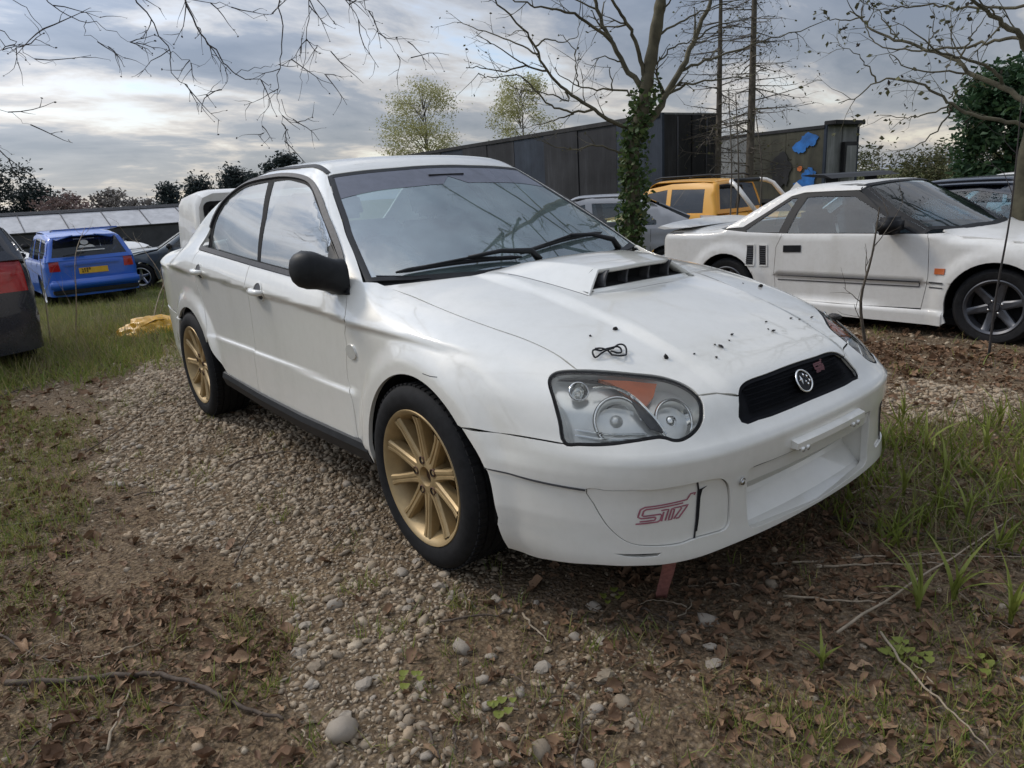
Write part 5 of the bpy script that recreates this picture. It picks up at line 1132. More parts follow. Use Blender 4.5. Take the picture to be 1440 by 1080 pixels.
x, y = scatter(900, -2.5, 1.8, -2.4, 1.0); ok, dz = seen(x, y, 0, 0); x, y = x[ok], y[ok]; ok = (RNG.random(len(x)) < .06+.16*zone('litter_front', x, y)+.16*zone('litter_left', x, y)) & ~under_car(x, y); x, y = x[ok][:70], y[ok][:70]
for a, b_ in zip(x, y):
    th = RNG.uniform(0, 6.28); L_ = RNG.uniform(.05, .18); twig([(a, b_), (a+L_*.5*math.cos(th), b_+L_*.5*math.sin(th)), (a+L_*math.cos(th+.3), b_+L_*math.sin(th+.3))], RNG.uniform(.0012, .003), M['twig' if RNG.random() < .5 else 'stalk'], 'short loose twig lying in the leaf litter', 'short loose twigs')
# fine debris: bits of stalk, husk and rotten leaf
x, y = scatter(230000, -5, 1.9, -2.5, 4.0); ok, dz = seen(x, y); x, y, dz = x[ok], y[ok], dz[ok]
ok = RNG.random(len(x)) < (.62*(1-.70*zone('gravel', x, y)))*np.clip(2.4/dz, .12, 1); x, y = x[ok], y[ok]; n = len(x)
V = np.array([(-.5, -.5, 0), (.5, -.5, 0), (.5, .5, .3), (-.5, .5, .3), (0, 0, 1.0)]); Fc = np.array([[0, 1, 4], [1, 2, 4], [2, 3, 4], [3, 0, 4]]); L_ = np.clip(np.exp(RNG.normal(math.log(.014), .6, n)), .005, .06); w_ = RNG.uniform(.0012, .0055, n)
pv, pf = multi(V, Fc, np.stack([x, y, gz(x, y)+RNG.uniform(.003, .018, n)], -1), rotm(RNG.uniform(0, 6.28, n), RNG.normal(0, .3, n), RNG.normal(0, .35, n)), np.stack([L_, w_, w_*.7], -1))
tag(fast_mesh('ground_debris', pv, pf, leaf_mat('fine_debris', [(0.075, 0.050, 0.033), (0.275, 0.192, 0.110), (0.150, 0.096, 0.061), (0.425, 0.312, 0.187), (0.062, 0.041, 0.029), (0.213, 0.138, 0.077)])), 'fine bits of stalk and husk scattered over the litter', 'debris', kind='stuff')
# broad-leaved grass tufts and round-leaved weeds
STRAP = [(1.173, -0.423), (0.866, 0.747), (0.607, 1.134), (0.949, 0.926), (0.835, 1.833), (0.924, 1.395), (0.738, 1.251), (1.139, 1.08), (0.475, 1.648), (1.01, 0.703), (1.038, 1.497), (1.123, 0.648), (1.227, 0.002), (1.279, 0.112), (1.422, 0.105)]
def strap_leaf(h, w_, lean):
    V = []; n = 7
    for i in range(n):
        t = i/(n-1); ww = w_*(.55+.9*t*(1-t)*1.8)*(1-t**3); yy = lean*h*t*t; zz = h*(t-.38*lean*t*t*1.2)
        V += [(-ww, yy, zz+ww*.5), (0, yy, zz), (ww, yy, zz+ww*.5)]
    Fc = []
    for i in range(n-1):
        for j in range(2): a = i*3+j; Fc.append((a, a+3, a+4, a+1))
    return V, Fc
for i, (a, b_) in enumerate(STRAP):
    t_ = empty('grass_tuft', (a, b_, float(gz(a, b_))-.005), RNG.uniform(0, 6.28), 'small bright tuft of strap leaves alone on the brown leaves' if i == 0 else 'tuft of broad green grass leaves right of the front bumper', 'plant', None if i == 0 else 'broad grass tufts')
    for k in range(5 if i == 0 else int(RNG.integers(6, 11))):
        V, Fc = strap_leaf(RNG.uniform(.07, .12) if i == 0 else RNG.uniform(.12, .26), RNG.uniform(.004, .008), RNG.uniform(.2, 1.0)); o = mk('leaf_blade', V, Fc, M['grass_lush'], t_, True); o.rotation_euler = (RNG.uniform(-.1, .3), 0, RNG.uniform(0, 6.28))
ROUND = [(1.266, -0.257), (1.274, -0.228), (1.327, -0.238), (1.435, -0.155), (0.503, -1.229), (0.735, -1.118), (0.592, -0.581)]
for i, (a, b_) in enumerate(ROUND):
    t_ = empty('weed', (a, b_, float(gz(a, b_))), 0, 'small round-leaved green weed at lower right' if i < 4 else ['round-leaved green weed on the gravel mix below the wheel', 'upright green seedling in the lower middle litter', 'tiny round-leaved weed in the shade under the bumper'][i-4], 'plant', 'round-leaved weeds at lower right' if i < 4 else None)
    for k in range(6):
        th = k*1.05+RNG.uniform(-.3, .3); rr = RNG.uniform(.015, .035); lr = RNG.uniform(.009, .015); c_ = Vector((rr*math.cos(th), rr*math.sin(th), RNG.uniform(.012, .035)))
        V = [c_]+[c_+Vector((lr*math.cos(q), lr*math.sin(q), .004*math.sin(q*2))) for q in np.linspace(0, 6.28, 9)[:-1]]
        mk('round_leaf', V, [(0, 1+j, 1+(j+1) % 8) for j in range(8)], M['grass_lush'], t_, True)
# ---------------------------------------------------------------- white mid-engined coupe (own frame: front axle over origin, x forward)
_c_top = mono([(-3.2,.80),(-3.05,.86),(-2.6,.875),(-2.45,.89),(-2.2,1.0),(-.9,1.0),(-.5,.93),(-.33,.845),(-.1,.83),(.3,.775),(.6,.70),(.78,.63),(.9,.5)])
def cF_body(P):
    x, y, z = P[..., 0], P[..., 1], P[..., 2]; a = np.sqrt(y*y+1e-6)
    w_ = .822-.05*np.maximum(x-.1, 0)**2-.06*np.maximum(-2.5-x, 0)**2
    o = -.45*np.maximum(z-.80, 0)-.010*sstep(.455, .44, z)-.05*np.maximum(.45-z, 0)+.028*sstep(.235, .20, z)
    o = o-.02*sstep(.5, .8, z)*0
    for cx in (0., -2.32):
        r = np.sqrt((x-cx)**2+(z-.29)**2); o = o+.022*(1-sstep(.36, .47, r))
    f1 = a-(w_+o); f2 = x-(.86-.12*a*a-.25*a**6-.35*np.maximum(z-.5, 0)); f3 = z-(_c_top(x)-.05*a*a-.05*a**6); f4 = (-3.18-x)+.08*a*a-.15*np.maximum(.6-z, 0)
    return smax(smax(smax(f1, f2, .12), f3, .07), f4, .08)
def cF_cab(P):
    x, y, z = P[..., 0], P[..., 1], P[..., 2]; a = np.sqrt(y*y+1e-6)
    f1 = (a-(.795-.46*(z-.82)-.12*np.maximum(z-.82, 0)**2))*.91
    f2 = z-(1.245-.05*(x+1.25)**2-.04*a*a); f3 = ((z-.84)+.53*(x+.30)+.15*a*a)/1.13; f4 = ((z-.88)-.555*(x+2.38))/1.14
    return np.maximum(smax(smax(smax(f2, f3, .04), f4, .05), f1, .04), .6-z)
def cF_all(P): return np.minimum(cF_body(P), cF_cab(P))
COUPE_AT = (.05, 4.88, -.115)
coupe = empty('coupe', COUPE_AT, 0, 'white wedge-shaped two-door sports coupe with black pillars, parked behind the saloon at right', 'car')
M['white2'] = paint('chalky_white_paint', (.72, .71, .68), (.36, .33, .26), .45, .35, .3)
M['dark_wheel'] = simple('gunmetal_wheel', (.085, .088, .098), .4, metal=.6, var=.2)
M['blackpaint'] = simple('black_trim_paint', (.010, .0105, .012), .5, coat=.0, var=.3, spec=.25)
M['cglass'] = glass('coupe_glass', (.62, .76, .82), .05, (.4, .48, .52), 1.7)
cS = (Planar((1, 0, 0), (0, 0, 1), (0, 1, 0), -1.3, -.2), Planar((1, 0, 0), (0, 0, 1), (0, -1, 0), -1.3, -.2))
def carc(cx, r, a0, a1, n=22): return [(cx+r*math.cos(R(a)), -.84, .29+r*math.sin(R(a))) for a in np.linspace(a0, a1, n)]
def S3(pts): return np.array([(x, -.82, z) for x, z in pts])
zsl = .13
wing_o = np.vstack([S3([(-.50, .828), (-.48, .76), (-.465, .49), (-.505, .24), (-.50, zsl), (-.335, zsl)]), carc(0, .335, 205, 25), S3([(.45, .40), (.62, .42), (.66, .56), (.50, .70), (.25, .765), (-.05, .815), (-.35, .835)])])
door_o = S3([(-.50, .828), (-.48, .76), (-.465, .49), (-.505, .24), (-1.0, .225), (-1.55, .225), (-1.78, .24), (-1.80, .46), (-1.785, .70), (-1.74, .79), (-1.735, .822), (-1.1, .826)])
quar_o = np.vstack([S3([(-1.735, .822), (-1.74, .79), (-1.785, .70), (-1.80, .46), (-1.78, .24), (-1.80, zsl), (-1.98, zsl)]), carc(-2.32, .335, -20, 205)[::1], S3([(-2.75, .25), (-3.12, .27), (-3.15, .60), (-3.11, .78), (-3.02, .845), (-2.45, .86), (-2.1, .83)])])
sill_o = S3([(-.505, .232), (-.335, .232), (-.335, zsl-.01), (-1.0, zsl-.01), (-1.98, zsl-.01), (-1.98, .232), (-1.2, .222)])
for i in (0, 1):
    m = np.array([1, 1 if i == 0 else -1, 1]); ch = cS[i]
    fw = panel('front_wing', cF_body, ch, wing_o*m, M['white2'], coupe, spacing=.035, flange=.02)
    dr = panel('door', cF_body, ch, door_o*m, M['white2'], coupe, spacing=.05, flange=.015, gap=.003)
    qt = panel('rear_quarter', cF_body, ch, quar_o*m, M['white2'], coupe, spacing=.04, flange=.02)
    panel('sill', cF_body, ch, sill_o*m, M['white2'], coupe, spacing=.05, flange=.03, off=.006)
    panel('side_repeater', cF_body, ch, S3([(-.42, .565), (-.345, .565), (-.345, .52), (-.42, .52)])*m, M['amber'], fw, off=.008, gap=0, flange=.008, spacing=.03)
    panel('door_handle', cF_body, ch, S3([(-1.71, .715), (-1.54, .72), (-1.54, .66), (-1.71, .655)])*m, M['blackpaint'], dr, off=.006, gap=0, flange=.006, spacing=.04)
    for z in (.455, .415): ribbon('rubbing_strip', cF_body, ch, S3([(-1.76, z-.01), (-.525, z)])*m, .008, M['trim_grey'], dr, off=.002, thick=.003)
    ribbon('rubbing_strip', cF_body, ch, S3([(-.525, .45), (-.525, .418)])*m, .008, M['trim_grey'], dr, off=.002, thick=.003)
    for z in (.455, .415): ribbon('rubbing_strip', cF_body, ch, S3([(-.455, z), (-.35, z)])*m, .008, M['trim_grey'], fw, off=.002, thick=.003)
    for x0 in (-2.09, -1.96):
        vt = panel('side_vent', cF_body, ch, S3([(x0, .715), (x0+.082, .715), (x0+.09, .525), (x0+.01, .525)])*m, M['dark'], qt, off=.002, gap=0, flange=.003, spacing=.04)
        for k in range(9):
            z = .535+.02*k; ribbon('louvre', cF_body, ch, S3([(x0+.012, z), (x0+.080, z)])*m, .009, M['trim_grey'], vt, off=.004, thick=.004)
        ribbon('vent_frame', cF_body, ch, S3([(x0, .715), (x0+.082, .715), (x0+.09, .525), (x0+.01, .525)])*m, .012, M['white2'], vt, off=.004, thick=.004, closed=True)
cTOP = Planar((1, 0, 0), (0, 1, 0), (0, 0, -1), -2, 0)
panel('bonnet', cF_body, cTOP, sym(np.array([(-.36, 0, .8), (-.36, -.4, .8), (-.42, -.73, .8), (-.05, -.74, .8), (.3, -.73, .8), (.55, -.70, .7), (.66, -.5, .7), (.70, 0, .7)])), M['white2'], coupe, spacing=.06)
panel('engine_lid', cF_body, cTOP, sym(np.array([(-2.42, 0, .8), (-2.42, -.74, .8), (-3.02, -.74, .8), (-3.10, -.5, .8), (-3.12, 0, .8)])), M['white2'], coupe, spacing=.08)
cN = Cyl(-.2, .8, 1.6, .3); panel('front_bumper', cF_body, cN, sym(np.vstack([[(.80, 0, .66)], cN.to3(cF_body, cN.uv(np.array([(.75, -.5, .66), (.58, -.74, .62), (.62, -.78, .45), (.42, -.8, .38), (.34, -.82, .25), (.36, -.8, .17), (.7, -.6, .17)]))), [(.85, 0, .17)]])), M['white2'], coupe, spacing=.06)
cT = Cyl(-2.6, .8, 1.6, .2, -1); panel('rear_bumper', cF_body, cT, sym(np.vstack([[(-3.2, 0, .84)], cT.to3(cF_body, cT.uv(np.array([(-3.15, -.5, .84), (-3.10, -.72, .83), (-3.12, -.78, .60), (-3.10, -.78, .27), (-3.16, -.5, .24)]))), [(-3.2, 0, .24)]])), M['white2'], coupe, spacing=.06)
# boot spoiler lip
V = []; 
for y in np.linspace(-.80, .80, 9):
    d = .04*(abs(y)/.8)**3; V += [(-2.80+d, y, .872), (-2.98, y, .905-d), (-3.15, y, .925-d), (-3.19, y, .905-d), (-3.10, y, .85)]
o = mk('deck_spoiler', V, [(i*5+j, (i+1)*5+j, (i+1)*5+(j+1) % 5, i*5+(j+1) % 5) for i in range(8) for j in range(5)]+[(0, 1, 2, 3, 4), (40, 41, 42, 43, 44)], M['white2'], coupe, False); fixn(o)
# cabin
dg = S3([(-1.70, .822), (-1.655, 1.0), (-1.60, 1.125), (-1.49, 1.13), (-1.17, 1.12), (-.90, .975), (-.63, .832)]); qg = S3([(-2.13, .845), (-1.96, .97), (-1.74, 1.12), (-1.69, 1.12), (-1.74, .99), (-1.78, .83), (-2.11, .825)])
tr_o = S3([(-2.42, .818), (-2.34, .848), (-2.17, .868), (-1.97, .995), (-1.76, 1.135), (-1.64, 1.16), (-1.37, 1.165), (-1.15, 1.165), (-.85, 1.01), (-.53, .822), (-.9, .812), (-1.7, .806), (-2.1, .808)])
but_o = S3([(-2.36, .86), (-2.17, .874), (-1.97, 1.0), (-1.76, 1.14), (-1.64, 1.168), (-1.37, 1.172), (-1.14, 1.172), (-1.10, 1.20), (-1.4, 1.222), (-1.73, 1.215), (-1.82, 1.185), (-2.1, 1.02)])
cSC = Planar((0, 1, 0), (-.86, 0, .50), (-.5, 0, -.86), -2.4, .6)
for i in (0, 1):
    m = np.array([1, 1 if i == 0 else -1, 1]); ch = cS[i]
    panel('window_frame', cF_cab, ch, tr_o*m, M['blackpaint'], coupe, holes=[dg*m, qg*m], spacing=.05, flange=.02, gap=0)
    panel('door_window', cF_cab, ch, dg*m, M['cglass'], coupe, off=-.005, gap=-.003, spacing=.08, flange=0)
    panel('quarter_window', cF_cab, ch, qg*m, M['cglass'], coupe, off=-.005, gap=-.003, spacing=.08, flange=0)
    panel('roof_buttress', cF_cab, ch, but_o*m, M['white2'], coupe, spacing=.04, flange=.02, gap=0)
panel('roof', cF_cab, cTOP, sym(cTOP.to3(cF_cab, np.array([(-1.06, 0), (-1.09, -.45), (-1.11, -.57), (-1.4, -.585), (-1.74, -.585), (-1.80, -.5), (-1.82, 0)]))), M['white2'], coupe, spacing=.06)
wsc = cSC.to3(cF_cab, cSC.uv(np.array([(-1.06, 0, 1.2), (-1.09, -.45, 1.2), (-1.12, -.60, 1.18), (-.80, -.72, .99), (-.54, -.775, .83), (-.40, -.5, .83), (-.33, 0, .83)])))
panel('windscreen', cF_cab, cSC, sym(wsc), M['cglass'], coupe, spacing=.08, flange=0, off=-.003)
ribbon('windscreen_seal', cF_cab, cSC, sym(wsc), .045, M['blackpaint'], coupe, off=-.002, thick=.004, closed=True)
bk = MB(); bk.add([(-1.85, -.56, 1.17), (-1.85, .56, 1.17), (-1.95, .60, .88), (-1.95, -.60, .88)], [(0, 1, 2, 3)]); bk.build('rear_window', M['cglass'], coupe)
# antenna-like fin on the roof edge
MB().add([(-1.83, -.56, 1.185), (-1.70, -.56, 1.20), (-1.765, -.555, 1.262), (-1.83, -.53, 1.185), (-1.70, -.53, 1.20)], [(0, 1, 2), (3, 2, 4), (0, 2, 3), (1, 4, 2), (0, 3, 4, 1)]).build('roof_fin', M['white2'], coupe)
mr = MB().box((-.75, -.90, .895), (.16, .20, .135)); mr.build('door_mirror', M['blackpaint'], coupe, bevel=.03, seg=3, smooth=True)
MB().tube([(-.78, -.78, .85), (-.79, -.86, .87)], .03, 8).build('mirror_stalk', M['blackpaint'], coupe, True)
for y in (-.36, .36):
    s_ = MB().box((-1.62, y, .72), (.16, .46, .56), Matrix.Rotation(R(-14), 3, 'Y')).build('seat', M['seat'], coupe, bevel=.05, seg=3, smooth=True)
    MB().box((-1.70, y, 1.04), (.10, .24, .17)).build('head_rest', M['seat'], s_, bevel=.04, seg=3, smooth=True)
MB().tube([Vector((-1.0, -.36, .80))+Matrix.Rotation(R(-25), 3, 'Y')@Vector((0, .18*math.cos(a), .18*math.sin(a))) for a in np.linspace(0, 6.283, 25)], .016, 6, False).build('steering_wheel', M['blackpaint'], coupe, True)
MB().add([(-.42, -.70, .80), (-.42, .70, .80), (-.95, .70, .83), (-.95, -.70, .83)], [(0, 1, 2, 3)]).build('dashboard', M['dash'], coupe)
MB().box((-1.1, 0, .14), (3.6, 1.40, .05)).build('floor_pan', M['dark'], coupe)
panel('dark_backing', lambda P: cF_body(P)+.03, cS[0], np.vstack([S3([(-1.9, .22)]), carc(-2.32, .38, 10, 170, 12)[:6], S3([(-2.4, .70), (-2.0, .78), (-.5, .78), (.4, .66)]), carc(0, .38, 40, 170, 12), S3([(-.45, .2)])]), M['dark'], coupe, spacing=.12, step=.06, flange=0)  # dark sheet added behind the panels, blocks light at the gaps
def small_wheel(parent, loc, side, rt, rr, mat, spokes=6, wid=.19):
    w_ = empty('wheel_mount'); w_.name = 'wheel'; w_.parent = parent; w_.location = loc; w_.rotation_euler = (0, 0, 0 if side > 0 else math.pi)
    h = wid/2; MB().lathe([(rr, -h*.85), (rr+.02, -h*.98), (rt-.03, -h), (rt-.006, -h*.8), (rt, -h*.6), (rt, h*.6), (rt-.02, h*.95), (rr, h*.9)], 48).build('tyre', M['rubber'], w_, True, auto=R(40))
    rm = MB().lathe([(rr, h*.9), (rr-.02, 0), (rr-.015, -h*.7), (rr+.002, -h*.86), (rr+.006, -h*.92), (rr-.002, -h*.96), (rr-.018, -h*.85), (rr-.03, -h*.2)], 48).build('rim', mat, w_, True, auto=R(35))
    for k in range(spokes):
        a = 2*math.pi*k/spokes+.26; V = []
        for r, hw, y in ((.045, .036, -h*.52), (.10, .029, -h*.55), (rr-.03, .026, -h*.68), (rr-.012, .034, -h*.8)):
            for t, d in ((-hw, 0), (-hw*.6, -.008), (hw*.6, -.008), (hw, 0), (hw, .03), (-hw, .03)): V.append((r*math.cos(a)-t*math.sin(a), y+d, r*math.sin(a)+t*math.cos(a)))
        MB().add(V, [(i*6+j, (i+1)*6+j, (i+1)*6+(j+1) % 6, i*6+(j+1) % 6) for i in range(3) for j in range(6)]).build('spoke', mat, rm, auto=R(30))
    hb = MB().lathe([(0, -h*.66), (.028, -h*.66), (.032, -h*.55), (.07, -h*.52), (.075, -h*.3)], 24).build('hub', mat, w_, True, auto=R(35))
    if spokes == 6:
        for k in range(4):
            a = 1.57*k+.5; MB().tube([(.05*math.cos(a), -h*.62, .05*math.sin(a)), (.05*math.cos(a), -h*.4, .05*math.sin(a))], .009, 8).build('lug_nut', M['steel'], hb, True)
    MB().lathe([(.0, .02), (rr-.03, .02)], 24).build('brake_disc', M['dark'], w_)
    return w_
for x in (0, -2.32):
    for s_ in (1, -1):
        small_wheel(coupe, (x, -.715*s_, .29), s_, .29, .202, M['dark_wheel'])
        wh = MB().lathe([(.10, -.50), (.36, -.50), (.36, -.80)], 20, 'y', (x, 0, .29), a0=R(-10), a1=R(190)).build('wheel_house', M['dark'], coupe)
        if s_ < 0: wh.scale = (1, -1, 1)
MB().box((-.66, -.70, .875), (.06, .002, .03)).build('tax_sticker', simple('blue_sticker', (.12, .42, .55), .5), coupe)
# ---------------------------------------------------------------- other parked cars: one builder, one specification each
def gcar(root, sp, mat, detail=1):
    W, Lf, Lr, wb, rt = sp['w']/2, sp['front'], sp['rear'], sp['wb'], sp['rt']; zt = mono(sp['top']); belt = sp['belt']; tum = sp.get('tum', .34); zr = sp['roof']; (wx0, wz0), (wx1, wz1) = sp['screen']; (rx0, rz0), (rx1, rz1) = sp['back']; zb = sp.get('zb', .22)
    sw = (wz1-wz0)/(wx1-wx0); sr = (rz1-rz0)/(rx1-rx0); bulge = sp.get('corner', .10)
    def Fb(P):
        x, y, z = P[..., 0], P[..., 1], P[..., 2]; a = np.sqrt(y*y+1e-6)
        w_ = W-.06*np.maximum(x-.3, 0)**2-.05*np.maximum(-wb-.3-x, 0)**2-.25*np.maximum(z-belt+.10, 0)-.10*np.maximum(.42-z, 0)-.008*sstep(.62, .56, z)
        for cx in (0, -wb):
            r = np.sqrt((x-cx)**2+(z-rt)**2); w_ = w_+.015*(1-sstep(rt+.06, rt+.16, r))
        f1 = a-w_; f2 = x-(Lf-bulge*a*a-.25*a**6-.10*np.maximum(z-.55, 0)); f4 = (-Lr-x)+bulge*.7*a*a+.12*a**6+sp.get('rake', .06)*np.maximum(z-.6, 0)
        return smax(smax(smax(f1, f2, .12), z-(zt(x)-.05*a*a-.04*a**6), .08), f4, .10)
    def Fc(P):
        x, y, z = P[..., 0], P[..., 1], P[..., 2]; a = np.sqrt(y*y+1e-6)
        f1 = (a-(W-.055-tum*(z-belt)-.15*np.maximum(z-belt, 0)**2-.05*np.maximum(x-wx0+.6, 0)**2))*.94
        f2 = z-(zr-.05*(x-sp.get('peak', -1.5))**2-.05*a*a); f3 = ((z-wz0)-sw*(x-wx0)+.14*a*a)/math.hypot(1, sw); f4 = ((z-rz0)-sr*(x-rx0)+.08*a*a)/math.hypot(1, sr)
        return np.maximum(smax(smax(smax(f2, f3, .05), f4, .06), f1, .06), belt-.25-z)
    S = (Planar((1, 0, 0), (0, 0, 1), (0, 1, 0), -1.5, -.2), Planar((1, 0, 0), (0, 0, 1), (0, -1, 0), -1.5, -.2)); T_ = Planar((1, 0, 0), (0, 1, 0), (0, 0, -1), -2.3, 0)
    def s3(p): return np.array([(x, -W, z) for x, z in p])
    ra = rt+.05
    def ar(cx, a0, a1): return [(cx+ra*math.cos(R(q)), rt+ra*math.sin(R(q))) for q in np.linspace(a0, a1, 16)]
    xe = Lf-.30; xr = -Lr+.26
    side = [(xr, zb+.02)]+ar(-wb, 190, -10)+[(-wb+ra+.02, zb), (-ra-.02, zb)]+ar(0, 190, -10)+[(xe, zb+.02), (xe, min(.72, float(zt(xe))-.12)), (.2, float(zt(.2))-.10), (wx0-.15, belt-.01), (rx0+.1 if rx0 > -wb-.2 else rx0, belt-.01), (xr, float(zt(xr))-.08)]
    pf = dict(spacing=.11, step=.05, flange=.02)
    for i in (0, 1):
        m = np.array([1, 1 if i == 0 else -1, 1]); ch = S[i]
        bs_ = panel('body_side', Fb, ch, s3(side)*m, mat, root, gap=0, **pf)
        for x in sp.get('seams', ()): ribbon('door_seam', Fb, ch, s3([(x, zb+.08), (x-.02, belt-.02)])*m, .007, M['trim_grey'], bs_, off=-.001, thick=.002)
        wins = [s3(q)*m for q in sp['wins']]
        fr = s3(sp['frame'])*m
        panel('window_frame', Fc, ch, fr, sp.get('frame_mat', mat), root, holes=wins, gap=0, **pf)
        for q in wins: panel('side_window', Fc, ch, q, M['cglass'] if not sp.get('tint') else M['tint'], root, off=-.006, gap=-.004, spacing=.2, step=.08, flange=0)
        if sp.get('mirror'):
            x, z = sp['mirror']; MB().box((x, -(W+.08)*m[1], z), (.12, .20, .13)).build('door_mirror', sp.get('mirror_mat', M['black_plastic']), root, bevel=.03, seg=2, smooth=True)
    panel('bonnet', Fb, T_, sym(np.array([(wx0-.05, 0, 1), (wx0-.15, -W*.80, 1), (.2, -W*.86, 1), (xe, -W*.84, 1), (Lf-.16, -W*.5, 1), (Lf-.12, 0, 1)])), mat, root, **pf)
    if sp.get('deck', True): panel('rear_deck', Fb, T_, sym(np.array([(rx0+.05, 0, 1), (rx0+.05, -W*.82, 1), (xr-.10, -W*.82, 1), (-Lr+.10, -W*.5, 1), (-Lr+.08, 0, 1)])), sp.get('deck_mat', mat), root, **pf)
    Cn = Cyl(Lf-.9, .8, 1.7, .2); zf = float(zt(Lf-.16))
    nose = Cn.to3(Fb, Cn.uv(np.array([(Lf-.05, -W*.5, zf-.04), (xe, -W, zf-.10), (xe, -W, .5), (xe, -W, zb+.02), (Lf, -W*.5, zb)])))
    fb_ = panel('front_bumper', Fb, Cn, sym(np.vstack([[(Lf, 0, zf-.04)], nose, [(Lf, 0, zb)]])), mat, root, gap=0, **pf)
    Ct = Cyl(-Lr+.9, .8, 1.7, .2, -1); zq = float(zt(-Lr+.12))-.03
    def tp(pts): return Ct.to3(Fb, Ct.uv(np.array(pts)))
    tail = tp([(-Lr, -W*.5, zq), (xr, -W, zq-.04), (xr, -W, .5), (xr, -W, zb+.02), (-Lr, -W*.5, zb)])
    rb_ = panel('rear_bumper', Fb, Ct, sym(np.vstack([[(-Lr, 0, zq)], tail, [(-Lr, 0, zb)]])), sp.get('tail_mat', mat), root, gap=0, **pf)
    for s_ in (1, -1):
        m = np.array([1, s_, 1])
        if 'lamp' in sp: panel('tail_lamp', Fb, Ct, tp([(-Lr, -W*a, z) for a, z in sp['lamp']])*m, M['red_lens'], root, off=.008, spacing=.08, step=.04, flange=.01)
        hl = Cn.to3(Fb, Cn.uv(np.array([(Lf, -W*.55, zf-.08), (xe+.06, -W*.96, zf-.12), (xe+.06, -W*.96, zf-.26), (Lf, -W*.55, zf-.24)])))*m
        panel('headlamp', Fb, Cn, hl, M['satin'], root, off=.006, spacing=.08, step=.04, flange=.01)
    SCn = Planar((0, 1, 0), (-1, 0, .7), (-.7, 0, -1), -2.8, 1.0)
    ws_ = SCn.to3(Fc, SCn.uv(np.array([(wx1, 0, wz1), (wx1-.03, -(W-.1-tum*(wz1-belt))*.94, wz1-.04), (wx0-.20, -W*.84, wz0-.02), (wx0-.06, -W*.45, wz0), (wx0, 0, wz0)])))
    panel('windscreen', Fc, SCn, sym(ws_), M['cglass'], root, off=.003, spacing=.15, step=.08, flange=0); ribbon('windscreen_seal', Fc, SCn, sym(ws_), .03, M['blackpaint'], root, off=.003, thick=.003, closed=True)
    hw = (W-.1-tum*(zr-.08-belt))*.96
    panel('roof', Fc, T_, sym(T_.to3(Fc, np.array([(wx1-.02, 0), (wx1-.05, -hw), (rx1+.05, -hw), (rx1+.02, 0)]))), sp.get('roof_mat', mat), root, **pf)
    BK = Planar((0, 1, 0), (1, 0, .8), (.8, 0, -1), -2.5, 5.0) if abs(sr) < 1.2 else Planar((0, 1, 0), (0, 0, 1), (1, 0, -.15), -8, 2)
    bw = BK.to3(Fc, BK.uv(np.array([(rx1-.02, 0, rz1-.03), (rx1-.03, -hw*.92, rz1-.05), (rx0+.05, -W*.80, rz0+.06), (rx0+.03, 0, rz0+.05)])))
    bwo = BK.to3(Fc, BK.uv(np.array([(rx1, 0, rz1+.02), (rx1, -hw*1.03, rz1), (rx0, -W*.93, rz0-.01), (rx0, 0, rz0-.02)])))
    panel('tailgate' if sp.get('hatch') else 'rear_screen_frame', Fc, BK, sym(bwo), mat, root, holes=[sym(bw)], gap=0, **pf)
    rw = panel('rear_window', Fc, BK, sym(bw), M['cglass'] if not sp.get('tint') else M['tint'], root, off=-.004, gap=-.004, spacing=.2, step=.08, flange=0)
    for x in (0, -wb):
        for s_ in (1, -1):
            w_ = small_wheel(root, (x, -(W-.11)*s_, rt), s_, rt, rt*.68, sp.get('wheel', M['steel']), 5, .2)
    MB().box((-wb/2, 0, zb+.04), (wb+1.2, W*1.7, .08)).build('floor_pan', M['dark'], root)
    for x in (-1.35, -2.1):
        for y in ((-.37, .37) if x > -2 else (0,)): MB().box((x-.1, y, belt-.15), (.14, .48 if x > -2 else 1.2, .62), Matrix.Rotation(R(-15), 3, 'Y')).build('seat', M['seat'], root, bevel=.05, smooth=True)
    return Fb, Fc, S, Ct, BK, tp
M['tint'] = glass('tinted_glass', (.12, .14, .15), .05, (.3, .32, .34), 1.7)
M['blue'] = paint('blue_paint', (.012, .115, .56), (.10, .14, .22), .25, .3, .6)
M['navy'] = paint('dark_navy_paint', (.012, .015, .026), (.07, .075, .085), .30, .25, .6)
M['slate'] = paint('slate_grey_paint', (.085, .105, .125), (.15, .16, .16), .35, .3, .5, metal=.3)
M['silver'] = paint('dusty_silver_paint', (.30, .31, .33), (.42, .42, .42), .45, .4, .3, metal=.2)
M['orange'] = paint('orange_paint', (.76, .37, .035), (.46, .30, .12), .25, .35, .3)
SALOON = dict(w=1.74, front=.88, rear=3.5, wb=2.62, rt=.31, belt=.92, roof=1.43, top=[(-3.6, .90), (-3.4, 1.0), (-2.9, 1.03), (-2.6, 1.15), (-.8, 1.15), (-.45, .97), (0, .93), (.5, .82), (.8, .68), (.95, .5)], screen=((-.35, .94), (-1.05, 1.36)), back=((-3.0, 1.02), (-2.3, 1.36)),
    wins=[[(-.75, .95), (-1.15, 1.26), (-1.38, 1.30), (-1.42, .95)], [(-1.52, .95), (-1.48, 1.31), (-2.05, 1.29), (-2.45, 1.02), (-2.45, .96)]], frame=[(-.45, .90), (-1.10, 1.32), (-1.4, 1.38), (-2.1, 1.37), (-2.4, 1.27), (-2.95, 1.0), (-2.9, .90)], seams=(-.45, -1.48, -2.35), mirror=(-.75, .99), lamp=[(.52, .90), (.97, .90), (.97, .70), (.55, .72)])
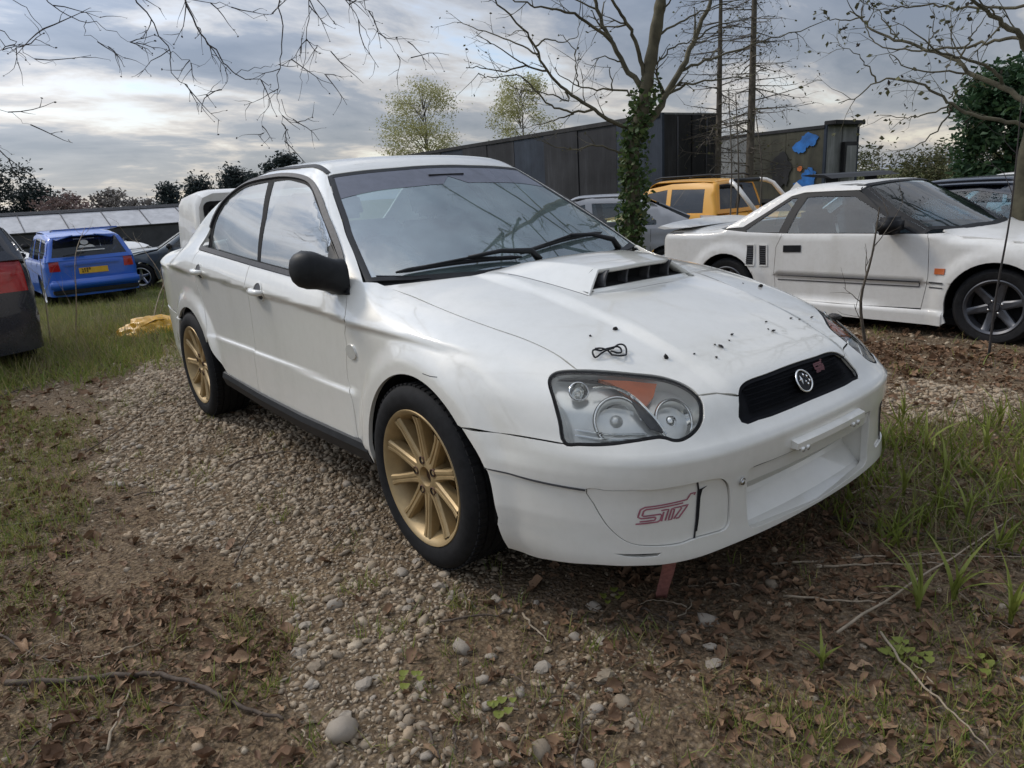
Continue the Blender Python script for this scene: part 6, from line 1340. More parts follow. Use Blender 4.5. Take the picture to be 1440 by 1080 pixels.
ESTATE = dict(w=1.74, front=.90, rear=3.44, wb=2.53, rt=.33, belt=.98, roof=1.59, tum=.26, top=[(-3.6, .98), (-3.40, 1.04), (-3.2, 1.2), (-.8, 1.2), (-.4, 1.02), (0, .98), (.5, .88), (.8, .75), (.95, .5)], screen=((-.35, 1.0), (-1.0, 1.50)), back=((-3.42, 1.0), (-3.10, 1.52)), zb=.26, hatch=True, rake=.02,
    wins=[[(-.72, 1.02), (-1.08, 1.38), (-1.38, 1.42), (-1.42, 1.0)], [(-1.5, 1.0), (-1.47, 1.43), (-2.2, 1.43), (-2.3, 1.0)], [(-2.42, 1.02), (-2.32, 1.42), (-2.92, 1.40), (-3.10, 1.05)]], frame=[(-.42, .95), (-1.02, 1.46), (-1.5, 1.52), (-2.5, 1.52), (-3.08, 1.48), (-3.32, 1.0), (-3.30, .95)], seams=(-.45, -1.46, -2.36), mirror=(-.75, 1.06), lamp=[(.74, 1.10), (.97, 1.06), (.98, .78), (.70, .78)], tint=True)
def place(name, label, xy, az, z=None, cat='car'): return empty(name, (xy[0], xy[1], float(gz(*xy))-.01), R(az), label, cat)
# blue estate seen from behind
def tail_at(p, az, rear): return (p[0]+rear*math.cos(R(az)), p[1]+rear*math.sin(R(az)))
az = 181; blue = place('estate_car', 'bright blue estate car seen from behind in the grass with a yellow number plate', tail_at((-15.35, .60), az, 3.4), az)
Fb, Fc, S_, Ct, BK, tp = gcar(blue, ESTATE, M['blue'])
V = [tuple(q) for q in tp([(-3.4, a, z) for a, z in ((-.26, .82), (.26, .82), (.26, .70), (-.26, .70))])]; V = [(x-.02, y, z) for x, y, z in V]
npl = mk('number_plate', V, [(0, 1, 2, 3)], simple('yellow_plate', (.72, .42, .03), .4), blue, False)
def block_text(parent, rows, org, ex, ey, mat, wpx, name='plate_lettering'):
    G = {'L': '100100100111', 'H': '101111101101', 'K': '101110110101', '5': '111110011111', '9': '111111001111', 'R': '110111110101', 'W': '101101111101', 'T': '111010010010', 'O': '111101101111', '0': '111101101111', 'M': '101111101101', '1': '010110010111', '7': '111001010010'}
    mb = MB()
    for r, row in enumerate(rows):
        for c_, chh in enumerate(row):
            g = G.get(chh)
            if not g: continue
            for k, b_ in enumerate(g):
                if b_ == '1':
                    u = (c_*4+k % 3)*wpx; v = (r*5+k//3)*wpx; P0 = Vector(org)+Vector(ex)*u-Vector(ey)*v
                    mb.add([P0, P0+Vector(ex)*wpx, P0+Vector(ex)*wpx-Vector(ey)*wpx, P0-Vector(ey)*wpx], [(0, 1, 2, 3)])
    if mb.v: mb.build(name, mat, parent)
block_text(npl, ['LK59', 'WTR'], (V[0][0]-.006, .215, .812), (0, -1, 0), (0, 0, 1), M['dark'], .0105)
MB().box((-3.43, 0, .50), (.16, 1.66, .20)).build('bumper_bar', M['blue'], blue, bevel=.04, seg=3, smooth=True)
MB().box((-3.42, 0, .36), (.14, 1.60, .10)).build('bumper_valance', M['black_plastic'], blue, bevel=.02)
MB().box((-3.455, 0, .905), (.03, 1.05, .05)).build('boot_strip', M['blue'], blue, bevel=.01)
sl2 = MB().box((-3.25, 0, 1.585), (.42, 1.20, .03), Matrix.Rotation(R(4), 3, 'Y')); sl2.build('roof_spoiler', M['blue'], blue, bevel=.012)
# white sticker on the rear window: a round blob over a wide base and a line of small lettering
def bkp(y, z): return BK.to3(Fc, BK.uv(np.array([(-3.3, y, z)])))[0]+np.array([-.012, 0, .006])
for nm, pts in (('window_sticker', [(.04+.075*math.cos(a), 1.33+.055*math.sin(a)) for a in np.linspace(0, 6.28, 14)[:-1]]), ('window_sticker', [(.17, 1.215), (.13, 1.275), (.05, 1.25), (-.05, 1.275), (-.10, 1.26), (-.14, 1.215)]), ('window_lettering', [(.22, 1.165), (-.30, 1.165), (-.30, 1.14), (.22, 1.14)])):
    mk(nm, [tuple(bkp(y, z)) for y, z in pts], [tuple(range(len(pts)))], M['paper_white'], blue, False)
MB().box((-3.43, .30, 1.10), (.03, .40, .02), Matrix.Rotation(R(-6), 3, 'X')).build('rear_wiper', M['black_plastic'], blue)
# dark car at the left edge, rear corner only in view
az = 186; navy = place('hatchback', 'dark navy car at the left edge with a large red tail lamp', (-8.95, -3.0), az, -.10)
navy.location = (*tail_at((-5.55, -2.24), az, 3.4), -.16); navy.scale = (1.06, 1.06, 1.08)
gcar(navy, dict(ESTATE, lamp=[(.60, 1.05), (.99, 1.06), (1.0, .74), (.62, .74)], wins=ESTATE['wins']), M['navy'])
# grey saloon right of the blue estate, nose to the left
az = 250; slate = place('saloon_car', 'slate grey saloon behind the white saloon, right of the blue estate', (-18.3, 2.2), az, -.12)
gcar(slate, SALOON, M['slate'])
az = 10; suv = place('off_road_car', 'white off-road car facing the camera behind the blue estate', (-21.0, -.75), az, -.14)
gcar(suv, dict(ESTATE, roof=1.78, belt=1.08, top=[(-3.6, 1.08), (-3.40, 1.1), (-3.2, 1.3), (-.8, 1.3), (-.4, 1.10), (0, 1.06), (.5, .98), (.8, .85), (.95, .5)], screen=((-.35, 1.10), (-.85, 1.68)), back=((-3.42, 1.1), (-3.25, 1.70)), wins=[[(-.70, 1.12), (-1.0, 1.56), (-1.38, 1.6), (-1.42, 1.1)], [(-1.5, 1.1), (-1.47, 1.6), (-2.2, 1.6), (-2.3, 1.1)]], frame=[(-.42, 1.05), (-.90, 1.62), (-1.5, 1.70), (-2.5, 1.70), (-3.18, 1.66), (-3.32, 1.1), (-3.30, 1.05)], mirror=(-.72, 1.16)), M['white2'])
az = 30; sm_ = place('small_car', 'small white car far off between the blue estate and the grey saloon', (-26.5, 3.2), az, -.14)
gcar(sm_, SALOON, M['white2'])
# dusty saloon behind the ivy tree
az = 218; dus = place('saloon_car', 'dusty silver saloon behind the ivy-covered tree', (-7.6, 5.6), az, -.14)
gcar(dus, dict(SALOON, tail_mat=M['black_plastic'], back=((-3.15, 1.0), (-2.2, 1.38))), M['silver'])
# dark coupe right of the white coupe
az = -4; drk = place('coupe', 'dark blue two-door car parked behind the bonnet of the white sports coupe', (.55, 6.95), az, -.14)
gcar(drk, dict(SALOON, roof=1.36, wins=[[(-.72, .95), (-1.12, 1.22), (-1.45, 1.27), (-2.05, 1.24), (-2.35, 1.02), (-2.3, .95)]], seams=(-.45, -1.7)), M['navy'])
az = 185; pal = place('small_car', 'pale silver car whose roof shows above the white coupe windscreen', (-7.6, 18.6), az, -.3)
gcar(pal, SALOON, M['silver'])
az = 175; wrt = place('estate_car', 'white estate car far back at the right edge, only its roof in view', (-5.0, 16.6), az, -.35)
gcar(wrt, ESTATE, M['white2'])
# orange pick-up
az = 184; pk = place('pickup_truck', 'orange double-cab pickup truck with white roll bar behind the white coupe', (-9.0, 10.1), az, -.16, 'truck')
PK = dict(w=1.82, front=.92, rear=4.10, wb=3.1, rt=.36, belt=1.13, roof=1.78, tum=.24, zb=.42, top=[(-4.3, 1.0), (-4.15, 1.10), (-2.7, 1.10), (-2.5, 1.25), (-.8, 1.3), (-.4, 1.14), (0, 1.10), (.5, 1.03), (.8, .9), (.95, .6)], screen=((-.35, 1.14), (-1.0, 1.68)), back=((-2.72, 1.14), (-2.58, 1.70)),
    wins=[[(-.75, 1.16), (-1.08, 1.54), (-1.52, 1.60), (-1.56, 1.15)], [(-1.66, 1.15), (-1.62, 1.60), (-2.36, 1.58), (-2.40, 1.15)]], frame=[(-.42, 1.08), (-1.02, 1.62), (-1.6, 1.70), (-2.3, 1.70), (-2.58, 1.66), (-2.70, 1.10), (-2.66, 1.08)], seams=(-.45, -1.6, -2.45), mirror=(-.75, 1.22), tint=True)
gcar(pk, PK, M['orange'])
rbm = M['white2']
for s_ in (-1, 1): MB().tube([(-3.45, s_*.72, 1.10), (-2.98, s_*.68, 1.62), (-2.86, s_*.64, 1.68), (-2.78, s_*.5, 1.70)], .042, 10).build('roll_bar', rbm, pk, True)
MB().tube([(-2.78, -.5, 1.70), (-2.78, .5, 1.70)], .04, 10).build('roll_bar_top', M['black_plastic'], pk, True)
for s_ in (-1, 1): MB().tube([(-1.15, s_*.60, 1.80), (-1.3, s_*.60, 1.83), (-2.4, s_*.60, 1.83), (-2.5, s_*.60, 1.79)], .018, 8).build('roof_rail', M['black_plastic'], pk, True)
IVY_LIMBS = [
 (0.135,0.075,[(-3.58,4.10,-0.04), (-3.56,4.11,0.56), (-3.53,4.14,1.13), (-3.53,4.14,1.65), (-3.45,4.21,1.96), (-3.41,4.25,2.26), (-3.37,4.28,2.51), (-3.32,4.32,2.84), (-3.30,4.34,3.00), (-3.25,4.38,3.45), (-3.22,4.40,3.94)]),
 (0.075,0.025,[(-3.47,4.19,1.79), (-3.39,4.36,1.92), (-3.36,4.49,2.12), (-3.29,4.68,2.38), (-3.27,4.83,2.63), (-3.23,4.99,2.92), (-3.22,5.09,3.13), (-3.24,5.27,3.57)]),
 (0.05,0.02,[(-3.44,4.22,2.17), (-3.58,4.10,2.42), (-3.70,4.00,2.69), (-3.79,3.92,2.99), (-3.83,3.89,3.24), (-3.85,3.88,3.54)]),
 (0.04,0.018,[(-3.43,4.23,2.31), (-3.44,4.12,2.58), (-3.47,4.02,2.80), (-3.52,3.90,2.96), (-3.54,3.78,3.19)]),
 (0.028,0.008,[(-3.69,4.00,2.67), (-3.77,3.64,2.89), (-3.83,3.45,2.93), (-3.89,3.22,2.95), (-3.93,3.01,3.00), (-3.97,2.76,3.05)]),
 (0.04,0.01,[(-3.51,4.16,1.78), (-3.69,3.94,1.90), (-3.80,3.79,2.03), (-3.95,3.58,2.21), (-4.05,3.42,2.40), (-4.10,3.31,2.64), (-4.14,3.21,2.81), (-4.27,2.99,3.05), (-4.29,2.93,3.17)]),
 (0.022,0.006,[(-3.78,3.82,2.00), (-3.92,3.64,1.99), (-4.03,3.49,2.05), (-4.12,3.35,2.19), (-4.21,3.22,2.35), (-4.26,3.14,2.39), (-4.41,2.91,2.37), (-4.45,2.83,2.41)]),
 (0.02,0.006,[(-4.05,3.42,2.39), (-4.10,3.18,2.43), (-4.16,2.94,2.40), (-4.21,2.67,2.43), (-4.23,2.51,2.42)]),
 (0.016,0.005,[(-4.09,3.21,2.43), (-4.10,3.11,2.48), (-4.13,2.81,2.63), (-4.15,2.63,2.70)]),
 (0.018,0.005,[(-4.08,3.33,2.56), (-4.32,3.26,2.71), (-4.62,3.15,2.85), (-4.89,3.03,2.98), (-4.98,2.99,3.02)]),
 (0.024,0.006,[(-3.45,4.21,2.07), (-3.60,4.12,2.16), (-3.85,3.95,2.22), (-4.01,3.84,2.27), (-4.18,3.72,2.40), (-4.22,3.69,2.48)]),
 (0.018,0.005,[(-3.95,3.58,2.20), (-3.91,3.58,2.11), (-4.01,3.38,2.17), (-4.10,3.17,2.21), (-4.16,3.01,2.26)]),
 (0.022,0.005,[(-3.51,4.16,1.51), (-3.66,4.00,1.57), (-3.83,3.81,1.64), (-3.92,3.70,1.61), (-4.05,3.54,1.65), (-4.21,3.33,1.77)]),
 (0.026,0.006,[(-3.36,4.49,2.12), (-3.27,4.71,2.20), (-3.14,4.98,2.25), (-2.99,5.28,2.27), (-2.84,5.57,2.34)]),
 (0.028,0.006,[(-3.30,4.67,2.35), (-3.20,4.89,2.43), (-3.11,5.05,2.48), (-2.91,5.40,2.59), (-2.69,5.73,2.68), (-2.45,6.09,2.79)]),
 (0.022,0.006,[(-3.33,4.31,2.66), (-3.22,4.54,2.79), (-3.11,4.74,2.89), (-2.97,4.97,2.96), (-2.81,5.23,3.05)]),
 (0.02,0.005,[(-3.39,4.27,2.40), (-3.31,4.32,2.43), (-3.18,4.39,2.55), (-3.03,4.48,2.58), (-2.85,4.58,2.54), (-2.67,4.67,2.57)]),
 (0.018,0.005,[(-3.80,3.91,3.00), (-3.99,3.71,3.12), (-4.14,3.55,3.19)]),
 (0.015,0.004,[(-3.90,3.65,1.97), (-4.08,3.53,1.92), (-4.24,3.41,1.89), (-4.36,3.31,1.89)]),
 (0.016,0.005,[(-3.60,4.09,2.45), (-3.67,3.88,2.50), (-3.72,3.74,2.47)]),
 (0.014,0.004,[(-4.01,3.84,2.27), (-4.04,3.82,2.42), (-4.05,3.83,2.63), (-4.14,3.75,2.78), (-4.18,3.72,2.80)]),
 (0.014,0.004,[(-3.70,4.03,2.20), (-3.68,3.98,2.37), (-3.69,3.95,2.43)]),
 (0.02,0.005,[(-3.27,4.83,2.63), (-3.18,5.02,2.77), (-3.06,5.22,2.82), (-2.80,5.62,2.88)]),
 (0.018,0.005,[(-3.32,4.32,2.87), (-3.11,4.33,2.99), (-2.93,4.33,3.11)]),
 (0.016,0.004,[(-4.10,3.31,2.64), (-4.03,3.43,2.71), (-3.97,3.52,2.68), (-3.89,3.65,2.70), (-3.87,3.70,2.74), (-3.88,3.75,2.94)]),
]
HANG_LIMBS = [
 (0.034,0.005,[(-2.53,-0.88,2.48), (-2.52,-0.84,2.31), (-2.49,-0.75,2.09), (-2.49,-0.73,1.95), (-2.46,-0.64,1.82), (-2.46,-0.63,1.76)]),
 (0.042,0.007,[(-2.47,-0.68,2.51), (-2.40,-0.65,2.30), (-2.33,-0.60,2.13), (-2.26,-0.54,2.00), (-2.21,-0.49,1.92), (-2.12,-0.36,1.86), (-2.09,-0.34,1.81)]),
 (0.03,0.005,[(-2.23,-0.19,2.49), (-2.30,-0.15,2.33), (-2.37,-0.13,2.16), (-2.44,-0.14,2.00), (-2.50,-0.15,1.88), (-2.55,-0.13,1.74), (-2.60,-0.11,1.60)]),
 (0.024,0.005,[(-2.15,0.00,2.50), (-2.23,-0.00,2.33), (-2.31,-0.01,2.15), (-2.40,-0.03,1.95), (-2.46,-0.03,1.82)]),
 (0.022,0.004,[(-2.09,0.12,2.45), (-2.01,0.12,2.29), (-1.92,0.14,2.15), (-1.85,0.14,2.03), (-1.83,0.07,1.93)]),
 (0.018,0.004,[(-1.97,0.18,2.39), (-1.98,0.20,2.30), (-1.98,0.29,2.15), (-1.96,0.40,2.00), (-1.93,0.47,2.00)]),
 (0.02,0.004,[(-2.64,-1.53,2.21), (-2.57,-1.48,2.13), (-2.50,-1.43,2.04), (-2.44,-1.38,1.98), (-2.36,-1.30,1.94)]),
 (0.022,0.004,[(-2.54,-1.27,2.35), (-2.54,-1.24,2.27), (-2.52,-1.16,2.19), (-2.50,-1.04,2.17), (-2.48,-0.93,2.10), (-2.45,-0.81,2.08)]),
 (0.016,0.004,[(-2.56,-1.39,2.34), (-2.55,-1.38,2.26), (-2.54,-1.33,2.18), (-2.52,-1.29,2.11), (-2.52,-1.29,2.06)]),
 (0.016,0.004,[(-2.41,-0.69,2.36), (-2.37,-0.65,2.30), (-2.26,-0.49,2.27), (-2.16,-0.36,2.20), (-2.09,-0.28,2.21)]),
 (0.012,0.003,[(-2.46,-1.59,1.78), (-2.45,-1.56,1.75), (-2.42,-1.50,1.71), (-2.40,-1.45,1.67)]),
 (0.01,0.003,[(-2.46,-1.63,1.60), (-2.47,-1.60,1.57), (-2.49,-1.55,1.54)]),
 (0.012,0.003,[(-2.49,-0.74,2.06), (-2.45,-0.67,2.02), (-2.42,-0.61,1.98), (-2.38,-0.55,2.03)]),
 (0.012,0.003,[(-2.23,-0.53,1.95), (-2.20,-0.55,1.87), (-2.20,-0.62,1.82), (-2.19,-0.71,1.83)]),
 (0.012,0.003,[(-2.21,-0.49,1.92), (-2.19,-0.35,1.96), (-2.18,-0.29,1.97), (-2.15,-0.17,2.00), (-2.14,-0.10,2.04)]),
 (0.012,0.003,[(-2.31,-0.01,2.14), (-2.27,0.06,2.09), (-2.23,0.13,2.06)]),
 (0.012,0.003,[(-2.40,-0.02,1.99), (-2.38,0.07,1.98), (-2.37,0.15,1.96)]),
 (0.012,0.003,[(-2.50,-0.14,1.88), (-2.51,-0.22,1.82), (-2.49,-0.27,1.66), (-2.48,-0.30,1.59)]),
 (0.012,0.003,[(-2.50,-0.14,1.82), (-2.46,-0.09,1.71), (-2.42,-0.03,1.66)]),
 (0.012,0.003,[(-2.52,-1.12,2.20), (-2.54,-1.11,2.13), (-2.56,-1.03,2.09), (-2.57,-0.98,2.06)]),
 (0.01,0.003,[(-1.90,0.17,2.14), (-1.84,0.28,2.09), (-1.74,0.44,2.05)]),
 (0.01,0.003,[(-2.50,-1.43,2.04), (-2.50,-1.47,2.01), (-2.50,-1.49,2.04)]),
]
RIGHT_LIMBS = [
 (0.16,0.07,[(-0.27,5.72,-0.01), (-0.33,5.70,0.76), (-0.34,5.70,1.19), (-0.32,5.71,1.66), (-0.30,5.71,2.05), (-0.29,5.72,2.49), (-0.32,5.71,3.12)]),
 (0.055,0.014,[(-0.29,5.71,1.89), (-0.40,5.50,2.17), (-0.51,5.35,2.30), (-0.58,5.25,2.39), (-0.68,5.09,2.51), (-0.74,5.01,2.57)]),
 (0.05,0.01,[(-0.32,5.71,1.60), (-0.43,5.75,1.73), (-0.68,5.80,1.89), (-0.93,5.83,2.03), (-1.03,5.86,2.15), (-1.32,5.88,2.29), (-1.64,5.89,2.44), (-1.87,5.88,2.57), (-2.01,5.89,2.72), (-2.11,5.89,2.80)]),
 (0.03,0.012,[(-0.61,5.82,1.85), (-0.65,5.74,1.97), (-0.77,5.62,2.06), (-0.88,5.50,2.13), (-0.99,5.38,2.18), (-1.08,5.28,2.22)]),
 (0.03,0.006,[(-0.34,5.52,2.21), (-0.46,5.54,2.21), (-0.65,5.55,2.23), (-0.85,5.57,2.22), (-1.08,5.57,2.23), (-1.32,5.56,2.27), (-1.59,5.54,2.34), (-1.73,5.54,2.47), (-1.82,5.55,2.64)]),
 (0.034,0.006,[(-0.32,5.71,1.47), (-0.38,5.68,1.52), (-0.61,5.56,1.58), (-0.79,5.46,1.67), (-0.95,5.37,1.80), (-1.12,5.27,1.93), (-1.32,5.14,2.00), (-1.41,5.08,1.98), (-1.53,4.99,1.88), (-1.65,4.90,1.83)]),
 (0.018,0.004,[(-0.88,5.40,1.72), (-0.89,5.40,1.71), (-1.13,5.43,1.68), (-1.30,5.44,1.67), (-1.53,5.44,1.73)]),
 (0.018,0.004,[(-0.87,5.41,1.70), (-0.89,5.40,1.69), (-0.95,5.36,1.55), (-1.04,5.30,1.43), (-1.14,5.24,1.37), (-1.27,5.17,1.35)]),
 (0.026,0.006,[(-0.39,5.69,2.48), (-0.50,5.71,2.48), (-0.80,5.76,2.54), (-1.16,5.80,2.63), (-1.39,5.81,2.69), (-1.63,5.82,2.71), (-1.81,5.81,2.73)]),
 (0.016,0.004,[(-0.94,5.83,2.02), (-1.21,5.74,2.08), (-1.41,5.67,2.14), (-1.55,5.62,2.28), (-1.52,5.64,2.20)]),
 (0.014,0.004,[(-1.41,5.08,1.99), (-1.46,5.02,2.11), (-1.53,4.94,2.22), (-1.65,4.82,2.33)]),
 (0.016,0.004,[(-0.88,5.50,2.13), (-0.85,5.55,2.25), (-0.81,5.59,2.34), (-0.77,5.65,2.44), (-0.65,5.74,2.48)]),
 (0.014,0.004,[(-1.64,5.89,2.44), (-1.71,5.88,2.58), (-1.83,5.86,2.74), (-1.97,5.82,2.85)]),
 (0.014,0.004,[(-1.32,5.88,2.30), (-1.31,5.91,2.41), (-1.30,5.94,2.54), (-1.33,5.95,2.67)]),
 (0.012,0.004,[(-0.89,5.39,1.79), (-0.85,5.40,1.86), (-0.79,5.42,1.95)]),
 (0.014,0.004,[(-1.81,5.56,2.64), (-1.90,5.48,2.63), (-2.02,5.36,2.66), (-2.08,5.30,2.69)]),
]
# ---------------------------------------------------------------- trees
M['bark'] = simple('grey_brown_bark', (.095, .080, .062), .9, var=.45, scale=9, bmp=.5)
M['bark_dark'] = simple('dark_bark', (.045, .040, .038), .9, var=.4, scale=12, bmp=.4)
M['bark_moss'] = simple('mossy_bark', (.10, .088, .055), .9, var=.45, scale=7, bmp=.5)
def leafmat(name, cols, tr=.25):
    return grass_mat(name, cols)
M['ivy'] = leafmat('ivy_leaves', [(.03, .06, .018), (.06, .105, .03), (.10, .15, .045), (.04, .075, .026), (.15, .17, .07)])
M['bud'] = leafmat('young_buds', [(.06, .055, .03), (.10, .10, .04), (.045, .035, .03), (.14, .14, .05)])
M['evergreen'] = leafmat('evergreen_sprays', [(.022, .052, .026), (.045, .092, .038), (.03, .066, .034), (.07, .12, .045)])
M['spring'] = leafmat('pale_spring_leaves', [(.36, .36, .14), (.46, .44, .22), (.28, .29, .10), (.52, .49, .30)])
M['hedge'] = leafmat('hedge_leaves', [(.07, .085, .030), (.12, .115, .05), (.045, .06, .022), (.17, .15, .09)])
M['far_dark'] = leafmat('distant_conifer', [(.028, .040, .042), (.040, .055, .050), (.022, .032, .036)])
M['far_pink'] = leafmat('distant_budding_scrub', [(.16, .11, .105), (.20, .14, .12), (.12, .09, .085)])
M['far_bare'] = leafmat('distant_bare_twigs', [(.17, .155, .15), (.22, .20, .18), (.12, .11, .10)])
def rnd_dir(d, spread):
    v = Vector((RNG.normal(), RNG.normal(), RNG.normal())); v = (v-d*v.dot(d)).normalized(); return (d+v*math.tan(spread)).normalized()
def twigs_on(mb, pts, r, n, L, depth, ends, grav=0.0, sides=4):
    pts = [Vector(p) for p in pts]; S = [0]
    for a, b_ in zip(pts[:-1], pts[1:]): S.append(S[-1]+(b_-a).length)
    for _ in range(n):
        s = RNG.uniform(.15, 1)*S[-1]; i = max(j for j in range(len(S)-1) if S[j] <= s+1e-9); t = (s-S[i])/max(S[i+1]-S[i], 1e-6); p = pts[i].lerp(pts[i+1], t); d = (pts[i+1]-pts[i]).normalized()
        dr = rnd_dir(d, RNG.uniform(.5, 1.0)); l = L*RNG.uniform(.45, 1.25); q = [p]; k = 4
        for j in range(k):
            dr = (dr+Vector((RNG.normal(0, .16), RNG.normal(0, .16), RNG.normal(0, .16)-grav))).normalized(); q.append(q[-1]+dr*l/k)
        mb.tube(q, [r*(1-.7*j/k) for j in range(k+1)], sides, False); ends.append((q[-1], dr))
        if depth: twigs_on(mb, q, r*.6, 3 if depth > 1 else 2, L*.52, depth-1, ends, grav, 3)
def tri_leaves(name, ends, size, mat, parent, per=1, spread=0.02, aspect=.6, kind='stuff'):
    P = np.array([tuple(e[0]) for e in ends for _ in range(per)]); n = len(P); P = P+RNG.normal(0, spread, P.shape)
    V = np.array([(-.5, -aspect*.0, 0), (0, -aspect/2, .08), (.5, 0, 0), (0, aspect/2, .08)]); Fc = np.array([[0, 1, 2], [0, 2, 3]]); s = size*RNG.uniform(.5, 1.4, n)
    pv, pf = multi(V, Fc, P, rotm(RNG.uniform(0, 6.28, n), RNG.normal(0, .9, n), RNG.normal(0, .9, n)), np.stack([s, s, s], -1)); o = fast_mesh(name, pv, pf, mat, parent); o['kind'] = kind; return o
def limb_tree(name, label, limbs, mat, scl, tw, L, depth, grav=0., first_trunk=True, base=None, kt=1.0):
    t_ = empty(name, base or (0, 0, 0), 0, label, 'tree'); off_ = Vector(t_.location); ends = []; cr = MB()
    for i, (r0, r1, P) in enumerate(limbs):
        q = smooth_curve(np.array(P), 4)-np.array(off_); n = len(q); q = q+RNG.normal(0, .008 if i else .0, q.shape); k = kt if (i == 0 and first_trunk) else scl
        rr = [(r0+(r1-r0)*(j/(n-1))**.8)*k*(1+(.10*math.sin(j*1.7) if i == 0 else 0)) for j in range(n)]
        if i == 0 and first_trunk: MB().tube(q, rr, 14, False).build('trunk', mat, t_, True)
        else:
            cr.tube(q, rr, 6, False); ends.append((Vector(q[-1]), Vector((0, 0, 1)))); Ln = sum(np.linalg.norm(np.diff(q, axis=0), axis=1))
            twigs_on(cr, q, max(r1*scl, .0035), max(2, int(tw*Ln)), L, depth, ends, grav)
    c_ = cr.build('crown', mat, t_, True); return t_, ends
def upper_limbs(p, z0, h, n, seed, r=.045):
    rg = np.random.default_rng(seed); L_ = [(r*1.8, r*.4, [(p[0], p[1], z0), (p[0]+.1, p[1]+.05, z0+h*.4), (p[0]-.1, p[1]+.1, z0+h)])]
    for k in range(n):
        z = z0+h*rg.uniform(.0, .9); a = rg.uniform(0, 6.28); l = rg.uniform(1.8, 3.4); d = np.array([math.cos(a), math.sin(a), .45]); q = [np.array([p[0], p[1], z])]
        for j in range(4): d = d+rg.normal(0, .2, 3); q.append(q[-1]+d/np.linalg.norm(d)*l/4)
        L_.append((r, r*.15, [tuple(v) for v in q]))
    return L_
IVY_LIMBS = IVY_LIMBS+upper_limbs(IVY_LIMBS[0][2][-1], IVY_LIMBS[0][2][-1][2]-.3, 4.0, 12, 3)
RIGHT_LIMBS = RIGHT_LIMBS+upper_limbs(RIGHT_LIMBS[0][2][-1], RIGHT_LIMBS[0][2][-1][2]-.6, 4.5, 18, 4, .06)
ivy_t, ends = limb_tree('deciduous_tree', 'bare budding tree with an ivy-covered trunk behind the bonnet scoop', IVY_LIMBS, M['bark_moss'], .62, 4.6, .34, 1, -.03, kt=.66)
tri_leaves('bud', ends, .030, M['bud'], ivy_t, 1, .006)
# ivy on the trunk
q = smooth_curve(np.array(IVY_LIMBS[0][2])[:6], 8); n = 2300; ii = RNG.integers(0, len(q)-1, n); ii = np.minimum(ii, RNG.integers(0, len(q)-1, n)+6); ii = np.clip(ii, 0, len(q)-2); tt = RNG.random((n, 1)); P = q[ii]*(1-tt)+q[ii+1]*tt
th = RNG.uniform(0, 6.28, n); rad = .070*(1+.9*vnoise(th*1.6, ii*.30, 3))*RNG.uniform(.8, 1.45, n); P = P+np.stack([rad*np.cos(th), rad*np.sin(th), RNG.normal(0, .02, n)], -1)
tri_leaves('ivy', [(p, 0) for p in P], .060, M['ivy'], ivy_t, 1, .028, .8)
hang, ends = limb_tree('overhanging_tree', 'bare tree whose drooping twigs hang into the top left of the sky', [(.16, .12, [(-1.5, -7.5, -.3), (-1.55, -7.4, 1.5), (-1.7, -6.8, 3.4)]), (.22, .12, [(-1.7, -6.8, 3.3), (-2.1, -4.6, 4.0), (-2.4, -2.4, 3.6), (-2.45, -.9, 2.75)]), (.16, .08, [(-2.1, -4.6, 4.0), (-1.0, -3.0, 4.6), (-.4, -1.2, 4.5), (.2, .6, 4.3)]), (.14, .08, [(-2.4, -2.4, 3.6), (-2.4, -1.2, 3.4), (-2.3, -.3, 2.8), (-2.2, .0, 2.55)]), (.12, .06, [(-1.7, -6.8, 3.4), (-3.2, -5.4, 4.2), (-4.4, -3.4, 4.4), (-5.2, -1.6, 4.0)]), (.12, .06, [(-1.7, -6.8, 3.4), (.2, -5.6, 4.6), (1.8, -4.2, 5.0), (3.2, -2.6, 5.0)])]+HANG_LIMBS, M['bark_dark'], .16, 6.5, .22, 1, .03)
tri_leaves('bud', ends, .013, M['bark_dark'], hang, 1, .002)
rt_t, ends = limb_tree('deciduous_tree', 'tree at the right edge with arching branches in young leaf', RIGHT_LIMBS, M['bark_moss'], .62, 4.2, .40, 1, .02, kt=.55)
tri_leaves('young_leaf', ends, .050, M['bud'], rt_t, 2, .03)
# a second row of bare trees beside the lane, in front of the saloon (seen mirrored in its glass)
def bare_tree(name, label, base, h, r, seed, mat, nl=9, spread=.75, leaves=None):
    global RNG
    keep = RNG; RNG = np.random.default_rng(seed); limbs = [(r, r*.45, [(0, 0, -.3), (.05, .02, h*.3), (RNG.normal(0, .15), RNG.normal(0, .15), h*.62), (RNG.normal(0, .3), RNG.normal(0, .3), h)])]
    for k in range(nl):
        z = h*RNG.uniform(.28, .85); a = RNG.uniform(0, 6.28); l = h*RNG.uniform(.35, .60)*(1.1-z/h*.5); d = np.array([math.cos(a)*spread, math.sin(a)*spread, .55]); p0 = np.array([0, 0, z]); P = [p0]
        for j in range(4): d = d+np.array([RNG.normal(0, .18), RNG.normal(0, .18), RNG.normal(.02, .14)]); P.append(P[-1]+d/np.linalg.norm(d)*l/4)
        limbs.append((r*.42, r*.07, P))
    t_, ends = limb_tree(name, label, [(a, b_, [tuple(np.array(p)+np.array(base)) for p in P]) for a, b_, P in limbs], mat, 1, 2.6, h*.16, 2, 0., True, tuple(base))
    if leaves: tri_leaves('young_leaf', ends, leaves[0], M[leaves[1]], t_, 1, .03)
    RNG = keep; return t_
bare_tree('bare_tree', 'bare tree standing out of view beyond the front of the white saloon', (6.8, 3.2, -.4), 8.5, .16, 21, M['bark_dark'])
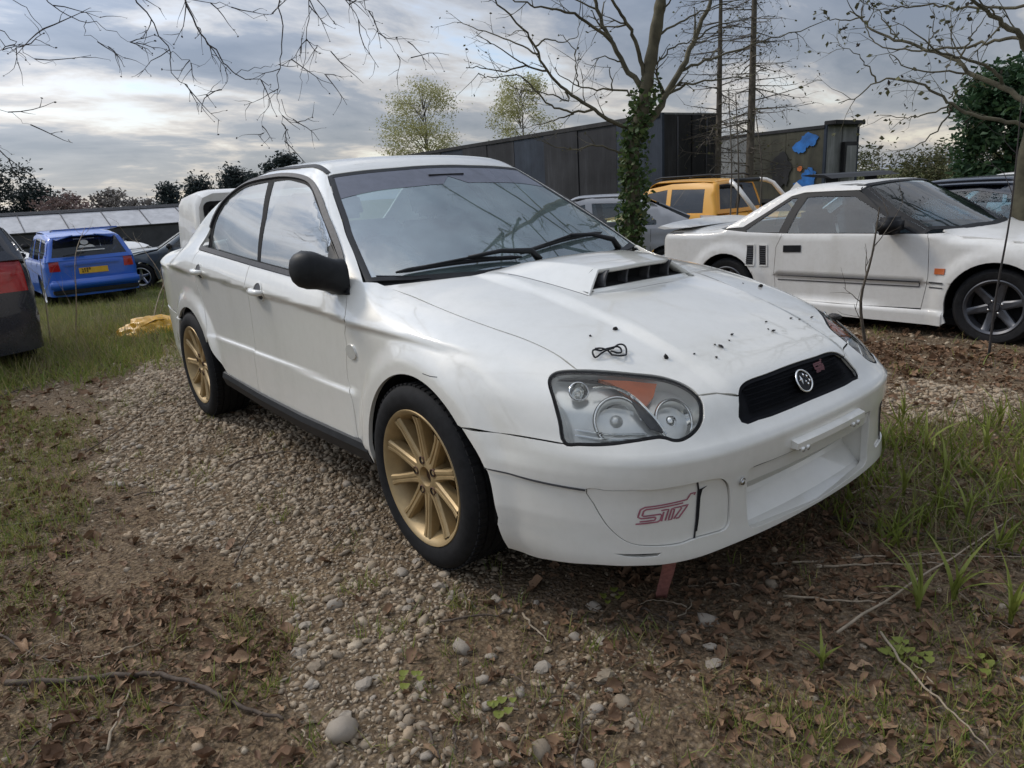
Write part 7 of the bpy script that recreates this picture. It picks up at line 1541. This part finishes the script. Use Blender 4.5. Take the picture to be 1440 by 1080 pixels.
bare_tree('bare_tree', 'bare tree out of view to the right of the camera', (7.2, -1.6, -.4), 8.0, .15, 22, M['bark_dark'])
bare_tree('bare_tree', 'bare tree out of view to the left of the blue estate', (-9.6, -5.2, -.4), 7.5, .15, 23, M['bark_dark'], 12)
# larches
def larch(base, h, r, seed, label):
    global RNG
    keep = RNG; RNG = np.random.default_rng(seed); t_ = empty('larch', base, 0, label, 'tree'); MB().tube([(0, 0, -.4), (.03, 0, h*.4), (.0, .04, h)], [r, r*.8, r*.25], 10, False).build('trunk', M['bark'], t_, True); cr = MB(); ends = []
    for k in range(95):
        z = h*RNG.uniform(.22, .99); a = RNG.uniform(0, 6.28); l = (1-z/h*.55)*RNG.uniform(.9, 2.3); dr = Vector((math.cos(a), math.sin(a), RNG.uniform(-.15, .25))); q = [Vector((0, 0, z))]
        for j in range(4): dr = (dr+Vector((RNG.normal(0, .1), RNG.normal(0, .1), -.10+j*.07))).normalized(); q.append(q[-1]+dr*l/4)
        cr.tube(q, [.020, .016, .012, .008, .005], 4, False); twigs_on(cr, q, .006, 7, .42, 0, ends, .12, 3)
    cr.build('crown', M['bark'], t_, True); tri_leaves('needle_tuft', ends, .07, M['bud'], t_, 1, .03); RNG = keep; return t_
larch((-10.75, 15.7, -.78), 8.6, .10, 31, 'left of the two straight bare larches behind the orange pickup'); larch((-9.6, 15.5, -.78), 9.2, .12, 32, 'right and thicker of the two straight bare larches behind the orange pickup')
def crown_tree(name, label, base, h, rx, mat, n, size, seed, trunk=.15, clumps=40, shape='cone', zlow=.1, cat='tree'):
    """foliage as many small sprays gathered in uneven clumps"""
    rg = np.random.default_rng(seed); t_ = empty(name, base, 0, label, cat); MB().tube([(0, 0, -.5), (.02*h, 0, h*.45), (0, .02*h, h*.9)], [trunk, trunk*.7, trunk*.15], 8, False).build('trunk', M['bark'], t_, True)
    cz = rg.uniform(zlow, 1, clumps); a = rg.uniform(0, 6.28, clumps); prof = (1-cz)**.75 if shape == 'cone' else np.sqrt(np.clip(1-((cz-.58)/.46)**2, .02, 1)); rr = prof*np.sqrt(rg.uniform(.1, 1, clumps))*rx
    cc = np.stack([rr*np.cos(a), rr*np.sin(a), cz*h], -1); k = rg.integers(0, clumps, n); sg = rx*(.20 if shape == 'cone' else .16)
    P = cc[k]+rg.normal(0, sg, (n, 3))*np.array([1, 1, .75]); V = np.array([(-.5, -.25, 0), (.5, -.12, .05), (.55, .12, 0), (-.4, .25, .05)]); Fc = np.array([[0, 1, 2], [0, 2, 3]]); s = size*rg.uniform(.4, 1.5, n)
    pv, pf = multi(V, Fc, P, rotm(rg.uniform(0, 6.28, n), rg.normal(0, .8, n), rg.normal(0, .8, n)), np.stack([s, s, s], -1)); fast_mesh('crown', pv, pf, mat, t_)
    br = MB()
    for i in range(0, clumps): br.tube([(0, 0, max(cc[i][2]-rx*.4, .2)), tuple((cc[i]+np.array([0, 0, cc[i][2]]))/2), tuple(cc[i])], [trunk*.22, trunk*.14, trunk*.05], 4, False)
    br.build('limbs', M['bark'], t_, True); return t_
crown_tree('evergreen_tree', 'tall dense dark evergreen at the right edge behind the coupes', (-5.7, 22.6, -.8), 4.4, 1.5, M['evergreen'], 22000, .16, 41, .16, 60, 'round', .06)
crown_tree('evergreen_tree', 'second dark evergreen joined to the tall one at the right edge', (-3.9, 22.8, -.8), 5.9, 1.8, M['evergreen'], 26000, .16, 42, .16, 50, 'round', .06)
crown_tree('deciduous_tree', 'pale budding tree above the roof of the white saloon, left of its pair', (-36.3, 22.4, -.8), 8.3, 2.5, M['spring'], 17000, .10, 43, .10, 80, 'round', .25)
crown_tree('deciduous_tree', 'pale budding tree in the middle of the skyline, right of its pair', (-32.7, 26.9, -.8), 8.3, 1.9, M['spring'], 12000, .10, 44, .09, 64, 'round', .25)
for i, (b_, h, r, mt, n, lab) in enumerate([((-68, 2.6, -.8), 6.3, 3.2, 'far_dark', 9000, 'big dark conifer on the far left skyline'), ((-67.8, 5.6, -.8), 4.2, 2.6, 'far_dark', 6000, 'lower dark conifer right of the big one on the far left'), ((-60, 6.2, -.8), 3.2, 2.4, 'far_pink', 4000, 'pinkish budding scrub in front of the far left conifers'), ((-62, 9.6, -.8), 3.6, 1.7, 'far_bare', 2600, 'pale bare tree on the left skyline'), ((-63, 12.0, -.8), 3.0, 1.3, 'far_bare', 1800, 'thin bare tree between the pale bare tree and the small conifer'), ((-60, 13.4, -.8), 3.8, 1.7, 'far_dark', 5000, 'small dark conifer on the skyline left of the white van'), ((-62, 16.4, -.8), 4.2, 2.3, 'far_dark', 7000, 'dark pointed conifer above the left corner of the white van'), ((-58, 17.9, -.8), 4.7, 2.0, 'far_dark', 7000, 'dark pointed conifer above the middle of the white van'), ((-57, 19.2, -.8), 4.3, 1.9, 'far_dark', 6000, 'thin dark conifer above the right half of the white van'), ((-45, 16.9, -.8), 4.9, 1.6, 'far_dark', 6000, 'tallest dark conifer, beside the rear roof pillar of the white saloon'), ((-60, 15.0, -.8), 2.6, 1.6, 'hedge', 2400, 'olive bush left of the white van')]):
    crown_tree('distant_tree', lab, b_, h, r, M[mt], n, .22, 50+i, .10, 34, 'cone' if 'pointed' in lab or 'thin dark' in lab or 'small dark' in lab else 'round', .05)
for i, (b_, h, r, n, lab) in enumerate([((-16.5, 38, -.8), 2.9, 2.6, 5200, 'olive hedge bush right of the grey trailer'), ((-13.0, 38, -.8), 2.7, 2.6, 5200, 'middle olive hedge bush above the white coupe'), ((-10.0, 37, -.8), 3.0, 2.4, 5200, 'greener hedge bush beside the evergreen'), ((-20, 40, -.8), 2.6, 2.6, 3500, 'hedge bush half hidden by the grey trailer')]):
    crown_tree('hedge_bush', lab, b_, h, r, M['hedge'], n, .15, 70+i, .06, 30, 'round', .02, 'bush')
# saplings and upright stems
def sapling(pts, r, lab, forks=4, mat='bark'):
    b_ = Vector(pts[0]); t_ = empty('sapling', b_, 0, lab, 'sapling'); q = smooth_curve(np.array([Vector(p)-b_ for p in pts]), 4); MB().tube(q, [r*(1-.7*i/len(q)) for i in range(len(q))], 6, False).build('stem', M[mat], t_, True); cr = MB(); twigs_on(cr, q, r*.35, forks, .35, 1, [], -.12, 3)
    if cr.v: tag(cr.build('side_twigs', M[mat], t_, True), kind='stuff')
sapling([(-.62, 3.55, -.12), (-.66, 3.5, .25), (-.60, 3.5, .60), (-.58, 3.52, .95)], .014, 'thin bare sapling in front of the door of the white coupe', 5)
sapling([(.22, 3.55, -.15), (.24, 3.5, .4), (.27, 3.48, .9), (.25, 3.5, 1.6)], .010, 'thin dark stem in front of the wheel of the white coupe', 3, 'bark_dark')
sapling([(-3.2, 5.4, -.2), (-3.15, 5.4, 1.2), (-3.25, 5.45, 2.2)], .012, 'thin pale stem right beside the ivy trunk', 2)
sapling([(-4.6, 7.6, -.3), (-4.55, 7.6, 1.2), (-4.7, 7.7, 2.4)], .018, 'bare stem between the ivy tree and the orange pickup', 5)
sapling([(-4.9, 8.6, -.3), (-4.8, 8.6, 1.2), (-4.95, 8.6, 2.2)], .018, 'second bare stem nearer the orange pickup', 5)
sapling([(-7.6, -.9, -.25), (-7.5, -.8, .3), (-7.6, -.7, .8), (-7.9, -.5, 1.1)], .008, 'thin dead weed stalk in front of the blue estate', 6, 'stalk')
sapling([(-8.6, .2, -.3), (-8.4, .35, .3), (-8.7, .2, .85)], .008, 'leaning dead weed stalk in front of the blue estate bumper', 5, 'stalk')
sapling([(-6.9, -1.2, -.25), (-6.9, -1.15, .4), (-6.95, -1.1, .9)], .007, 'upright dead stalk beside the navy car', 5, 'stalk')
sapling([(-7.2, -.2, -.25), (-7.6, .1, .25), (-8.1, .5, .6)], .009, 'long dead stalk slanting across the grass', 4, 'stalk')
# ---------------------------------------------------------------- trailers, glasshouse, oddments
M['curtain'] = simple('faded_black_curtain', (.030, .031, .036), .7, var=.35, scale=2.2, bmp=.1)
M['curtain2'] = simple('blue_black_curtain', (.034, .043, .062), .7, var=.3, scale=2.0)
M['grey_panel'] = simple('weathered_grey_panel', (.28, .28, .28), .6, var=.22, scale=1.6)
M['dark_panel'] = simple('grimy_dark_panel', (.036, .036, .038), .7, var=.5, scale=1.3)
M['mural'] = simple('faded_olive_mural', (.085, .08, .062), .7, var=.5, scale=2.6)
M['blue_print'] = simple('blue_print', (.02, .15, .46), .6, var=.45, scale=2.2)
M['orange_print'] = simple('orange_print', (.6, .16, .04), .5)
def streaky(name, col, lo):
    m, t, b = nmat(name); f = noise(t, 1.2, 6, .65, sc=(2.2, 2.2, .22)); g = noise(t, .7, 5, .6); t.links.new(mixc(t, .5, ramp(t, f, [(.3, lo), (.55, col), (.72, tuple(c*2.2 for c in col))]), ramp(t, g, [(.35, lo), (.7, tuple(c*1.7 for c in col))])), b.inputs['Base Color']); b.inputs['Roughness'].default_value = .75; b.inputs['Specular IOR Level'].default_value = .25
    bump(t, b, f, .5, .05); return m
M['curtain'] = streaky('faded_black_curtain', (.034, .034, .038), (.014, .014, .016)); M['curtain2'] = streaky('blue_black_curtain', (.036, .045, .062), (.018, .022, .032)); M['dark_panel'] = streaky('grimy_dark_panel', (.036, .035, .036), (.012, .012, .013)); M['grey_panel'] = streaky('weathered_grey_panel', (.22, .22, .215), (.13, .13, .125)); M['mural'] = streaky('faded_olive_mural', (.075, .07, .05), (.03, .03, .026))
def trailer(name, label, org, az, L, w_, z0, z1, npan, mats, endmat):
    """box trailer: local x along its length (from the near end), y across"""
    t_ = empty(name, org, az, label, 'trailer'); pw = L/npan
    for s in (0, 1):
        y = 0 if s == 0 else w_
        for k in range(npan):
            mb = MB(); x0, x1 = k*pw+.012, (k+1)*pw-.012; y0 = y+(.0 if s == 0 else -.05); bl = .015*math.sin(k*2.3); mb.box(((x0+x1)/2, y0+.025+bl, (z0+z1)/2), (x1-x0, .05, z1-z0-.24)); mb.build('side_panel', mats[k % len(mats)], t_)
        MB().box((L/2, y+(.02 if s == 0 else -.02), z1-.05), (L, .10, .12)).build('top_rail', M['dark_panel'], t_); MB().box((L/2, y+(.02 if s == 0 else -.02), z0+.06), (L, .10, .14)).build('bottom_rail', M['dark_panel'], t_)
    MB().box((L/2, w_/2, z1-.01), (L-.02, w_-.14, .05)).build('roof', M['grey_panel'], t_); MB().box((L/2, w_/2, z0+.02), (L-.1, w_-.2, .12)).build('deck', M['dark_panel'], t_)
    for k in range(2): MB().box((-.02, w_*(.25+.5*k), (z0+z1)/2), (.05, w_/2-.05, z1-z0-.1)).build('end_door', endmat, t_, bevel=.01)
    for y in (.04, w_-.04): MB().box((-.03, y, (z0+z1)/2), (.10, .09, z1-z0)).build('corner_post', M['curtain2'], t_)
    MB().box((L+.0, w_/2, (z0+z1)/2), (.06, w_-.1, z1-z0-.05)).build('bulkhead', M['dark_panel'], t_)
    for k in range(3):
        for y in (.25, w_-.25): MB().lathe([(.0, -.14), (.30, -.14), (.48, -.12), (.48, .12), (0, .12)], 20, 'y', (1.6+k*1.3, y, .48)).build('wheel', M['rubber'], t_, True, auto=R(40))
    return t_
az1 = math.atan2(1.22, -15.8)
tr1 = trailer('box_trailer', 'long black curtain-sided trailer standing behind the white saloon', (-11.51, 14.16, -.78), 0, 15.8, 2.42, .95, 3.80, 9, [M['curtain2'], M['curtain'], M['curtain'], M['curtain2'], M['curtain'], M['curtain']], M['dark_panel'])
tr1.rotation_euler = (0, 0, az1); tr1.scale = (1, -1, 1)
for k, (x, z) in enumerate(((-.07, 2.4), (-.07, 1.5))): MB().tube([(x, .62, .95), (x, .62, 3.7)], .02, 6).build('lock_rod', M['trim_grey'], tr1, True) if k == 0 else MB().tube([(x, 1.8, .95), (x, 1.8, 3.7)], .02, 6).build('lock_rod', M['trim_grey'], tr1, True)
tr2 = trailer('refrigerated_trailer', 'grey trailer with a blue printed panel behind the larches', (-12.84, 25.28, -.8), 0, 13.0, 2.35, .95, 3.72, 8, [M['mural'], M['mural'], M['grey_panel'], M['grey_panel'], M['grey_panel']], M['grey_panel'])
tr2.rotation_euler = (0, 0, math.atan2(.04, -1)); tr2.scale = (1, -1, 1)
def blob(cx, cz, rx, rz, seed, n=18):
    rg = np.random.default_rng(seed); return [(cx+rx*(1+rg.uniform(-.25, .15))*math.cos(a), cz+rz*(1+rg.uniform(-.25, .2))*math.sin(a)) for a in np.linspace(0, 6.283, n, endpoint=False)]
for nm, p, mt, y in (('printed_patch', blob(.62, 3.25, .38, .26, 1, 26), 'blue_print', -.035), ('printed_patch', blob(.98, 3.0, .30, .22, 4, 26), 'blue_print', -.037), ('printed_patch', blob(.55, 1.85, .32, .36, 2, 26), 'blue_print', -.035), ('printed_patch', blob(.88, 1.55, .34, .20, 6, 26), 'blue_print', -.037), ('printed_patch', blob(.95, 2.2, .12, .10, 3), 'orange_print', -.04), ('printed_patch', blob(1.8, 2.2, .5, .7, 8, 30), 'dark_panel', -.036)): MB().prism(p, y, y+.012).build(nm, M[mt], tr2)
MB().box((-.12, 1.2, 3.80), (.5, 2.1, .16)).build('roof_unit', M['dark_panel'], tr2, bevel=.02)
MB().box((-.16, 1.55, 2.45), (.14, .95, 1.3)).build('cooling_unit', M['dark_panel'], tr2, bevel=.02); MB().box((-.245, 1.55, 2.45), (.04, .7, 1.0)).build('unit_grille', M['grey_panel'], tr2)
# blue saloon hidden behind the white coupe: its tall black wing shows above the coupe roof
bz_ = place('saloon_car', 'dark saloon hidden behind the white coupe, its tall black rear wing in view', (.55, 7.15), -3, -.45)
gcar(bz_, SALOON, M['navy'])
for s_ in (-1, 1): MB().prism([(-3.25, 1.0), (-3.12, 1.0), (-3.18, 1.50), (-3.34, 1.50)], s_*.45-.012, s_*.45+.012).build('wing_strut', M['blackpaint'], bz_)
V = []; ys_ = np.linspace(-.80, .80, 9)
for y in ys_: V += [(-3.05, y, 1.49), (-3.15, y, 1.535), (-3.34, y, 1.55), (-3.46, y, 1.54), (-3.30, y, 1.515)]
o = mk('rear_wing', V, [(i*5+j, (i+1)*5+j, (i+1)*5+(j+1) % 5, i*5+(j+1) % 5) for i in range(8) for j in range(5)]+[(0, 1, 2, 3, 4), (40, 41, 42, 43, 44)], M['blackpaint'], bz_, False); fixn(o)
# glasshouse range
M['poly'] = simple('dirty_white_roof_sheet', (.42, .42, .43), .5, var=.2, scale=2.0); M['lowwall'] = simple('dark_wall', (.06, .06, .065), .8, var=.3, scale=2)
gh = empty('glasshouse', (-43, 3, -.8), 0, 'long low glasshouse range with pale roofs across the left background', 'building')
for k in range(3):
    xf, xb = -k*5.0, -k*5.0-4.8; zr_ = 2.25+.10*k; ze = 1.35+.12*k
    MB().box((xf-.05, 0, ze/2), (.10, 30, ze)).build('wall', M['lowwall'], gh)
    for j in range(15):
        y0 = -15+2*j; MB().add([(xf, y0+.02, ze), (xf, y0+1.98, ze), (xf-2.4, y0+1.98, zr_), (xf-2.4, y0+.02, zr_), (xf, y0+.02, ze-.05), (xf, y0+1.98, ze-.05), (xf-2.4, y0+1.98, zr_-.05), (xf-2.4, y0+.02, zr_-.05)], [(0, 1, 2, 3), (4, 7, 6, 5), (0, 4, 5, 1), (1, 5, 6, 2), (2, 6, 7, 3), (3, 7, 4, 0)]).build('roof_panel', M['poly'], gh)
        MB().tube([(xf+.01, y0, ze+.01), (xf-2.4, y0, zr_+.03)], .03, 4).build('roof_bar', M['trim_grey'], gh)
    MB().add([(xf-2.4, -15, zr_), (xf-2.4, 15, zr_), (xb, 15, ze), (xb, -15, ze)], [(0, 1, 2, 3)]).build('rear_slope', M['poly'], gh)
    MB().tube([(xf-2.4, -15, zr_+.03), (xf-2.4, 15, zr_+.03)], .05, 6).build('ridge_bar', M['trim_grey'], gh); MB().tube([(xf+.03, -15, ze), (xf+.03, 15, ze)], .05, 6).build('gutter', M['dark_panel'], gh)
# yellow bag on a board
def crumple(name, loc, r, mat, seed, rz=0):
    V, Fc = ico(4); rg = np.random.default_rng(seed); d = np.ones(len(V))
    for k in range(12): qv = rg.normal(size=3)*rg.uniform(2, 7); d += .09*np.abs(np.sin(V@qv+rg.uniform(0, 6)))-.045
    V = V*d[:, None]*np.array(r); V[:, 2] = np.maximum(V[:, 2], -.02); o = mk(name, V, Fc, mat, None, True); o.location = loc; o.rotation_euler = (0, 0, rz); return o
yb = crumple('plastic_bag', (-7.0, -.18, -.13), (.26, .34, .17), simple('yellow_plastic', (.62, .33, .012), .4, var=.3, scale=7, coat=.2), 5, .3); tag(yb, 'crumpled yellow plastic bag in the grass behind the white saloon', 'bag')
MB().add([(-.25, -.05, .03), (.10, -.28, .10), (.20, -.05, .19), (.05, .30, .14), (-.18, .25, .08)], [(0, 1, 2), (0, 2, 3), (0, 3, 4)]).build('label_panel', M['paper_white'], yb)
bd = MB().box((0, 0, 0), (.30, 1.9, .03)); bo = bd.build('board', simple('bleached_board', (.33, .30, .26), .8, var=.25, scale=9), None, bevel=.005); bo.location = (-8.0, -.25, -.18); bo.rotation_euler = (.02, .03, R(20)); tag(bo, 'bleached grey board lying in the grass behind the yellow bag', 'board')
# leaf debris and a cable on the bonnet
BITS = [(.438,-.377,.010,1.6), (.425,-.473,.006,1.2), (.631,-.373,.011,1.8), (.669,-.291,.005,1), (.678,-.176,.012,.6), (.707,-.237,.007,.8), (.648,-.076,.008,.8), (.666,-.115,.005,.8), (.664,-.185,.006,.8), (.679,.105,.011,.6), (.633,.136,.007,.6), (.666,.098,.005,.8), (.640,.277,.007,.8), (.652,.310,.006,.8), (.631,.428,.009,.6), (.687,.460,.006,.8), (.339,.560,.012,1.6), (.30,.50,.006,.5)]
bl_m = simple('black_seed_husk', (.012, .010, .009), .7, var=.3)
HP = TOP.to3(F_body, np.array([(a, b_) for a, b_, _, _ in BITS])); HN = grad(F_body, HP)
bitmesh = []
for k in range(4):
    V, Fc = ico(1); V = V*np.array([1, .6, .45])*(1+.25*np.sin(V[:, :1]*4+k)); me = bpy.data.meshes.new('seed_husk'); me.from_pydata([tuple(v) for v in V], [], [tuple(f) for f in Fc]); me.materials.append(bl_m); me.polygons.foreach_set('use_smooth', [True]*len(me.polygons)); bitmesh.append(me)
for i, ((a, b_, s_, up), p, nn) in enumerate(zip(BITS, HP, HN)):
    o = bpy.data.objects.new('seed_husk', bitmesh[i % 4]); o.location = tuple(p+nn*s_*.35); o.scale = (s_, s_, s_*up); o.rotation_euler = (RNG.normal(0, .2), RNG.normal(0, .2), RNG.uniform(0, 6.28)); put(o); tag(o, 'black husk on the bonnet right of the coiled cable' if b_ > -.3 else 'black husk on the bonnet near the coiled cable', 'husk', 'black husks on the bonnet centre' if b_ > -.3 else 'black husks near the cable')
cb = np.array(CAR['cable']); cb = smooth_curve(cb, 5); cp = TOP.to3(F_body, cb[:, :2]); cn = grad(F_body, cp); lift = .005+.010*np.abs(np.sin(np.arange(len(cp))*.21))
o = MB().tube(cp+cn*lift[:, None], .0028, 6).build('cable', M['black_plastic'], None, True); tag(o, 'small coiled black cable lying on the bonnet above the headlamp', 'cable')
lp_ = cp[-20:].mean(0)
crm = mk('x', *[[], []], M['steel']) if False else None
cl = crumple('leaf_scrap', tuple(TOP.to3(F_body, np.array([(.60, .655)]))[0]+np.array([0, 0, .006])), (.022, .018, .010), simple('black_rotten_leaf', (.03, .026, .024), .6, var=.4), 9); tag(cl, 'rotten leaf scrap on the far front corner of the bonnet', 'leaf')

# white van just behind the saloon's boot: boxy rear with a tinted window
van = empty('van', (-7.60, 1.50, -.45), R(169), 'white boxy van with a tinted rear window, just behind the boot of the white saloon', 'van')
def vsec(x, zt, hw, zb=.38):
    return [(x, -hw*.96, zb), (x, -hw, .62), (x, -hw, 1.05), (x, -hw*.955, 1.50), (x, -hw*.93, zt-.16), (x, -hw*.86, zt-.05), (x, -hw*.70, zt), (x, hw*.70, zt), (x, hw*.86, zt-.05), (x, hw*.93, zt-.16), (x, hw*.955, 1.50), (x, hw, 1.05), (x, hw, .62), (x, hw*.96, zb)]
S2 = [vsec(-.02, 1.86, .80), vsec(.04, 1.895, .835), vsec(.16, 1.91, .85), vsec(1.5, 1.92, .86), vsec(2.9, 1.90, .86), vsec(3.4, 1.80, .84), vsec(3.9, 1.16, .82), vsec(4.5, 1.0, .78)]
V = [p for q in S2 for p in q]; n = 14; Fc = [(i*n+j, (i+1)*n+j, (i+1)*n+j+1, i*n+j+1) for i in range(len(S2)-1) for j in range(n-1)]+[tuple(range(n))[::-1], tuple((len(S2)-1)*n+k for k in range(n))]
MB().add(V, Fc).build('body', M['white2'], van, auto=R(28))
def rrect(y0, y1, z0, z1, r, n=5): return [(yc_+r*math.cos(a), zc__+r*math.sin(a)) for yc_, zc__, a0 in ((y1-r, z1-r, 0), (y0+r, z1-r, 90), (y0+r, z0+r, 180), (y1-r, z0+r, 270)) for a in np.radians(np.linspace(a0, a0+90, n))]
MB().prism(rrect(-.64, .64, 1.30, 1.72, .07), -.035, -.022, 'yz').build('rear_window', M['tint'], van)
MB().prism(rrect(-.70, .70, 1.255, 1.765, .09), -.030, -.015, 'yz').build('window_seal', M['rubber'], van)
MB().prism(rrect(-.28, .30, 1.13, 1.21, .03), -.045, -.02, 'yz').build('handle_recess', M['black_plastic'], van)
MB().box((-.06, 0, .55), (.16, 1.66, .26)).build('rear_bumper', M['black_plastic'], van, bevel=.04, seg=3, smooth=True)
for s_ in (-1, 1):
    MB().box((-.02, s_*.74, 1.0), (.05, .13, .34)).build('tail_lamp', M['red_lens'], van, bevel=.02)
    for x in (.85, 3.75): small_wheel(van, (x, s_*.70, .31), -s_ if False else (1 if s_ < 0 else -1), .31, .2, M['steel'], 5)
